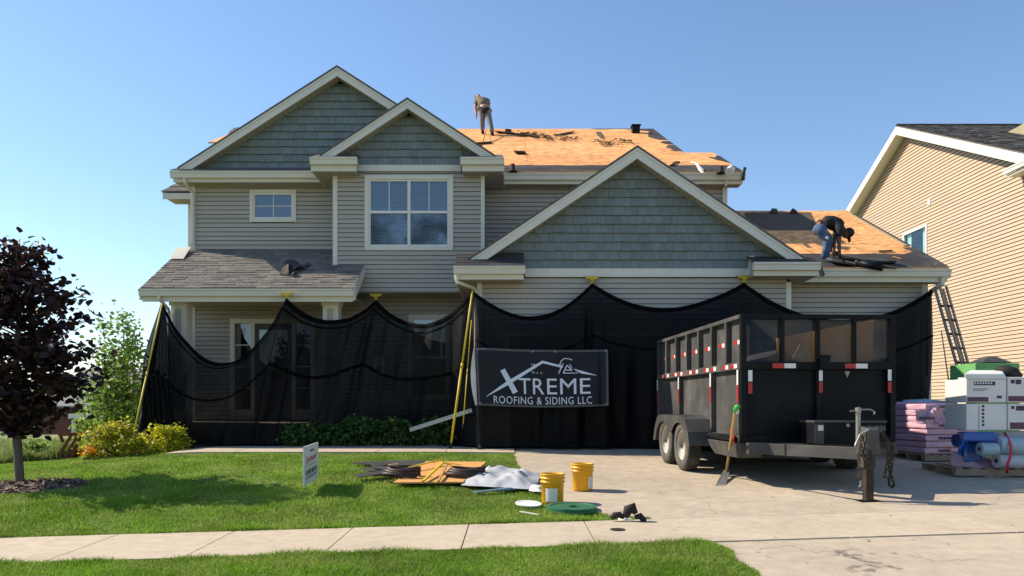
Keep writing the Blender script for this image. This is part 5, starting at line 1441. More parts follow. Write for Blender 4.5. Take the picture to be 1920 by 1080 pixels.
# rails
for z, h in ((ztop, .055), (zmid, .10)):
    zz0, zz1 = (z - h, z) if z == ztop else (z - h / 2, z + h / 2)
    nm_ = 'top_rail' if z == ztop else 'mid_rail'
    tp(MB().box(.0, TWD, .0, P_, zz0, zz1), nm_, 'black')
    tp(MB().box(.0, P_, P_ + .001, TL, zz0, zz1), nm_, 'black_sunlit')
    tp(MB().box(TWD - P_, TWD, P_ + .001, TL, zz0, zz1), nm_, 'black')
tp(MB().box(0, P_, P_ + .001, TL, zbot, zbot + .09), 'lower_rail', 'black_sunlit')
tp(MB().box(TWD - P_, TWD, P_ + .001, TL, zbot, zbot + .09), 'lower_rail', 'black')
tp(MB().box(0, TWD, 0, P_, zbot - .0, zbot + .08), 'lower_rail', 'black')
# posts
bay = TL / 7
for k in range(8):
    y = min(max(k * bay - .04, .0), TL - .08)
    for x, mt in ((0, 'black_sunlit'), (TWD - P_, 'black')):
        if k == 0:
            tp(MB().box(x, x + P_, 0, P_, zbot + .081, zmid - .051), 'post', 'black'); tp(MB().box(x, x + P_, 0, P_, zmid + .051, ztop - .056), 'post', 'black')
        else:
            tp(MB().box(x, x + P_ - .002, y, y + .075, zmid + .051, ztop - .056), 'post', mt)
for y in (.03 + P_, 1.25, 2.95, TL - .08):
    for x, mt in ((0.002, 'black_sunlit'), (TWD - P_, 'black')):
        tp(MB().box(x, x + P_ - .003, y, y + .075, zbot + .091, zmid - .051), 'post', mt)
fx = [P_ + .0] + [(px - 1390) * 10.4 / F for px in (1467, 1536, 1607)] + [TWD - .17]
for k in (1, 2, 3):
    tp(MB().box(fx[k] - .0, fx[k] + .05, .004, P_ - .004, zmid + .051, ztop - .056), 'post', 'black')
tp(MB().box(TWD / 2 - .03, TWD / 2 + .03, .004, P_, zbot + .081, zmid - .051), 'post', 'black')
# expanded steel mesh in the upper front: four panels of real diamonds
def mesh_panel(x0, x1, z0, z1, y):
    mb = MB(); dx, dz = .046, .024
    nx_, nz_ = int((x1 - x0) / dx), int((z1 - z0) / dz)
    V, Fq = [], []
    def seg(p, q):
        d = Vector((q[0] - p[0], 0, q[1] - p[1])); n_ = Vector((-d.z, 0, d.x)).normalized() * .0040
        a, b = Vector((p[0], y, p[1])), Vector((q[0], y, q[1])); t = Vector((0, .003, 0))
        k = len(V); V.extend([a - n_ - t, b - n_ - t, b + n_ + t, a + n_ + t]); Fq.append((k, k + 1, k + 2, k + 3))
    for i in range(nx_):
        for j in range(nz_):
            cx, cz = x0 + (i + .5) * dx, z0 + (j + .5) * dz
            seg((cx - dx / 2, cz), (cx, cz + dz / 2)); seg((cx, cz + dz / 2), (cx + dx / 2, cz))
            seg((cx - dx / 2, cz), (cx, cz - dz / 2)); seg((cx, cz - dz / 2), (cx + dx / 2, cz))
    o = fast_mesh('mesh_panel', np.array([v[:] for v in V]), np.array(Fq), MT['greysteel'])
    adopt(o, tra, local=True)
    return o
ends = [P_, fx[1], fx[2], fx[3], TWD - P_]
for k in range(4):
    a = ends[k] + (.05 if k else 0); b = ends[k + 1]
    mesh_panel(a, b, zmid + .05, ztop - .056, P_ - .01)
# light bar bracket in the middle of the mid rail
bk = MB(); cx = (1547 - 1390) * 10.4 / F
bk.prism([(cx - .09, -.10, zmid + .14), (cx + .07, -.10, zmid + .14), (cx + .05, -.10, zmid - .05), (cx - .07, -.10, zmid - .05)], (0, .02, 0)); bk.box(cx - .07, cx + .05, -.08, -.001, zmid + .1, zmid + .13)
tp(bk, 'tarp_bracket', 'black')
# reflective tape
def tape(parts, horiz, face):
    for mat, a0, a1, b0, b1 in parts:
        if face == 'front': m_ = MB().box(a0, a1, -.004, -.0005, b0, b1)
        else: m_ = MB().box(-.004, -.0005, a0, a1, b0, b1)
        m_.build('red_reflector' if mat == 'redtape' else 'white_reflector', MT[mat], tra, local=True)
s_ = 10.4 / F
def fr(px0, px1, py0, py1): return ((px0 - 1390) * s_, (px1 - 1390) * s_, tz(py1), tz(py0))
for mat, a in (('redtape', (1450, 1473, 681, 690)), ('whitetape', (1473, 1495, 681, 690)), ('redtape', (1591, 1612, 681, 690)), ('whitetape', (1612, 1635, 681, 690))):
    a0, a1, b0, b1 = fr(*a); tape([(mat, a0, a1, b0, b1)], True, 'front')
for mat, a in (('whitetape', (1403, 1411, 694, 715)), ('redtape', (1403, 1411, 717, 738)), ('whitetape', (1540, 1547, 694, 714)), ('redtape', (1540, 1547, 716, 736)), ('whitetape', (1675, 1682, 692, 713)), ('redtape', (1675, 1682, 715, 736))):
    a0, a1, b0, b1 = fr(*a)
    a0 += -.0; x_off = .0
    tape([(mat, a0, a1, b0, b1)], False, 'front')
tr_ = MB(); a0, a1, b0, b1 = fr(1595, 1606, 695, 708)
tr_.add([(a0, P_ - .004, b1), (a1, P_ - .004, b1), ((a0 + a1) / 2, P_ - .004, b0)], [(0, 2, 1)])
tr_.build('triangle_decal', MT['zinc'], tra, local=True)
for k in range(7):                                # upper boards, one red and white strip in each bay
    y = k * bay + .20
    for mat, q in (('whitetape', y), ('redtape', y + .14)):
        MB().box(P_ - .004, P_ - .0005, q, q + .135, tz(642), tz(634)).build('red_reflector' if mat == 'redtape' else 'white_reflector', MT[mat], tra, local=True)
for k in range(5):                                # along the side rail
    for mat, q in (('whitetape', .16 + k * .86), ('redtape', .29 + k * .86), ('whitetape', .50 + k * .86), ('redtape', .62 + k * .86)):
        tape([(mat, q, q + .115, zmid - .028, zmid + .028)], True, 'side')
for y in (.03 + P_, 1.25, 2.95, TL - .08):
    tape([('whitetape', y + .012, y + .062, zmid - .26, zmid - .055), ('redtape', y + .012, y + .062, zmid - .50, zmid - .265)], False, 'side')
tape([('redtape', .32, .44, zbot + .12, zbot + .17), ], True, 'side')
# frame under the box, side step
fm = MB()
fm.box(.35, .47, .1, TL - .1, zbot - .19, zbot - .002); fm.box(TWD - .47, TWD - .35, .1, TL - .1, zbot - .19, zbot - .002)
for y in (.3, 1.1, 1.9, 2.7, 3.5): fm.box(.47, TWD - .47, y, y + .08, zbot - .15, zbot - .04)
tp(fm, 'chassis_frame', 'black')
tp(MB().hexa([(-.02, .10, zbot - .22), (.33, .10, zbot - .22), (.33, 1.35, zbot - .22), (-.02, 1.0, zbot - .22), (-.08, .02, zbot - .01), (.33, .02, zbot - .01), (.33, 1.4, zbot - .01), (-.08, 1.3, zbot - .01)]), 'side_step', 'greysteel', .01)
MB().box(-.087, -.083, .04, .10, zbot - .02, zbot + .12).build('red_reflector', MT['redtape'], tra, local=True)
# ramp pocket: dark pipe lying along the side
tp(MB().tube([(-.06, .15, zbot + .05), (-.06, 1.15, zbot + .05)], .045, 12), 'ramp_tube', 'black', 0)
# wheels
def wheel(y, x, side):
    r, w = .395, .235
    gy = TYY + y; gw = gzf(TX + x - .0625 * y, gy) - TZ0 + .014
    w_ = bpy.data.objects.new('wheel', None); COL.objects.link(w_); w_.location = (x, y, gw + r); adopt(w_, tra, local=True)
    s = side
    prof = [(.235, -.085 * s), (.245, -.105 * s), (.30, -.118 * s), (.355, -.112 * s), (.385, -.095 * s), (.395, -.06 * s), (.395, .06 * s), (.385, .095 * s), (.355, .112 * s), (.30, .118 * s), (.245, .105 * s), (.235, .085 * s)]
    t = MB().lathe([(a, b) for a, b in prof], (0, 0, 0), 40, axis='x', closed=True)
    me = t.build('tyre', [MT['rubber'], MT['sidewall']], w_, local=True, smooth=True)
    for p in me.data.polygons:
        if (p.center.y ** 2 + p.center.z ** 2) ** .5 < .37: p.material_index = 1
    tr = MB()
    for k in range(40):
        for q in (-.07, -.025, .025, .07):
            a = (k + (.5 if q in (-.025, .07) else 0)) * 2 * math.pi / 40
            c_, s_2 = math.cos(a), math.sin(a)
            tr.obox((q, .396 * c_, .396 * s_2), (.017, 0, 0), (0, -.02 * s_2, .02 * c_), (0, .006 * c_, .006 * s_2))
    tr.build('tread', MT['rubber'], w_, local=True)
    rm = MB().lathe([(.238, .088 * s), (.225, .09 * s), (.212, .06 * s), (.205, .02 * s), (.17, .005 * s), (.12, .035 * s), (.085, .05 * s), (.0, .05 * s)], (0, 0, 0), 32, axis='x')
    rm.lathe([(.238, -.09 * s), (.205, -.06 * s), (.0, -.02 * s)], (0, 0, 0), 32, axis='x')
    rim = rm.build('rim', MT['rim'], w_, local=True, smooth=True)
    h = MB()
    for k in range(8):
        a = k * math.pi / 4 + .2
        h.obox((.022 * s, .165 * math.cos(a), .165 * math.sin(a)), (.004, 0, 0), (0, .03 * math.cos(a), .03 * math.sin(a)), (0, -.02 * math.sin(a), .02 * math.cos(a)))
    h.build('rim_hole', MT['black'], w_, local=True)
    hb = MB().lathe([(.06, .05 * s), (.055, .095 * s), (.03, .11 * s), (0, .112 * s)], (0, 0, 0), 16, axis='x')
    for k in range(8):
        a = k * math.pi / 4
        hb.lathe([(.012, .05 * s), (.012, .075 * s), (0, .078 * s)], (0, .085 * math.cos(a), .085 * math.sin(a)), 6, axis='x')
    hb.build('hub', MT['rusty'], w_, local=True)
    return w_
WY = (1.75, 2.68)
for y in WY:
    wheel(y, -.215, -1); wheel(y, TWD + .215, 1)
    MB().tube([(-.1, y, .42), (TWD + .1, y, .42)], .045, 10).build('axle', MT['black'], tra, local=True)
# tandem fenders in tread plate
for x0, x1 in ((-.37, -.005), (TWD + .005, TWD + .37)):
    f = MB(); pts = []
    zt = .80 + .14
    path_ = [(WY[0] - .60, .50), (WY[0] - .52, .70), (WY[0] - .36, zt - .05), (WY[0] - .22, zt), (WY[1] + .22, zt), (WY[1] + .36, zt - .05), (WY[1] + .52, .70), (WY[1] + .60, .50)]
    for (ya, za), (yb, zb2) in zip(path_[:-1], path_[1:]):
        f.hexa([(x0, ya, za), (x1, ya, za), (x1, yb, zb2), (x0, yb, zb2), (x0, ya, za + .008), (x1, ya, za + .008), (x1, yb, zb2 + .008), (x0, yb, zb2 + .008)])
    xs_ = x0 if x0 < 0 else x1 - .006
    # side skirt with two wheel arches
    out = [(ya, za) for ya, za in path_]
    inner = [(WY[1] + .50, .50)] + [(WY[1] + .47 * math.cos(a), .42 + .42 * math.sin(a)) for a in np.linspace(.25, math.pi - .7, 8)] + [((WY[0] + WY[1]) / 2, .66)] + [(WY[0] + .47 * math.cos(a), .42 + .42 * math.sin(a)) for a in np.linspace(.7, math.pi - .25, 8)] + [(WY[0] - .50, .50)]
    f.prism([(xs_, y, z) for y, z in out + inner], (.006, 0, 0))
    tp(f, 'fender', 'greysteel', 0)
    st = MB()
    for k in range(26):
        for q in range(7):
            y = WY[0] - .2 + k * (WY[1] - WY[0] + .4) / 26; x = x0 + .03 + q * .05
            d = .012 if (k + q) % 2 else -.012
            st.bar((x - .012, y - d, zt + .010), (x + .012, y + d, zt + .010), .006, .005)
    tag(tp(st, 'tread_lugs', 'greysteel', 0), kind='stuff')
# tongue: two converging channels, toolbox, jack, coupler, chains
jxp = (at(1622, 800, 9.1).x - TX)
jy = -1.27
tip = (jxp + .0, jy - .02)
for x in (.25, TWD - .25):
    tp(MB().bar((x, .02, zbot - .09), (tip[0], tip[1] + .2, zbot - .09), .075, .15), 'tongue_beam', 'greysteel')
tp(MB().bar((.05, -.09, zbot - .08), (TWD - .05, -.09, zbot - .08), .10, .15), 'front_crossbeam', 'greysteel')
tp(MB().bar((.45, -.30, zbot - .08), (TWD - .30, -.30, zbot - .08), .08, .14), 'front_crossbeam', 'greysteel')
bx0, bx1 = (1502 - 1390) * 10.0 / F, (1640 - 1390) * 10.0 / F
bz0, bz1 = zbot - .0, zbot + .30
tb = tp(MB().box(bx0, bx1, -.52, -.10, bz0, bz1 - .03), 'toolbox', 'black', .008)
MB().box(bx0 - .01, bx1 + .01, -.53, -.09, bz1 - .029, bz1).build('lid', MT['greysteel'], tb, local=True, bevel=.006)
MB().box(bx0 + .0, bx0 + .12, -.5255, -.5205, bz0, bz1 - .04).build('corner_plate', MT['greysteel'], tb, local=True)
MB().box(bx0 + .04, bx0 + .11, -.530, -.526, bz1 - .13, bz1 - .06).build('label', MT['paper'], tb, local=True)
MB().box(bx0 + .42, bx0 + .46, -.53, -.521, bz1 - .08, bz1 - .04).build('latch', MT['zinc'], tb, local=True)
# jack: square leg with foot plate, upper tube, crank
gj = gzf(TX + jxp, TYY + jy) - TZ0 + .016
jk = bpy.data.objects.new('jack', None); COL.objects.link(jk); jk.location = (jxp, jy, 0); adopt(jk, tra, local=True)
def jp(mb, name, mat, bevel=.003): return mb.build(name, MT[mat], jk, local=True, bevel=bevel)
jtop = ZZ(768, 9.13) - TZ0; jm = ZZ(862, 9.13) - TZ0
jp(MB().box(-.047, .047, -.047, .047, gj + .012, jm), 'leg_tube', 'rusty')
jp(MB().hexa([(-.13, -.09, gj), (.13, -.09, gj), (.13, .09, gj), (-.13, .09, gj), (-.13, -.09, gj + .012), (.13, -.09, gj + .012), (.13, .09, gj + .012), (-.13, .09, gj + .012)]), 'foot_plate', 'black')
jp(MB().box(-.075, .075, -.035, .10, jm - .1, jm + .30), 'sleeve', 'greysteel')
jp(MB().tube([(-.09, .06, jm + .2), (-.09, .06, jtop)], .028, 12), 'screw_tube', 'zinc', 0)
jp(MB().tube([(-.19, .06, jtop - .02), (-.02, .06, jtop - .0), (.06, .05, jtop - .0), (.10, .03, jtop - .03), (.085, .02, jtop - .06)], .009, 8), 'crank', 'zinc', 0)
jp(MB().lathe([(.036, -.03), (.036, .02), (0, .03)], (-.09, .06, jtop), 12), 'crank_head', 'zinc', 0)
cp = MB()
cp.hexa([(-.10, -.12, jm + .06), (.10, -.12, jm + .06), (.12, .06, jm + .06), (-.12, .06, jm + .06), (-.06, -.12, jm + .36), (.06, -.12, jm + .36), (.08, .06, jm + .40), (-.08, .06, jm + .40)])
cp.box(.10, .19, -.05, .04, jm + .34, jm + .40); cp.box(.08, .11, -.06, .05, jm + .1, jm + .39)
tp_ = jp(cp, 'coupler', 'greysteel', .008)
jp(MB().box(.12, .30, -.04, .04, jm + .13, jm + .20), 'coupler_pin_block', 'rusty')
def chain(name, pts, r=.0075):
    c = MB(); pts = [Vector(p) for p in pts]
    L = 0
    for a, b in zip(pts[:-1], pts[1:]):
        n_ = max(1, int((b - a).length / .042))
        for k in range(n_):
            p, q = a.lerp(b, k / n_), a.lerp(b, (k + 1.25) / n_)
            d = (q - p).normalized(); s = d.cross(Vector((0, 1, 0))).normalized() if L % 2 else d.cross(Vector((1, 0, 0))).normalized()
            m = (p + q) / 2; l = (q - p).length / 2; w = .016
            loop = [m + d * l * math.cos(t) + s * w * math.sin(t) for t in np.linspace(0, 2 * math.pi, 9)]
            c.tube(loop, r, 5, caps=False); L += 1
    return c.build(name, MT['rusty'], jk, local=True)
chain('safety_chain', [(-.07, -.1, jm + .32), (-.15, -.12, jm + .24), (-.17, -.10, jm + .05), (-.165, -.1, jm - .12), (-.15, -.1, jm - .24)])
chain('safety_chain', [(-.15, -.11, jm + .2), (-.10, -.13, jm - .06), (-.05, -.13, jm - .1), (-.04, -.13, jm + .1)])
chain('safety_chain', [(.10, -.1, jm + .34), (.18, -.12, jm + .22), (.17, -.12, jm - .05), (.13, -.12, jm - .2), (.2, -.12, jm - .22), (.24, -.1, jm - .05), (.25, -.1, jm + .15)])
chain('safety_chain', [(.22, -.1, jm + .18), (.20, -.12, jm - .12), (.26, -.11, jm - .3)])
jp(MB().tube([(.19, -.11, jm - .22), (.20, -.11, jm - .30), (.235, -.11, jm - .33), (.265, -.11, jm - .29)], .013, 8), 'chain_hook', 'black', 0)
jp(MB().tube([(-.15, -.1, jm - .24), (-.145, -.1, jm - .3), (-.165, -.1, jm - .32)], .012, 8), 'chain_hook', 'zinc', 0)
jp(MB().tube([(-.09, .0, jm + .3), (-.16, -.05, jm + .26), (-.19, -.06, jm + .16), (-.14, -.08, jm + .30), (-.04, -.1, jm + .36)], .014, 8), 'brake_cable', 'zinc', 0)
# load inside the box: torn sheets standing behind the mesh
def inside(name, label, pts, th, mat, cat):
    R_ = Matrix.Rotation(math.atan2(0.069, 1), 4, 'Z')
    w_ = [R_ @ Vector(p) + Vector((TX, TYY, TZ0)) for p in pts]
    o = MB().prism(w_, (0, th, 0)).build(name, MT[mat]); return tag(o, label, cat)
inside('wood_sheet', 'large slanted wood sheet standing behind the trailer mesh', [(.62, .22, zmid - .1), (TWD - .22, .22, zmid - .1), (TWD - .16, .26, tz(593)), (.60, .26, tz(630))], .018, 'ply', 'wood sheet')
inside('wood_offcut', 'small pointed wood offcut leaning in the dump trailer', [(.72, .16, zmid + .0), (.98, .16, zmid + .0), (.90, .17, zmid + .31)], .015, 'lumber', 'offcut')
inside('felt_scrap', 'dark torn felt scrap heaped inside the dump trailer', [(.15, .5, zbot + .3), (TWD - .2, .5, zbot + .3), (TWD - .3, .9, zmid + .2), (1.2, .9, zmid + .35), (.5, .9, zmid + .1)], 2.2, 'felt', 'felt scrap')
# shovel leaning on the trailer corner
sh_ = thing('roofing_shovel', 'green-handled roofing shovel leaning against the trailer corner', 'shovel', tuple(G(1352, 908)))
a_, b_ = at(1379, 768, 9.75), G(1362, 884, .09)
MB().tube([b_, a_], .019, 10).build('shaft', MT['handlewood'], sh_, smooth=True)
d_ = (a_ - b_).normalized()
MB().tube([a_ - d_ * .06, a_ + d_ * .01, a_ + d_ * .06 + Vector((.015, 0, 0)), a_ + d_ * .10 + Vector((.035, 0, 0))], [.024, .03, .034, .022], 10).build('grip', MT['greenplastic'], sh_, smooth=True)
MB().box(a_.x + .01, a_.x + .04, a_.y - .02, a_.y + .02, a_.z - .05, a_.z + .0).build('hang_tag', MT['paper'], sh_)
bl_ = MB(); e_ = G(1349, 911, .01); f_ = G(1338, 902, .012)
q0, q1 = b_ + Vector((-.04, 0, .02)), b_ + Vector((.05, 0, .0))
bl_.hexa([e_ + Vector((-.06, -.02, 0)), e_ + Vector((.09, 0.01, 0)), q1, q0, e_ + Vector((-.06, -.014, .006)), e_ + Vector((.09, .016, .006)), q1 + Vector((0, .006, .006)), q0 + Vector((0, .006, .006))])
for k in range(7):
    t = k / 6; p = (e_ + Vector((-.06, -.02, 0))).lerp(e_ + Vector((.09, .01, 0)), t)
    bl_.bar(p, p + Vector((-.014, -.05, -.002)), .012, .004)
bl_.build('blade', MT['alu'], sh_)
# ------------------------------------------------------------------ ladder, pallets, cartons, rolls
ld = thing('ladder', 'dull grey extension ladder leaning on the far right corner of the house', 'ladder', tuple(at(1838, 836, 15.9)))
LB, LT = at(1838, 838, 15.9), at(1752, 538, 15.9)
LB.z = gzf(LB.x, LB.y) + .02
wv = Vector((.29, .22, 0))                       # rungs run obliquely away from the street
dirl = (LT - LB).normalized()
fo_ = Vector((.085, -.03, .0))                   # the fly section rides in front of the base section
n_ = int((LT - LB).length / .305)
for o in (0, 1):
    MB().bar(LB + wv * o, LT + wv * o, .03, .085, up=wv).build('rail', MT['ladder'], ld)
    MB().bar(LB + wv * (.08 + .84 * o) + fo_ + dirl * .9, LT + wv * (.08 + .84 * o) + fo_ + dirl * .05, .028, .075, up=wv).build('fly_rail', MT['ladder'], ld)
for k in range(1, n_):
    p = LB + dirl * .305 * k
    MB().bar(p + wv * .02, p + wv * .98, .04, .04).build('rung', MT['felt'], ld)
    if k > 3: MB().bar(p + wv * .1 + fo_, p + wv * .92 + fo_, .036, .036).build('rung', MT['felt'], ld)
st = thing('wooden_stake', 'thin brown stake leaning on the tan wall beside the ladder', 'stake', tuple(at(1787, 745, 15.2)))
MB().tube([at(1790, 790, 15.0), at(1765, 620, 15.9)], [.016, .012], 7).build('shaft', MT['handlewood'], st)
tag(MB().hexa([at(1733, 850, 15.7), at(1744, 850, 15.7), at(1744, 850, 15.74), at(1733, 850, 15.74), at(1735, 706, 15.98), at(1742, 706, 15.98), at(1742, 706, 16.02), at(1735, 706, 16.02)]).build('trim_offcut', MT['nbtrim']), 'pale trim offcut standing at the house corner beside the ladder', 'trim offcut')

def pallet(label, c, w, d, rz):
    t = thing('pallet', label, 'pallet', c, rz, group='wooden pallets under the roofing material')
    for y in (-d / 2, -.05, d / 2 - .1):
        MB().box(-w / 2, w / 2, y, y + .09, .0, .09).build('runner', MT['palletwood'], t, local=True)
    for k in range(7):
        x = -w / 2 + k * (w - .1) / 6
        MB().box(x, x + .1, -d / 2, d / 2, .091, .112).build('deck_board', MT['palletwood'], t, local=True)
    return t
def bundle_proto(w, d, h, mat, jag=.02):
    mb = MB(); nx_, n2 = 8, 4
    # a wrapped stack of shingles: soft box with a slight waist
    def ring(z, s):
        pts = []
        for k in range(nx_): pts.append((-w / 2 + w * k / nx_, -d / 2, z))
        for k in range(n2): pts.append((w / 2, -d / 2 + d * k / n2, z))
        for k in range(nx_): pts.append((w / 2 - w * k / nx_, d / 2, z))
        for k in range(n2): pts.append((-w / 2, d / 2 - d * k / n2, z))
        return [Vector((x * s + random.uniform(-.006, .006), y * s + random.uniform(-.006, .006), zz + random.uniform(-.003, .003))) for x, y, zz in pts]
    rs = [ring(.004, .97), ring(.02, .995), ring(h * .5, 1.0), ring(h - .02, .995), ring(h - .004, .97)]
    m = len(rs[0]); vs = [p for r in rs for p in r]; fs = []
    for i in range(4):
        for k in range(m): fs.append((i * m + k, i * m + (k + 1) % m, (i + 1) * m + (k + 1) % m, (i + 1) * m + k))
    fs += [tuple(range(m - 1, -1, -1)), tuple(4 * m + k for k in range(m))]
    mb.add(vs, fs)
    return mb
def print_marks(parent, w, y, z, h, kind, local=True):
    """lettering-like marks printed on a wrap or a carton"""
    mb = MB(); x = -w * .3
    for k in range(9):
        ww = random.uniform(.012, .026)
        if kind == 'bundle' or random.random() < .85:
            mb.box(x, x + ww, y - .0015, y - .0005, z - h * random.uniform(.35, .5), z + h * random.uniform(.35, .5))
        x += ww + .008
    return mb.build('print', MT['ink'], parent, local=local)
def stack(cx_, cy_, w, d, h, n, mat, rz, base, group, labels, skirt=None):
    for k in range(n):
        lab = labels(k)
        t = thing('shingle_bundle', lab, 'shingle bundle', (cx_ + random.uniform(-.015, .015), cy_ + random.uniform(-.015, .015), base + k * h), rz + random.uniform(-.012, .012), group)
        bundle_proto(w, d, h, mat).build('wrap', MT[mat], t, local=True, smooth=False)
        if k % 2 == 0 or k == n - 1: print_marks(t, w * .8, -d / 2 - .004, h * .5, h * .5, 'bundle')
gp = 'pink-wrapped shingle bundles stacked on pallets by the trailer'
ordn = ('lowest', 'second lowest', 'third from the bottom', 'fourth from the bottom', 'fifth from the bottom', 'sixth from the bottom', 'seventh from the bottom', 'topmost')
# stack A: front pink stack right of the trailer
pa_ = Vector((XX(1752, 13.6), 13.6, 0)); pa_.z = gzf(pa_.x, pa_.y) + .016
pallet('wooden pallet under the front pink bundle stack', pa_, 1.05, .95, .13)
stack(pa_.x, pa_.y, .95, .86, .108, 8, 'pink', .13, pa_.z + .114, gp, lambda k: f'pink-wrapped shingle bundle, {ordn[k]} in the stack right of the trailer')
# stack B: behind, half hidden by the trailer
pb_ = Vector((XX(1702, 14.5), 14.5, 0)); pb_.z = gzf(pb_.x, pb_.y) + .016
pallet('wooden pallet under the rear stack beside the trailer', pb_, 1.05, .95, .05)
stack(pb_.x, pb_.y, .95, .86, .108, 8, 'purplewrap', .05, pb_.z + .114, gp, lambda k: f'mauve-wrapped shingle bundle, {ordn[k]} in the rear stack touching the trailer')
# rolled underlay lying on top of stack B and A
for k, (x0, x1, mat, lab) in enumerate(((1694, 1778, 'paleblue', 'pale blue sheet roll lying on the rear shingle stack'), (1772, 1796, 'tarp', 'crumpled white plastic lying at the end of the blue roll'))):
    t = thing('wrap_roll', lab, 'roll', tuple(at((x0 + x1) / 2, 757, 14.25)))
    MB().tube([at(x0, 757 + k * 3, 14.25), at((x0 + x1) / 2, 756, 14.2), at(x1, 758 + k * 4, 14.15)], [.075, .078, .06 + .0 * k], 14).build('roll', MT[mat], t, smooth=True)
flap = MB()
flap.grid(lambda i, j: at(1716 + 52 * i / 8 + 2 * j / 6, 766 + 28 * j / 6 + 2 * math.sin(i * .9), 13.10 - .03 * math.sin(i * 1.1 + j) - .02 * j / 6), 8, 6)
fo = thing('pink_wrapper', 'loose lit pink wrapper hanging over the front shingle stack', 'wrapper', tuple(at(1742, 794, 13.1)))
flap.build('sheet', MT['pink'], fo)
pm_ = MB()
for k in range(10):
    x = 1724 + k * 3.0; pm_.add([at(x, 781, 13.03), at(x + 2.2, 781.6, 13.03), at(x + 2.0, 787, 13.03), at(x - .2, 786.5, 13.03)], [(0, 1, 2, 3)])
pm_.build('print', MT['ink'], fo)
# front pallet with blue rolls and white cartons
YF = 11.25
pf = Vector((XX(1872, YF), YF + .35, 0)); pf.z = gzf(pf.x, pf.y) + .016
pallet('weathered pallet carrying the blue rolls and white cartons', pf, 1.35, 1.0, -.04)
tag(MB().hexa([at(1782, 872, YF + .2), at(1856, 897, YF - .12), at(1935, 889, YF + .0), at(1880, 865, YF + .8), at(1784, 846, YF + .2), at(1858, 882, YF - .12), at(1935, 876, YF), at(1880, 852, YF + .8)]).build('shingle_bundle', MT['purplewrap'], None), 'flat mauve shingle bundle lying on the pallet under the blue rolls', 'shingle bundle', gp)
def roll(label, p, q, r, mat, end):
    t = thing('wrap_roll', label, 'roll', tuple((Vector(p) + Vector(q)) / 2), group='wrapped underlay rolls on the front pallet')
    p, q = Vector(p), Vector(q); d = (q - p).normalized()
    MB().tube([p, p + d * .01, q - d * .01, q], [r * .96, r, r, r * .96], 20).build('wrap', MT[mat], t, smooth=False)
    MB().tube([p - d * .004, p - d * .002], [r * .35, r * .35], 14).build('core', MT[end], t)
zf = lambda py, Y=YF: ZZ(py, Y)
rr_ = .125
roll('blue-ended roll, left of the lower row on the front pallet', at(1836, 842, 10.98), at(1868, 842, 10.98), .095, 'paleblue', 'ink')
roll('long pale blue roll under the red strap', at(1868, 834, 11.0), at(1960, 836, 11.1), .125, 'paleblue', 'ink')
roll('white-grey roll below the red strap at the pallet edge', at(1868, 864, 11.0), at(1960, 866, 11.1), .10, 'tarp', 'ink')
roll('dark blue roll end left on the front pallet', at(1790, 826, 11.6), at(1858, 822, 11.6), .10, 'blue', 'ink')
bp_ = thing('blue_wrapped_pack', 'deep blue plastic-wrapped pack under the white cartons', 'pack', tuple(at(1835, 866, 11.4)))
MB().hexa([at(1803, 828, 11.0), at(1868, 829, 10.95), at(1868, 829, 11.7), at(1792, 826, 11.8), at(1806, 809, 11.0), at(1868, 810, 10.95), at(1868, 810, 11.7), at(1794, 809, 11.8)]).build('pack', MT['blue'], bp_, bevel=.03)
MB().hexa([at(1806, 866, 11.3), at(1842, 866, 11.25), at(1842, 866, 11.6), at(1806, 866, 11.7), at(1806, 829, 11.3), at(1842, 829, 11.25), at(1842, 829, 11.6), at(1806, 829, 11.7)]).build('inner_pack', MT['blue'], bp_, bevel=.02)
mb = MB(); mb.grid(lambda i, j: at(1797 + 16 * i / 6 + 1.5 * math.sin(j * 1.4), 826 + 30 * j / 5 - 6 * (i % 3 == 1) * j / 5, 10.99 + .04 * math.sin(i * 1.5 + j)), 6, 5); mb.build('torn_flap', MT['blue'], bp_)
tag(MB().hexa([at(1866, 822, 11.14), at(1965, 822, 11.2), at(1965, 822, 11.75), at(1866, 822, 11.6), at(1866, 808, 11.14), at(1965, 808, 11.2), at(1965, 808, 11.75), at(1866, 808, 11.6)]).build('pale_sheet_pack', MT['tarp'], bevel=.015), 'pale folded sheet lying on the blue rolls under the cartons', 'sheet')
rs_ = thing('red_strap', 'bright red strap slung over the pale blue roll', 'strap', tuple(at(1893, 885, 10.9)))
MB().tube([at(1884, 812, 11.1), at(1890, 822, 10.95), at(1896, 836, 10.84), at(1896, 852, 10.84), at(1890, 868, 10.84), at(1888, 886, 10.95)], .018, 6).build('webbing', MT['redstrap'], rs_, smooth=True)
def carton(label, px0, px1, py0, py1, Y, d, marks, open_flap=False):
    x0, x1, z0, z1 = XX(px0, Y), XX(px1, Y), ZZ(py1, Y), ZZ(py0, Y)
    t = thing('carton', label, 'carton', ((x0 + x1) / 2, Y + d / 2, z0), group='white shingle cartons on the front pallet')
    MB().box(x0, x1, Y, Y + d, z0 + .003, z1).build('box', MT['carton'], t, bevel=.012)
    W, H = x1 - x0, z1 - z0
    for (u0, u1, v0, v1, mat) in marks:
        MB().box(x0 + W * u0, x0 + W * u1, Y - .0025, Y - .0008, z1 - H * v1, z1 - H * v0).build('print', MT[mat], t)
    MB().box(x0 + W * .02, x1 - W * .02, Y + d * .46, Y + d * .54, z1 + .0005, z1 + .002).build('tape', MT['paper'], t)
    return t
base_m = [(.18, .72, .10, .26, 'ink'), (.02, .55, .76, .96, 'maroon'), (.76, .88, .70, .82, 'ink'), (.16, .52, .40, .43, 'greysteel'), (.16, .45, .47, .49, 'greysteel')]
Yc = 11.0
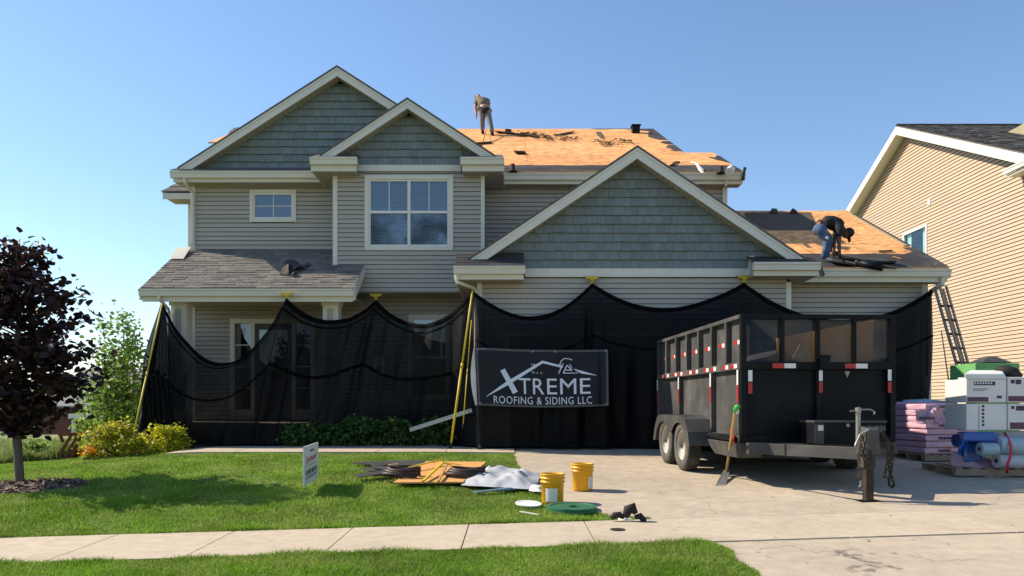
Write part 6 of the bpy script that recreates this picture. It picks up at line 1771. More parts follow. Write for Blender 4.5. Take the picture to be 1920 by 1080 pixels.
tL = carton('white carton, upper left of the carton stack', 1812, 1887, 711, 755, Yc, .55, base_m)
for k in range(7):
    MB().box(XX(1827 + k * 5, Yc), XX(1830 + k * 5, Yc), Yc - .004, Yc - .0027, ZZ(720, Yc), ZZ(717, Yc)).build('print', MT['whitetape'], tL)
carton('white carton at the right edge, upper row of the stack', 1889, 1964, 707, 755, Yc + .04, .55, [(.08, .18, .10, .25, 'ink'), (.2, .34, .1, .28, 'ink'), (.02, .55, .74, .95, 'maroon')])
carton('white carton, lower left of the carton stack', 1812, 1888, 757, 807, Yc + .02, .55, [(.38, .44, .05 + .14 * k, .14 + .14 * k, 'ink') for k in range(6)] + [(.30, .315, .06, .93, 'greysteel')])
carton('white carton at the right edge, lower row of the stack', 1890, 1965, 757, 807, Yc + .05, .55, [(.08, .16, .08, .2, 'ink'), (.2, .75, .08, .26, 'ink'), (.05, .6, .70, .95, 'maroon')])
tag(MB().hexa([at(1809, 711, Yc - .02), at(1888, 711, Yc - .02), at(1886, 706, Yc + .58), at(1820, 706, Yc + .58), at(1808, 700, Yc + .0), at(1882, 700, Yc + .0), at(1880, 694, Yc + .58), at(1818, 694, Yc + .58)]).build('white_wrap_sheet', MT['carton'], bevel=.02), 'white folded plastic sheet topping the upper left carton', 'sheet')
tag(MB().hexa([at(1795, 758, 11.75), at(1814, 758, 11.5), at(1814, 758, 12.0), at(1795, 758, 12.1), at(1796, 708, 11.75), at(1814, 708, 11.5), at(1814, 708, 12.0), at(1796, 708, 12.1)]).build('carton', MT['carton'], bevel=.012), 'sunlit white carton set back behind the carton stack', 'carton', 'white shingle cartons on the front pallet')
tag(MB().tube([at(1808, 806, 11.5), at(1806, 785, 11.5), at(1812, 768, 11.55)], [.09, .12, .06], 10).build('grey_sack', MT['tarp'], smooth=True), 'slumped grey sack tucked behind the lower left carton', 'sack')
# green machine behind the cartons
Yg = 13.6
gmch = thing('green_machine', 'light green box machine with a grey hood behind the cartons', 'machine', tuple(at(1872, 860, Yg)))
x0, x1 = XX(1829, Yg), XX(1912, Yg)
zg0, zg1 = gzf(x0, Yg) + .02, ZZ(681, Yg)
gb = MB()
gb.box(x0, x0 + .05, Yg, Yg + .8, zg0 + .25, zg1); gb.box(x1 - .18, x1, Yg, Yg + .8, zg0 + .25, zg1); gb.box(x0 + .05, x1 - .18, Yg, Yg + .05, zg0 + .25, zg1); gb.box(x0 + .05, x1 - .18, Yg + .75, Yg + .8, zg0 + .25, zg1); gb.box(x0 + .05, x1 - .18, Yg + .05, Yg + .75, zg0 + .25, zg0 + .3)
gb.build('hopper', MT['greenbox'], gmch, bevel=.01)
hd = MB(); hx0, hx1, hz = XX(1857, Yg), XX(1912, Yg), ZZ(678, Yg)
hd.add([(hx0, Yg + .2, hz), (hx1, Yg + .2, hz), (hx1, Yg + .75, hz), (hx0, Yg + .75, hz), (XX(1880, Yg), Yg + .4, ZZ(665, Yg)), (XX(1892, Yg), Yg + .4, ZZ(665, Yg)), (XX(1892, Yg), Yg + .55, ZZ(665, Yg)), (XX(1880, Yg), Yg + .55, ZZ(665, Yg))], [(3, 2, 1, 0), (4, 5, 6, 7), (0, 1, 5, 4), (1, 2, 6, 5), (2, 3, 7, 6), (3, 0, 4, 7)])
hd.box(hx0 + .06, hx0 + .09, Yg + .3, Yg + .33, zg1 - .3, hz + .01); hd.box(hx1 - .09, hx1 - .06, Yg + .3, Yg + .33, zg1 - .3, hz + .01)
hd.build('hood', MT['greysteel'], gmch)
for x in (x0 + .12, x1 - .12):
    for y in (Yg + .15, Yg + .65): MB().lathe([(.13, -.04), (.13, .04)], (x, y, zg0 + .13), 16, axis='x').build('wheel', MT['rubber'], gmch)
bag = MB().tube([at(1866, 699, 11.62), at(1874, 694, 11.5), at(1888, 695, 11.4), at(1902, 699, 11.38), at(1915, 705, 11.38)], [.03, .07, .085, .075, .03], 12)
tag(bag.build('black_bag', MT['blackrubber'], smooth=True), 'black slumped bag lying on the right carton before the green machine', 'bag')

# ------------------------------------------------------------------ buckets, lids, debris on the lawn edge
def bucket(label, p):
    t = thing('bucket', label, 'bucket', p, group='yellow buckets on the driveway')
    r0, r1, h = .130, .148, .36
    prof = [(0, .004), (r0 - .006, .004), (r0, .012), (r1 - .01, h - .11), (r1 + .006, h - .105), (r1 + .006, h - .095), (r1 - .008, h - .09), (r1 - .006, h - .065), (r1 + .008, h - .06), (r1 + .008, h - .05), (r1 - .005, h - .045), (r1 - .003, h - .02), (r1 + .007, h - .015), (r1 + .006, h), (r1 - .004, h), (r1 - .010, h - .02), (r0 - .006, .02), (0, .02)]
    MB().lathe(prof, (0, 0, 0), 32).build('shell', MT['bucket'], t, local=True, smooth=True)
    lb = MB(); lb.grid(lambda i, j: ((r0 + .0035 + (r1 - .01 - r0) * (.05 + j / 4 * .6) / .72) * math.sin(.2 + i / 10 * 1.1), -(r0 + .0035 + (r1 - .01 - r0) * (.05 + j / 4 * .6) / .72) * math.cos(.2 + i / 10 * 1.1), .03 + j / 4 * .16), 10, 4)
    lb.build('label', MT['paper'], t, local=True, smooth=True)
    MB().tube([(r1 * math.cos(a), r1 * math.sin(a) * .35 - .145 * math.sin(a) * 0 - .12 * math.sin(a), h - .07 - .12 * math.sin(a)) for a in np.linspace(0, math.pi, 12)], .0035, 5).build('bail_handle', MT['zinc'], t, local=True)
    return t
b1 = bucket('yellow bucket standing farther back on the driveway', G(1092, 919, .016))
b1.rotation_euler = (0, 0, .3)
b2 = copy_tree(b1, G(1036, 943, .016), -.9, label='yellow bucket at the lawn edge beside the white lid')
def disc(name, label, p, r, h, mat, tilt=(0, 0, 0), cat='lid', n=1):
    t = thing(name, label, cat, p)
    t.rotation_euler = tilt
    for k in range(n):
        MB().lathe([(0, h * .6), (r * .8, h * .6), (r * .84, h), (r, h), (r, 0), (r * .96, -.004), (0, 0)], (random.uniform(-.01, .01) * k, .01 * k, k * h * 1.15), 32).build('disc', MT[mat], t, local=True, smooth=False)
    return t
disc('round_lid', 'white bucket lid lying in the grass beside the bucket', G(991, 945, .05), .155, .012, 'lid', (.10, .05, 0))
gl = disc('green_disc', 'stacked dark green lids lying at the lawn edge', G(1072, 956, .02), .29, .022, 'greenlid', (0.03, 0, 0), n=2)
MB().lathe([(.05, .055), (.05, .062), (.0, .062)], (0, 0, 0), 14).build('hub', MT['greenlid'], gl, local=True)
tag(MB().bar(G(975, 959, .05), G(1010, 965, .04), .022, .012).build('paint_stick', MT['paper']), 'small pale stick lying in the grass below the white lid', 'stick')
# black knee pads and gloves
gl_ = thing('knee_pads', 'crumpled black knee pads with white lining at the lawn corner', 'knee pads', G(1180, 975))
for pts, r in (([(1146, 971), (1152, 965), (1162, 964), (1170, 970)], .035), ([(1172, 968), (1178, 955), (1186, 951), (1192, 962)], .055), ([(1190, 968), (1200, 966), (1208, 974), (1212, 978)], .035)):
    MB().tube([G(px, 976, .03) + Vector((0, 0, max(0.0, (974 - py) * .0062))) for px, py in pts], [r * .6, r, r, r * .5], 10).build('pad', MT['blackrubber'], gl_, smooth=True)
MB().tube([G(1160, 975, .02), G(1172, 974, .03), G(1184, 976, .02)], [.02, .03, .02], 8).build('lining', MT['lid'], gl_)
# orange plywood sheet with tools
def flat(name, label, pix, mat, lift, th, cat):
    pts = [G(px, py, lift) for px, py in pix]
    o = MB().prism(pts, (0, 0, th)).build(name, MT[mat]); return tag(o, label, cat)
flat('plywood_sheet', 'orange plywood sheet lying on the lawn', [(737, 907), (868, 906), (912, 868), (800, 867)], 'ply', .07, .02, 'plywood')
flat('shingle_strip', 'grey shingle scrap half under the crumpled tarp', [(905, 880), (935, 884), (952, 876), (918, 873)], 'greysteel', .06, .01, 'shingle strip')
for k, (pix, lab) in enumerate((([(658, 868), (752, 864), (812, 865), (800, 874), (700, 873)], 'widest dark drip-edge strip lying at the back of the debris'), ([(676, 880), (740, 874), (760, 879), (690, 885)], 'short dark strip lying between two longer ones'),
                                ([(664, 892), (735, 880), (742, 886), (672, 896)], 'dark strip pointing left out of the debris toward the sign'), ([(695, 872), (760, 880), (750, 886), (700, 878)], 'dark strip lying crosswise under the coil'))):
    tag(MB().prism([G(px, py, .06 + .014 * k) for px, py in pix], (0, 0, .012)).build('felt_scrap', MT['felt']), lab, 'felt scrap', 'dark strips torn off the roof on the lawn')
def coil(label, px, py, w):
    p = G(px, py, .09); t = thing('strap_coil', label, 'coil', p, group='brown coils on the plywood')
    for k in range(3):
        r = w * (1 - k * .07)
        MB().tube([(r * math.cos(a) + .02 * k, r * .75 * math.sin(a), .03 + k * .036 + .014 * math.sin(a * 2 + k)) for a in np.linspace(0, 2 * math.pi * .93, 24)], .030, 7).build('loop', MT['brownrubber'], t, local=True, smooth=True)
coil('brown strap coil at the left edge of the plywood', 752, 893, .25); coil('brown strap coil beside the crumpled grey tarp', 872, 893, .26)
def tool(label, p, q, mat, r, head=None):
    t = thing('pry_tool', label, 'pry bar', tuple(q), group='roofing tools on the plywood')
    MB().bar(p, q, r * 2.2, r * 1.4).build('shaft', MT[mat], t, bevel=.006)
    if head is not None: MB().bar(q, head, r * 2.6, r * 1.2).build('head', MT[mat], t, bevel=.004)
tool('long yellow pry bar laid over the plywood toward the left', G(752, 880, .15), G(826, 862, .17), 'yellow', .014, G(812, 867, .15))
tool('yellow tool with a flat head crossing the plywood', G(793, 902, .12), G(830, 868, .18), 'yellow', .018, G(846, 872, .14))
tool('wooden tool shaft beside the yellow tool', G(822, 902, .12), G(838, 871, .16), 'handlewood', .016)
tool('thin yellow bar pointing at the tarp', G(828, 866, .17), G(866, 872, .13), 'yellow', .010)
tag(MB().bar(G(729, 873, .15), G(747, 871, .16), .05, .035).build('wood_offcut', MT['lumber'], bevel=.006), 'small light wood offcut on the dark strips', 'offcut')
# crumpled tarp
def crumple(name, label, c0, c1, c2, c3, h, mat, n, seed, cat):
    a, b, c, d = [G(*q, .05) for q in (c0, c1, c2, c3)]
    def P(i, j):
        u, v = i / n, j / n
        p = a.lerp(b, u).lerp(d.lerp(c, u), v)
        e = math.sin(u * math.pi) ** .6 * math.sin(v * math.pi) ** .6
        w = mnoise.noise((u * 3.2 + seed, v * 2.6, seed)) * .6 + abs(mnoise.noise((u * 6, v * 5 + seed, 2))) * .55
        p.z += max(0, e * h * (.5 + w)) + .01
        p.x += .06 * mnoise.noise((u * 4, v * 4, seed + 3)); p.y += .06 * mnoise.noise((u * 4 + 9, v * 4, seed))
        return p
    o = MB().grid(P, n, n).build(name, MT[mat], smooth=True); return tag(o, label, cat)
crumple('tarp', 'crumpled pale grey tarp heaped between the plywood and the buckets', (864, 911), (1000, 919), (1018, 888), (890, 878), .17, 'tarp', 34, 2.0, 'tarp')
crumple('paper_wrap', 'white paper scrap lying behind the bucket at the lawn edge', (992, 922), (1018, 924), (1022, 912), (1000, 912), .05, 'lid', 8, 5.0, 'paper')
for k, (p, q, lab) in enumerate(((G(890, 923, .05), G(958, 915, .06), 'long bluish strip lying in front of the grey tarp'), (G(930, 919, .05), G(1010, 913, .05), 'bluish strip running from the tarp to the bucket'))):
    tag(MB().bar(p, q, .09, .015).build('blue_strip', MT['bluestrip']), lab, 'plastic strip', 'bluish strips beside the tarp')
# yard sign
sg = thing('yard_sign', 'small white yard sign with red script standing on the lawn', 'sign', G(580, 912))
gl0 = G(570, 916); 
Ls, Rs = at(569, 838, 9.75), at(596, 829, 10.75)
Lb, Rb = at(569, 913, 9.75), at(596, 894, 10.75)
nn = (Rs - Ls).cross(Vector((0, 0, 1))).normalized() * .006
MB().hexa([Lb - nn, Rb - nn, Rb + nn, Lb + nn, Ls - nn, Rs - nn, Rs + nn, Ls + nn]).build('panel', MT['lid'], sg)
def sp(u, v): return Ls.lerp(Rs, u).lerp(Lb.lerp(Rb, u), v) + nn * 1.35 
def sq(u0, u1, v0, v1, mat, nm='print'): return MB().add([sp(u0, v0), sp(u1, v0), sp(u1, v1), sp(u0, v1)], [(0, 1, 2, 3)]).build(nm, MT[mat], sg)
sq(.42, .52, .12, .19, 'greysteel'); sq(.56, .66, .12, .19, 'greysteel')
red = M('red_ink', (0.50, 0.05, 0.05), rough=.6); MT['redink'] = red
for k, (u, v0, v1) in enumerate(((.16, .27, .47), (.28, .33, .45), (.40, .31, .43), (.50, .32, .43), (.60, .31, .43), (.70, .29, .42), (.80, .27, .33))):
    sq(u, u + .055, v0, v1, 'redink'); 
    if k < 6: sq(u + .05, u + .11, v0 + .03 * (k % 2) + .02, v0 + .03 * (k % 2) + .045, 'redink')
sq(.10, .92, .515, .528, 'greysteel')
for k in range(8): sq(.11 + k * .10, .11 + k * .10 + (.075 if k % 3 else .05), .63, .755, 'ink')
sq(.12, .90, .80, .83, 'greysteel'); sq(.14, .80, .85, .862, 'greysteel')
for u in (.2, .8):
    p = Ls.lerp(Rs, u).lerp(Lb.lerp(Rb, u), .9); q = Vector((p.x, p.y, gzf(p.x, p.y) - .05))
    MB().tube([p + nn * .5, q], .005, 6).build('wire_leg', MT['zinc'], sg)
# ------------------------------------------------------------------ pieces lying on the roofs
def roofbar(name, label, pts, w, h, mat, cat, fn=RP, group=None, lift=.05):
    mb = MB()
    for a, b in zip(pts[:-1], pts[1:]): mb.bar(fn(*a, lift), fn(*b, lift), w, h)
    return tag(mb.build(name, MT[mat]), label, cat, group)
roofbar('shingle_strip', 'dark shingle strip lying below the standing roofer', [(893, 269), (921, 267)], .14, .03, 'oldfelt', 'shingle strip')
roofbar('shingle_strip', 'grey shingle scrap lying alone in the middle of the bare deck', [(966, 286), (986, 287)], .26, .03, 'greysteel', 'shingle strip')
roofbar('felt_scrap', 'long felt scrap curling from the roofer toward the crumb heap', [(930, 247), (960, 250), (985, 253), (1010, 256)], .2, .02, 'oldfelt', 'felt scrap')
roofbar('felt_scrap', 'narrow felt scrap under the ridge, left of the roof vent', [(1042, 253), (1075, 247)], .12, .03, 'oldfelt', 'felt scrap')
roofbar('felt_scrap', 'dark scrap on the ridge right of the standing roofer', [(948, 245), (958, 245.5)], .10, .09, 'felt', 'felt scrap')
roofbar('underlay_strip', 'torn whitish underlay strip hanging over the felt at the right eave', [(1297, 303), (1306, 306), (1312, 318), (1318, 324)], .06, .02, 'lid', 'underlay strip')
roofbar('underlay_strip', 'bent pale underlay strip beside the torn whitish one', [(1308, 309), (1318, 319)], .05, .02, 'tarp', 'underlay strip')
roofbar('underlay_strip', 'dark curled strip beside the garage peak', [(1258, 310), (1266, 304), (1275, 304)], .05, .03, 'felt', 'underlay strip')
cg = thing('gutter_elbow', 'black bent pipe piece sticking up at the upper right gutter end', 'pipe piece', tuple(at(1393, 335, 18.15)))
MB().tube([at(1393, 338, 18.1), at(1394, 325, 18.1), at(1397, 314, 18.1)], .035, 8).build('tube', MT['blackrubber'], cg)
rl = thing('felt_roll', 'short pale roll end lying on the felt by the upper right eave', 'roll', tuple(RP(1365, 322)))
MB().tube([RP(1366, 322, .09), RP(1371, 317, .11)], .09, 12).build('roll', MT['paper'], rl)
# on the low right roof
def tbar(label, pts, w, h, mat, lift=.05, name='underlay_strip', cat='underlay strip'):
    return roofbar(name, label, pts, w, h, mat, cat, fn=TP, lift=lift)
tbar('long black underlay strip running right from the bending roofer', [(1578, 482), (1610, 488), (1650, 497), (1680, 502)], .14, .03, 'felt', .06)
ur = thing('underlay_roll', 'black underlay roll with a grey core lying at the low eave', 'roll', tuple(TP(1630, 497)))
MB().tube([TP(1607, 492, .1), TP(1655, 502, .1)], .075, 14).build('roll', MT['black'], ur, smooth=True)
MB().tube([TP(1606, 491.6, .1), TP(1607, 492, .1)], .055, 12).build('core', MT['lid'], ur)
tbar('flat black underlay strip right of the roll', [(1640, 493), (1676, 492)], .16, .04, 'blackrubber', .05)
tbar('black underlay piece under the roofer', [(1560, 492), (1600, 497)], .25, .03, 'blackrubber', .05)
tbar('thin pinkish strip lying on the felt near the rake', [(1674, 481), (1690, 485)], .04, .012, 'ply')
tbar('dark scrap at the lower edge of the bare deck', [(1648, 471), (1672, 470)], .05, .03, 'felt')
hs = at(1541, 505, 15.6)
tag(MB().bar(at(1537, 502, 15.62), at(1543, 517, 15.66), .075, .05).build('gutter_flap', MT['felt']), 'dark flap hanging from the gutter corner below the roofer', 'flap')
tag(MB().hexa([at(1748, 503, 15.9), at(1755, 503, 15.9), at(1755, 503, 15.93), at(1748, 503, 15.93), at(1753, 495, 16.0), at(1756, 494, 16.0), at(1756, 494, 16.03), at(1753, 495, 16.03)]).build('yellow_tag', MT['yellow']), 'yellow plastic tag standing on the low gutter end', 'tag')
for px, lab in ((1449, 'dark scrap standing on the low ridge, left one'), (1487, 'low dark scrap on the low ridge, right one')):
    p = TP(px, 398, .05); tag(MB().hexa([p + Vector(q) for q in ((-.1, -.05, -.03), (.12, -.05, -.03), (.12, .05, -.03), (-.1, .05, -.03), (-.02, -.04, .1), (.1, -.04, .08 if px < 1460 else .0), (.1, .03, .06), (-.02, .03, .1))]).build('ridge_scrap', MT['felt']), lab, 'scrap')
# torn shingles lying on the porch roof
def PP(px, py, dz=.05): return on_plane(px, py, YP, pz, pm, dz)
for k, (pix, lab, bend) in enumerate((([(533, 491), (560, 492), (572, 506), (545, 512)], 'dark curled shingle piece lying in the shade on the porch roof', .06), ([(555, 504), (580, 493), (583, 498), (560, 510)], 'narrow dark shingle piece right of the curled one', .03),
                                       ([(524, 514), (535, 505), (540, 500), (541, 516)], 'bent grey shingle standing up on the sunlit edge of the porch roof', .10), ([(539, 508), (548, 516), (558, 514), (548, 519)], 'small black shingle underside below the curled piece', .04))):
    mb = MB(); a, b, c, d = [PP(*q, .035) for q in pix]
    mb.grid(lambda i, j: a.lerp(b, i / 6).lerp(d.lerp(c, i / 6), j / 4) + Vector((0, 0, bend * math.sin(i / 6 * math.pi) + bend * .7 * (j / 4) ** 2)), 6, 4)
    n0 = len(mb.v); mb.grid(lambda i, j: a.lerp(b, 1 - i / 6).lerp(d.lerp(c, 1 - i / 6), j / 4) + Vector((0, 0, bend * math.sin(i / 6 * math.pi) + bend * .7 * (j / 4) ** 2 - .01)), 6, 4)
    tag(mb.build('shingle_scrap', MT['oldfelt' if k == 2 else 'felt']), lab, 'shingle scrap', 'torn shingles lying on the porch roof')
# board leaning at the wall corner above the porch roof
lb = MB().hexa([at(319, 485, 17.7), at(344, 485, 17.7), at(344, 485, 17.73), at(319, 485, 17.73), at(330, 464, 18.2), at(358, 463, 18.2), at(358, 463, 18.23), at(330, 464, 18.23)]).build('flashing_board', MT['gutter'])
tag(lb, 'flat tan board lying at the top left corner of the porch roof', 'board')
# grey gutter length lying across the bed
gp_ = thing('gutter_length', 'long grey gutter length leaning across the planting bed', 'gutter length', tuple(at(772, 806, 16.2)))
a_, b_ = at(770, 806, 15.75), at(886, 769, 15.35)
MB().bar(a_, b_, .09, .08).build('trough', MT['alu'], gp_)
# ------------------------------------------------------------------ two roofers
def skin_mesh(name, verts, edges, radii, mat, parent, root=0, sub=1, smooth=True):
    me = bpy.data.meshes.new(name)
    me.from_pydata([tuple(v) for v in verts], edges, [])
    o = bpy.data.objects.new(name, me); COL.objects.link(o)
    m = o.modifiers.new('skin', 'SKIN'); m.use_smooth_shade = True
    if not me.skin_vertices: raise RuntimeError('no skin layer')
    for k, d in enumerate(me.skin_vertices[0].data):
        r = radii[k]; d.radius = (r, r) if not isinstance(r, tuple) else r
        d.use_root = (k == root)
    s = o.modifiers.new('subsurf', 'SUBSURF'); s.levels = sub; s.render_levels = sub
    bpy.context.view_layer.update()
    dg_ = bpy.context.evaluated_depsgraph_get()
    me2 = bpy.data.meshes.new_from_object(o.evaluated_get(dg_)); me2.name = name
    bpy.data.objects.remove(o)
    return link_mesh(name, me2, MT[mat], parent, smooth=smooth)
class Fig:
    def __init__(s): s.v = []; s.e = []; s.r = []
    def n(s, p, r, frm=None):
        s.v.append(Vector(p)); s.r.append(r); k = len(s.v) - 1
        if frm is not None: s.e.append((frm, k))
        return k
    def chain(s, frm, pts):
        for p, r in pts: frm = s.n(p, r, frm)
        return frm
def hand(fig, wrist, d, side, scale=1.0):
    """palm and five fingers from a wrist vertex, pointing along d; side = across the palm"""
    d, side = d.normalized(), side.normalized()
    p0 = fig.v[wrist]
    palm = fig.n(p0 + d * .07 * scale, .030 * scale, wrist)
    for k, (o, l) in enumerate(((-.030, .062), (-.010, .074), (.010, .07), (.030, .054))):
        a = fig.n(p0 + d * .095 * scale + side * o * scale, .010 * scale, palm)
        b = fig.n(p0 + d * (.095 + l * .55) * scale + side * o * 1.1 * scale + side.cross(d) * .012, .009 * scale, a)
        fig.n(p0 + d * (.095 + l) * scale + side * o * 1.1 * scale + side.cross(d) * .035, .0075 * scale, b)
    t = fig.n(p0 + d * .05 * scale - side * .045 * scale, .011 * scale, palm)
    fig.n(p0 + d * .085 * scale - side * .055 * scale + side.cross(d) * .02, .009 * scale, t)
def head_mesh(c, up, fwd, r, mat, parent, name):
    """an ellipsoid skull with brow, nose, chin and ears"""
    up, fwd = up.normalized(), fwd.normalized(); rt = fwd.cross(up).normalized(); up = rt.cross(fwd).normalized()
    mb = MB(); n, m = 20, 14
    vs = []
    for j in range(m + 1):
        th = math.pi * j / m
        for i in range(n):
            ph = 2 * math.pi * i / n
            x, y, z = math.sin(th) * math.cos(ph), math.sin(th) * math.sin(ph), math.cos(th)
            k = 1.0
            if z < -.2: x *= 1 - .30 * (-z - .2); 
            fy = y * (1.0 + .06 * (y > 0))
            if y > .85 and -.35 < z < .15: fy += .16 * max(0, 1 - abs(x) / .25)
            if y > .4 and z < -.6: fy += .08
            vs.append(c + rt * x * r * .80 + fwd * fy * r + up * z * r * 1.22)
    fs = [(j * n + i, j * n + (i + 1) % n, (j + 1) * n + (i + 1) % n, (j + 1) * n + i) for j in range(m) for i in range(n)]
    mb.add(vs, fs)
    for s in (-1, 1):
        mb.tube([c + rt * s * r * .76 + up * r * .18, c + rt * s * r * .92 + up * r * .05 - fwd * r * .08, c + rt * s * r * .76 - up * r * .25], [.008, .018, .008], 6)
    return mb, rt, up, fwd
# ---- roofer on the main roof, seen from behind, bent forward
Y1 = 24.1
fl, frr = RP(905, 251, .03), RP(923, 254, .03)
def q1(px, py, dy): return at(px, py, Y1 + dy)
p1 = thing('person', 'roofer in drab shirt and grey trousers bent forward on the main roof, seen from behind', 'person', (fl + frr) / 2)
b = Fig()
pel = b.n(q1(908.5, 203, .05), .13)
ch = b.chain(pel, [(q1(907, 196, .18), .12), (q1(905, 189, .34), .13), (q1(902, 186, .46), .12)])
nk = b.n(q1(899, 184.5, .58), .062, ch)
hd1 = b.n(q1(897, 183.5, .66), .07, nk)
sl = b.chain(ch, [(q1(893.5, 190, .44), .075), (q1(891.2, 202, .42), .052), (q1(893.5, 214, .36), .040)])
hand(b, sl, Vector((.02, -.05, -1)), Vector((.3, 1, 0)))
sr = b.chain(ch, [(q1(914, 190, .46), .075), (q1(917, 202, .50), .052), (q1(915.5, 214, .46), .040)])
hand(b, sr, Vector((-.02, -.05, -1)), Vector((.3, 1, 0)))
ll = b.chain(pel, [(q1(904.3, 207, .03), .115), (fl.lerp(q1(904.3, 207, .03), .5) + Vector((-.01, -.02, 0)), .075), (fl + Vector((0, .02, .12)), .048), (fl + Vector((-.01, .1, .03)), .04)])
lr = b.chain(pel, [(q1(913.5, 207, .03), .115), (frr.lerp(q1(913.5, 207, .03), .5) + Vector((.03, -.02, 0)), .075), (frr + Vector((0, .02, .12)), .048), (frr + Vector((.01, .1, .03)), .04)])
skin_mesh('body', b.v, b.e, b.r, 'skin', p1, root=pel)
c = Fig()
c0 = c.n(q1(908.3, 201, .07), .175)
c1 = c.chain(c0, [(q1(906.5, 195, .2), .175), (q1(904.5, 189, .36), .185), (q1(901.5, 186, .50), .15)])
c.chain(c1 - 1, [(q1(893.2, 190.5, .44), .095), (q1(891.6, 199, .42), .075)])
c.chain(c1 - 1, [(q1(914.5, 190.5, .46), .095), (q1(917, 199, .49), .075)])
skin_mesh('shirt', c.v, c.e, c.r, 'drabshirt', p1)
c = Fig()
c0 = c.n(q1(908.6, 202.5, .06), .17)
for side, px in ((fl, 904.3), (frr, 913.6)):
    hip = q1(px, 208, .03)
    c.chain(c0, [(hip, .128), (side.lerp(hip, .52) + Vector((.01 if px > 908 else -.01, -.02, 0)), .095), (side + Vector((0, .01, .10)), .075)])
skin_mesh('trousers', c.v, c.e, c.r, 'greytrousers', p1)
for f in (fl, frr):
    c = Fig(); k = c.n(f + Vector((0, .02, .14)), .06); c.chain(k, [(f + Vector((0, .0, .045)), .055), (f + Vector((.01, .14, .04)), .045)])
    skin_mesh('boot', c.v, c.e, c.r, 'blackrubber', p1)
hm, rt, up, fw = head_mesh(q1(896, 183, .70), Vector((-.2, .9, .35)), Vector((0, .3, -1)), .10, 'skin', p1, 'head')
hm.build('head', MT['skin'], p1, smooth=True)
hair = MB().lathe([(.098, -.03), (.102, .02), (.085, .08), (.05, .115), (0, .125)], (0, 0, 0), 16)
Rm = Matrix((rt, fw * -1, up)).transposed()
hair.v = [tuple(Rm @ Vector(v) + q1(896, 183, .70)) for v in hair.v]
hair.build('cap', MT['blackrubber'], p1, smooth=True)
tb1 = MB().tube([q1(902, 204, -.06), q1(908.5, 206.5, -.15), q1(915, 204, -.06)], [.06, .11, .06], 10); tb1.build('tool_belt', MT['blackrubber'], p1, smooth=True)
MB().lathe([(.0, -.02), (.045, -.02), (.05, .0), (.0, .0)], q1(907.2, 200.5, -.22), 16, axis='y').build('tape_reel', MT['zinc'], p1)
tl1 = thing('tear_off_shovel', 'thin-handled scraper standing in front of the roofer on the main roof', 'scraper', RP(919, 267))
MB().tube([RP(919, 267, .03), q1(917, 221, .42)], .016, 7).build('shaft', MT['handlewood'], tl1)
MB().bar(RP(912, 268, .03), RP(922, 267, .03), .1, .02).build('blade', MT['alu'], tl1)
# ---- roofer on the low roof, seen from the side, folded over
Y2 = 16.15
def q2(px, py, dy=0.0): return at(px, py, Y2 + dy)
f2a = TP(1549, 488, .03)
p2 = thing('person', 'roofer in blue jeans, black shirt and cap folded over at the low garage eave', 'person', f2a)
b = Fig()
pel = b.n(q2(1537, 424, .05), .125)
sp_ = b.chain(pel, [(q2(1545, 417, .06), .11), (q2(1557, 415, .07), .115), (q2(1571, 420, .07), .12)])
nk = b.n(q2(1579, 428, .07), .06, sp_)
b.n(q2(1584, 433, .07), .065, nk)
aR = b.chain(sp_, [(q2(1574, 429, -.13), .068), (q2(1573, 452, -.15), .046), (q2(1574, 471, -.17), .036)])
hand(b, aR, Vector((.12, -.05, -1)), Vector((1, .3, 0)))
aL = b.chain(sp_, [(q2(1570, 430, .26), .068), (q2(1564, 452, .28), .046), (q2(1563, 470, .25), .036)])
hand(b, aL, Vector((.12, -.05, -1)), Vector((1, .3, 0)))
ftR, ftL = TP(1545, 490, .03), TP(1560, 478, .03)
kR, kL = q2(1551, 455, -.08), q2(1556, 452, .30)
b.chain(pel, [(q2(1537, 430, -.08), .11), (kR, .072), (ftR + Vector((.03, .02, .10)), .046), (ftR + Vector((.12, .0, .04)), .04)])
b.chain(pel, [(q2(1538, 430, .20), .11), (kL, .072), (ftL + Vector((.0, .02, .10)), .046), (ftL + Vector((.10, .0, .04)), .04)])
skin_mesh('body', b.v, b.e, b.r, 'skindark', p2, root=pel)
c = Fig(); c0 = c.n(q2(1541, 417.5, .06), .15)
c1 = c.chain(c0, [(q2(1556, 414.5, .07), .165), (q2(1569, 419, .07), .165), (q2(1577, 426, .07), .10)])
c.chain(c1 - 1, [(q2(1574, 430, -.13), .095), (q2(1573, 446, -.15), .07)])
c.chain(c1 - 1, [(q2(1570, 431, .26), .095), (q2(1565, 446, .27), .07)])
skin_mesh('shirt', c.v, c.e, c.r, 'blackshirt', p2)
c = Fig(); c0 = c.n(q2(1537, 424, .05), .165)
c.chain(c0, [(q2(1537, 431, -.08), .135), (kR + Vector((0, 0, .06)), .108), (kR + Vector((.0, 0, -.1)), .10), (ftR + Vector((.03, .02, .12)), .095), (ftR + Vector((.05, .0, .05)), .10)])
c.chain(c0, [(q2(1538, 431, .20), .13), (kL, .10), (ftL + Vector((.0, .02, .10)), .08)])
skin_mesh('jeans', c.v, c.e, c.r, 'jeans', p2)
for f in (ftR, ftL):
    c = Fig(); k = c.n(f + Vector((.02, 0, .06)), .05); c.chain(k, [(f + Vector((.09, -.01, .035)), .045), (f + Vector((.17, -.02, .03)), .038)])
    skin_mesh('boot', c.v, c.e, c.r, 'paper' if f is ftR else 'blackrubber', p2)
hc = q2(1589, 437, .07)
hm, rt, up, fw = head_mesh(hc, Vector((.75, 0, .35)), Vector((.25, 0, -1)), .105, 'skindark', p2, 'head')
hm.build('head', MT['skindark'], p2, smooth=True)
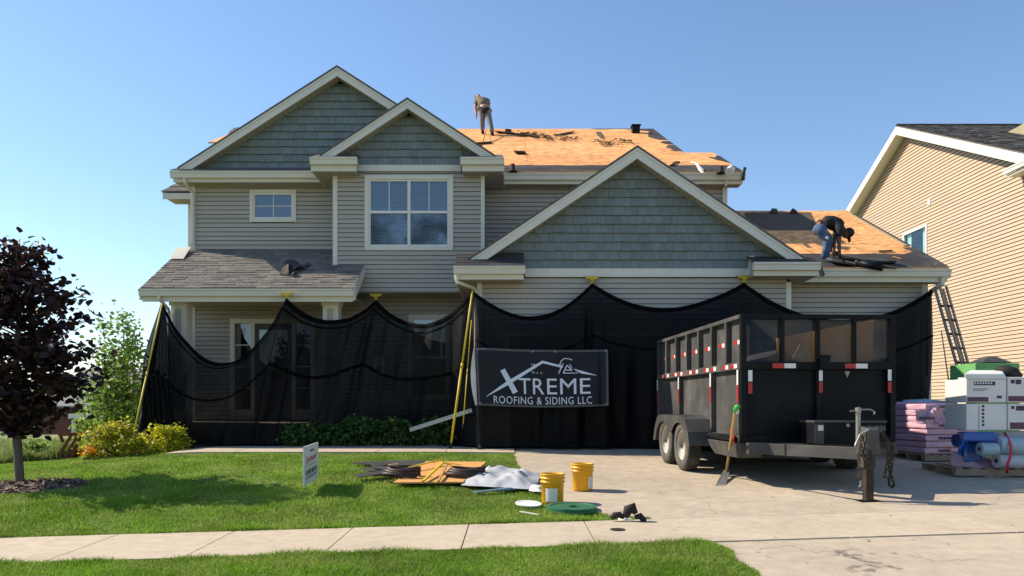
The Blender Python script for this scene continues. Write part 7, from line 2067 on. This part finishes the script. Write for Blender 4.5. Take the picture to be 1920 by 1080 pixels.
Rm = Matrix((rt, fw, up)).transposed()
cap = MB().lathe([(.100, -.02), (.108, .03), (.098, .08), (.06, .125), (0, .14)], (0, 0, 0), 18)
cap.hexa([(-.07, .07, .005), (.07, .07, .005), (.05, .20, -.01), (-.05, .20, -.01), (-.07, .07, .02), (.07, .07, .02), (.05, .20, .002), (-.05, .20, .002)])
cap.v = [tuple(Rm @ Vector(v) + hc) for v in cap.v]
cap.build('cap', MT['blackrubber'], p2, smooth=True)
MB().tube([q2(1531, 416, -.06), q2(1536, 413.5, -.03), q2(1541, 413.0, .0)], [.02, .03, .02], 8).build('bare_back', MT['skin'], p2, smooth=True)
MB().lathe([(.0, -.01), (.03, -.008), (.035, 0), (.0, .002)], q2(1551, 446, -.20), 12, axis='y').build('knee_patch', MT['paper'], p2)
hm2 = thing('pry_tool', 'dark bar in the hands of the roofer at the low eave', 'pry bar', TP(1585, 494))
MB().bar(q2(1575, 478, -.2), TP(1586, 496, .03), .03, .025).build('shaft', MT['blackrubber'], hm2)
# ------------------------------------------------------------------ trees, shrubs, far background
def leaf_mesh(name, C, size, mat, parent, up=.4, fold=.25, droop=0.0):
    """one small folded leaf at each point of C"""
    n = len(C)
    nrm = rng.normal(0, 1, (n, 3)); nrm[:, 2] = np.abs(nrm[:, 2]) + up
    nrm /= np.linalg.norm(nrm, axis=1)[:, None]
    t = rng.normal(0, 1, (n, 3)); t[:, 2] -= droop
    t -= (t * nrm).sum(1)[:, None] * nrm; t /= np.linalg.norm(t, axis=1)[:, None]
    b = np.cross(nrm, t)
    s = (size * (.65 + .7 * rng.random(n)))[:, None]
    V = np.zeros((n, 6, 3))
    V[:, 0] = C - t * s * .5
    V[:, 1] = C - t * s * .12 - b * s * .42 + nrm * s * fold * .5
    V[:, 2] = C + t * s * .28 - b * s * .30 + nrm * s * fold * .4
    V[:, 3] = C + t * s * .55
    V[:, 4] = C + t * s * .28 + b * s * .30 + nrm * s * fold * .4
    V[:, 5] = C - t * s * .12 + b * s * .42 + nrm * s * fold * .5
    k = np.arange(n)[:, None, None] * 6
    Fc = (np.array([[0, 1, 2], [0, 2, 3], [0, 3, 4], [0, 4, 5]])[None] + k).reshape(-1, 3)
    return fast_mesh(name, V.reshape(-1, 3), Fc, MT[mat], parent)
# ---- purple-leaved tree on the lawn
tb0 = G(37, 908)
pt = thing('purple_tree', 'young purple-leaved tree with a thin trunk in a mulch ring', 'tree', tb0)
YT_ = tb0.y
zt0, zt1 = ZZ(812, YT_), ZZ(436, YT_)
tx = tb0.x
trunk = [(tb0 + Vector((0, 0, -.05))), tb0 + Vector((0, 0, .05)), Vector((tx - .05, YT_, ZZ(800, YT_))), Vector((tx - .06, YT_, ZZ(700, YT_))), Vector((tx - .03, YT_ + .03, ZZ(600, YT_))), Vector((tx + .0, YT_, ZZ(500, YT_))), Vector((tx - .0, YT_, ZZ(448, YT_)))]
MB().tube(trunk, [.075, .062, .055, .045, .03, .018, .006], 12).build('trunk', MT['bark'], pt, smooth=True)
prof = [(0, .28), (.06, .55), (.14, .86), (.28, 1.16), (.42, 1.12), (.55, 1.04), (.70, .92), (.82, .66), (.92, .38), (1, .10)]
def prad(t): return float(np.interp(t, [p[0] for p in prof], [p[1] for p in prof]))
pr_ = random.Random(11)
limbs = MB(); Cs = []
for k in range(72):
    t = (k + .5) / 72 * .97; a = k * 2.4 + pr_.uniform(-.4, .4)
    base = Vector((tx - .04, YT_, zt0 + (zt1 - zt0) * max(0, t - .10)))
    R_ = prad(t) * pr_.uniform(.62, 1.12)
    tip_ = Vector((tx + math.cos(a) * R_, YT_ + math.sin(a) * R_, zt0 + (zt1 - zt0) * t + pr_.uniform(-.06, .10)))
    mid = base.lerp(tip_, .5) + Vector((0, 0, -.03))
    limbs.tube([base, mid, tip_], [.02 * (1 - t * .6), .012, .004], 5)
    for q in range(max(3, int(11 * R_))):
        s = pr_.uniform(.22, 1.04); p = base.lerp(tip_, s)
        Cs.append((p, .085 + .05 * s))
limbs.build('limb', MT['bark'], pt)
P_l = []
for p, sd in Cs:
    m = pr_.randint(8, 13)
    for _ in range(m): P_l.append((p.x + pr_.gauss(0, sd), p.y + pr_.gauss(0, sd), p.z + pr_.gauss(0, sd * .55)))
leaf_mesh('crown', np.array(P_l), .105, 'purple', pt, up=.7, droop=.5)
# ---- generic shrub: stems and a leafy mound
def shrub(name, label, cat, c, rx, ry, h, nleaf, lsize, mat, group=None, tips=None, seed=1, spiky=.0, stems=14):
    r = random.Random(seed); t = thing(name, label, cat, c, group=group)
    st = MB(); pts = []
    cl = []
    for k in range(46):
        a = r.random() * 6.28; e = math.sqrt(r.random()); zz = r.random()
        rad = math.sqrt(max(0, 1 - zz ** 2.2)) * (.75 + .3 * r.random())
        cl.append(Vector((c[0] + math.cos(a) * rx * rad * (.55 + .45 * e), c[1] + math.sin(a) * ry * rad * (.55 + .45 * e), c[2] + .06 + h * zz * (.88 + .25 * r.random() + spiky * r.random()))))
    for p in cl[:stems]:
        b = Vector((c[0] + r.uniform(-.08, .08), c[1] + r.uniform(-.08, .08), c[2] - .02))
        st.tube([b, b.lerp(p, .5) + Vector((0, 0, .05)), p], [.012, .008, .003], 5)
    st.build('stem', MT['bark'], t)
    for _ in range(nleaf):
        p = r.choice(cl); sd = min(rx, h) * .16
        q = (p.x + r.gauss(0, sd * 1.2), p.y + r.gauss(0, sd * 1.2), max(c[2] + .02, p.z + r.gauss(0, sd * .8)))
        pts.append(q)
    leaf_mesh('foliage', np.array(pts), lsize, mat, t)
    if tips:
        tp2 = [(p.x + r.gauss(0, .05), p.y + r.gauss(0, .05), p.z + abs(r.gauss(.04, .05))) for p in sorted(cl, key=lambda q: -q.z)[:26] for _ in range(tips[1])]
        leaf_mesh('blossom', np.array(tp2), tips[2], tips[0], t)
    return t
def gat(px, Y): return Vector((XX(px, Y), Y, gzf(XX(px, Y), Y)))
c = gat(214, 14.7); shrub('spirea_shrub', 'yellow-green shrub with rusty tips, left of the pair at the lawn edge', 'shrub', c, .56, .48, .50, 2600, .055, 'rustgreen', 'low gold shrubs at the porch corner', seed=3)
c = gat(306, 15.3); shrub('spirea_shrub', 'bright yellow-green shrub, right of the pair beside the net', 'shrub', c, .55, .46, .42, 2400, .055, 'yellowgreen', 'low gold shrubs at the porch corner', seed=4)
c = gat(166, 14.2); shrub('orange_flowers', 'small clump of orange flowers at the edge of the lawn', 'flowers', c, .11, .09, .08, 90, .04, 'yellowgreen', tips=('orange', 4, .045), seed=5, stems=6)
beds = [(566, 15.98, .50, .36, 'leafy green shrub nearest the porch step in the bed'), (668, 16.05, .62, .45, 'wide leafy green shrub left of the meter in the bed'), (742, 16.0, .45, .42, 'leafy green shrub right of the meter in the bed'), (812, 16.05, .55, .44, 'leafy green shrub behind the yellow pole in the bed'), (615, 16.15, .40, .34, 'small leafy shrub between the two larger ones in the bed')]
for k, (px, Y, rx, h, lab) in enumerate(beds):
    shrub('bed_shrub', lab, 'shrub', Vector((XX(px, Y), Y, .03)), rx, .24, h, 1100, .085, 'dkgreen', 'green shrubs in the bed before the net', tips=('yellowgreen', 1, .05) if k in (0, 2) else None, seed=20 + k)
# ---- young green tree left of the house
def green_tree(name, label, c, h, w, nl, lsize, mat, seed, group=None):
    r = random.Random(seed); t = thing(name, label, 'tree', c, group=group)
    tr_ = MB(); C = []
    for k in range(9):
        a = r.random() * 6.28; lean = r.uniform(.1, .5) * w
        top = Vector((c[0] + math.cos(a) * lean, c[1] + math.sin(a) * lean, c[2] + h * r.uniform(.68, 1.0)))
        if k == 0: top = Vector((c[0] + .05 * w, c[1], c[2] + h))
        b = Vector(c); m = b.lerp(top, .5) + Vector((math.cos(a) * .15 * w, math.sin(a) * .15 * w, 0))
        tr_.tube([b, m, top], [.035, .02, .005], 6)
        for q in range(26):
            s = r.uniform(.18, 1.0); p = (b.lerp(m, s * 2) if s < .5 else m.lerp(top, s * 2 - 1))
            wd = w * .62 * math.sin(min(1, (1 - s) * 1.25 + .04) * math.pi / 2) * (.4 + .6 * min(1, s * 3))
            a2 = r.random() * 6.28; rr = wd * math.sqrt(r.random())
            p2 = p + Vector((math.cos(a2) * rr, math.sin(a2) * rr, r.uniform(-.1, .25)))
            tr_.tube([p, p2], [.006, .002], 4, caps=False)
            C += [(p2.x + r.gauss(0, .13), p2.y + r.gauss(0, .13), p2.z + r.gauss(0, .13)) for _ in range(nl // (9 * 26))]
    tr_.build('trunk', MT['bark'], t)
    leaf_mesh('crown', np.array(C), lsize, mat, t)
    return t
c = Vector((XX(226, 20.0), 20.0, 0)); c.z = gzf(c.x, c.y)
green_tree('green_tree', 'loose light green young tree left of the porch net', c, ZZ(592, 20) - c.z, 1.15, 4200, .10, 'green', 8)
c = Vector((XX(190, 21.5), 21.5, 0)); c.z = gzf(c.x, c.y)
shrub('green_shrub', 'tall mid green shrub under the young green tree', 'shrub', c, .8, .6, 1.5, 1300, .11, 'green', seed=31)
c = Vector((XX(262, 19.5), 19.5, 0)); c.z = gzf(c.x, c.y)
shrub('green_shrub', 'mid green shrub tucked against the porch net', 'shrub', c, .5, .5, 1.3, 900, .10, 'green', seed=32)
c = Vector((XX(66, 24), 24, 0)); c.z = gzf(c.x, c.y)
shrub('green_shrub', 'round green shrub standing alone in the meadow', 'shrub', c, .48, .5, .75, 1300, .10, 'green', seed=33)
# red-brown timbers leaning at the lawn edge
tim = thing('timber_frame', 'red-brown leaning timber trestle standing at the lawn crest', 'timber frame', tuple(G(125, 858)))
Yt = 14.6
for a, b in (((107, 858), (136, 812)), ((122, 860), (146, 814)), ((132, 857), (152, 814))):
    p = at(a[0], a[1], Yt); p.z = min(p.z, gzf(p.x, p.y) + .03)
    MB().bar(p, at(b[0], b[1], Yt + .1), .075, .05).build('leg', MT['redwood'], tim)
MB().bar(at(111, 815, Yt + .12), at(152, 814, Yt + .12), .06, .06).build('crossbar', MT['redwood'], tim)
MB().bar(at(118, 829, Yt + .14), at(113, 816, Yt + .14), .05, .04).build('brace', MT['redwood'], tim)
# house far left behind the tree
Yf = 46.0
fh_ = thing('far_house', 'distant house with grey roof and rust-red gable behind the purple tree', 'house', tuple(at(150, 815, Yf)))
zgd = -.9
MB().box(XX(40, Yf), XX(200, Yf), Yf + 1.5, Yf + 9, zgd, ZZ(762, Yf)).build('wall', MT['rustwall'], fh_)
rA = ZZ(695, Yf); 
gab = MB().prism([(XX(155, Yf), Yf, ZZ(755, Yf)), (XX(215, Yf), Yf, ZZ(755, Yf)), (XX(215, Yf), Yf, ZZ(735, Yf)), (XX(188, Yf), Yf, ZZ(725, Yf))], (0, 7, 0)); gab.build('gable', MT['rustwall'], fh_)
MB().hexa([(XX(30, Yf), Yf + 1.0, ZZ(764, Yf)), (XX(205, Yf), Yf + 1.0, ZZ(764, Yf)), (XX(205, Yf), Yf + 5.5, ZZ(693, Yf + 4)), (XX(60, Yf), Yf + 5.5, ZZ(693, Yf + 4)), (XX(30, Yf), Yf + 1.0, ZZ(761, Yf)), (XX(205, Yf), Yf + 1.0, ZZ(761, Yf)), (XX(205, Yf), Yf + 5.5, ZZ(690, Yf + 4)), (XX(60, Yf), Yf + 5.5, ZZ(690, Yf + 4))]).build('roof', MT['farroof'], fh_)
MB().bar(at(146, 755, Yf - .1), at(190, 722, Yf - .1), .25, .28).build('rake_board', MT['nbtrim'], fh_); MB().bar(at(190, 722, Yf - .1), at(226, 748, Yf - .1), .25, .28).build('rake_board', MT['nbtrim'], fh_)
MB().box(XX(128, Yf), XX(170, Yf), Yf, Yf + 1.4, ZZ(785, Yf), ZZ(776, Yf)).build('porch_beam', MT['nbtrim'], fh_)
MB().box(XX(134, Yf), XX(138, Yf), Yf, Yf + .2, zgd, ZZ(785, Yf)).build('porch_post', MT['nbtrim'], fh_)
MB().box(XX(150, Yf), XX(160, Yf), Yf + 1.4, Yf + 1.49, ZZ(806, Yf), ZZ(788, Yf)).build('window', MT['curtain'], fh_)
# hedge line and far trees on the left horizon
for k, (px, Y, h, w, lab) in enumerate(((-30, 60, 4.6, 3.0, 'distant green tree at the left picture edge'), (20, 70, 4.2, 3.2, 'distant green tree left of the far house'), (232, 52, 4.6, 2.4, 'distant green tree right of the far house'), (285, 60, 4.2, 2.6, 'distant green tree just left of the porch'), (90, 80, 4.4, 3.2, 'distant green tree behind the far house'))):
    c = Vector((XX(px, Y), Y, gzf(XX(px, Y), Y)))
    r = random.Random(50 + k); t = thing('distant_tree', lab, 'tree', c, group='distant trees on the left')
    MB().tube([c, c + Vector((0, 0, h * .6))], [.2, .08], 7).build('trunk', MT['bark'], t)
    pts = []
    cl = [(c.x + r.gauss(0, w * .42), c.y + r.gauss(0, w * .42), c.z + h * (.25 + .7 * r.random())) for _ in range(40)]
    for _ in range(1700):
        q = r.choice(cl); f = max(.2, 1 - ((q[2] - c.z) / h - .45) ** 2 * 2.4)
        pts.append((c.x + (q[0] - c.x) * f + r.gauss(0, .3), c.y + (q[1] - c.y) * f + r.gauss(0, .3), q[2] + r.gauss(0, .25)))
    leaf_mesh('crown', np.array(pts), .36, 'fardark', t)
pts = []
for k in range(5200):
    px = -120 + rng.random() * 430; Y = 95 + rng.random() * 30
    pts.append((XX(px, Y), Y, -.8 + abs(rng.normal(0, 1.0)) + 1.4 * rng.random()))
tag(leaf_mesh('far_woods', np.array(pts), .9, 'fardark', None), kind='stuff')
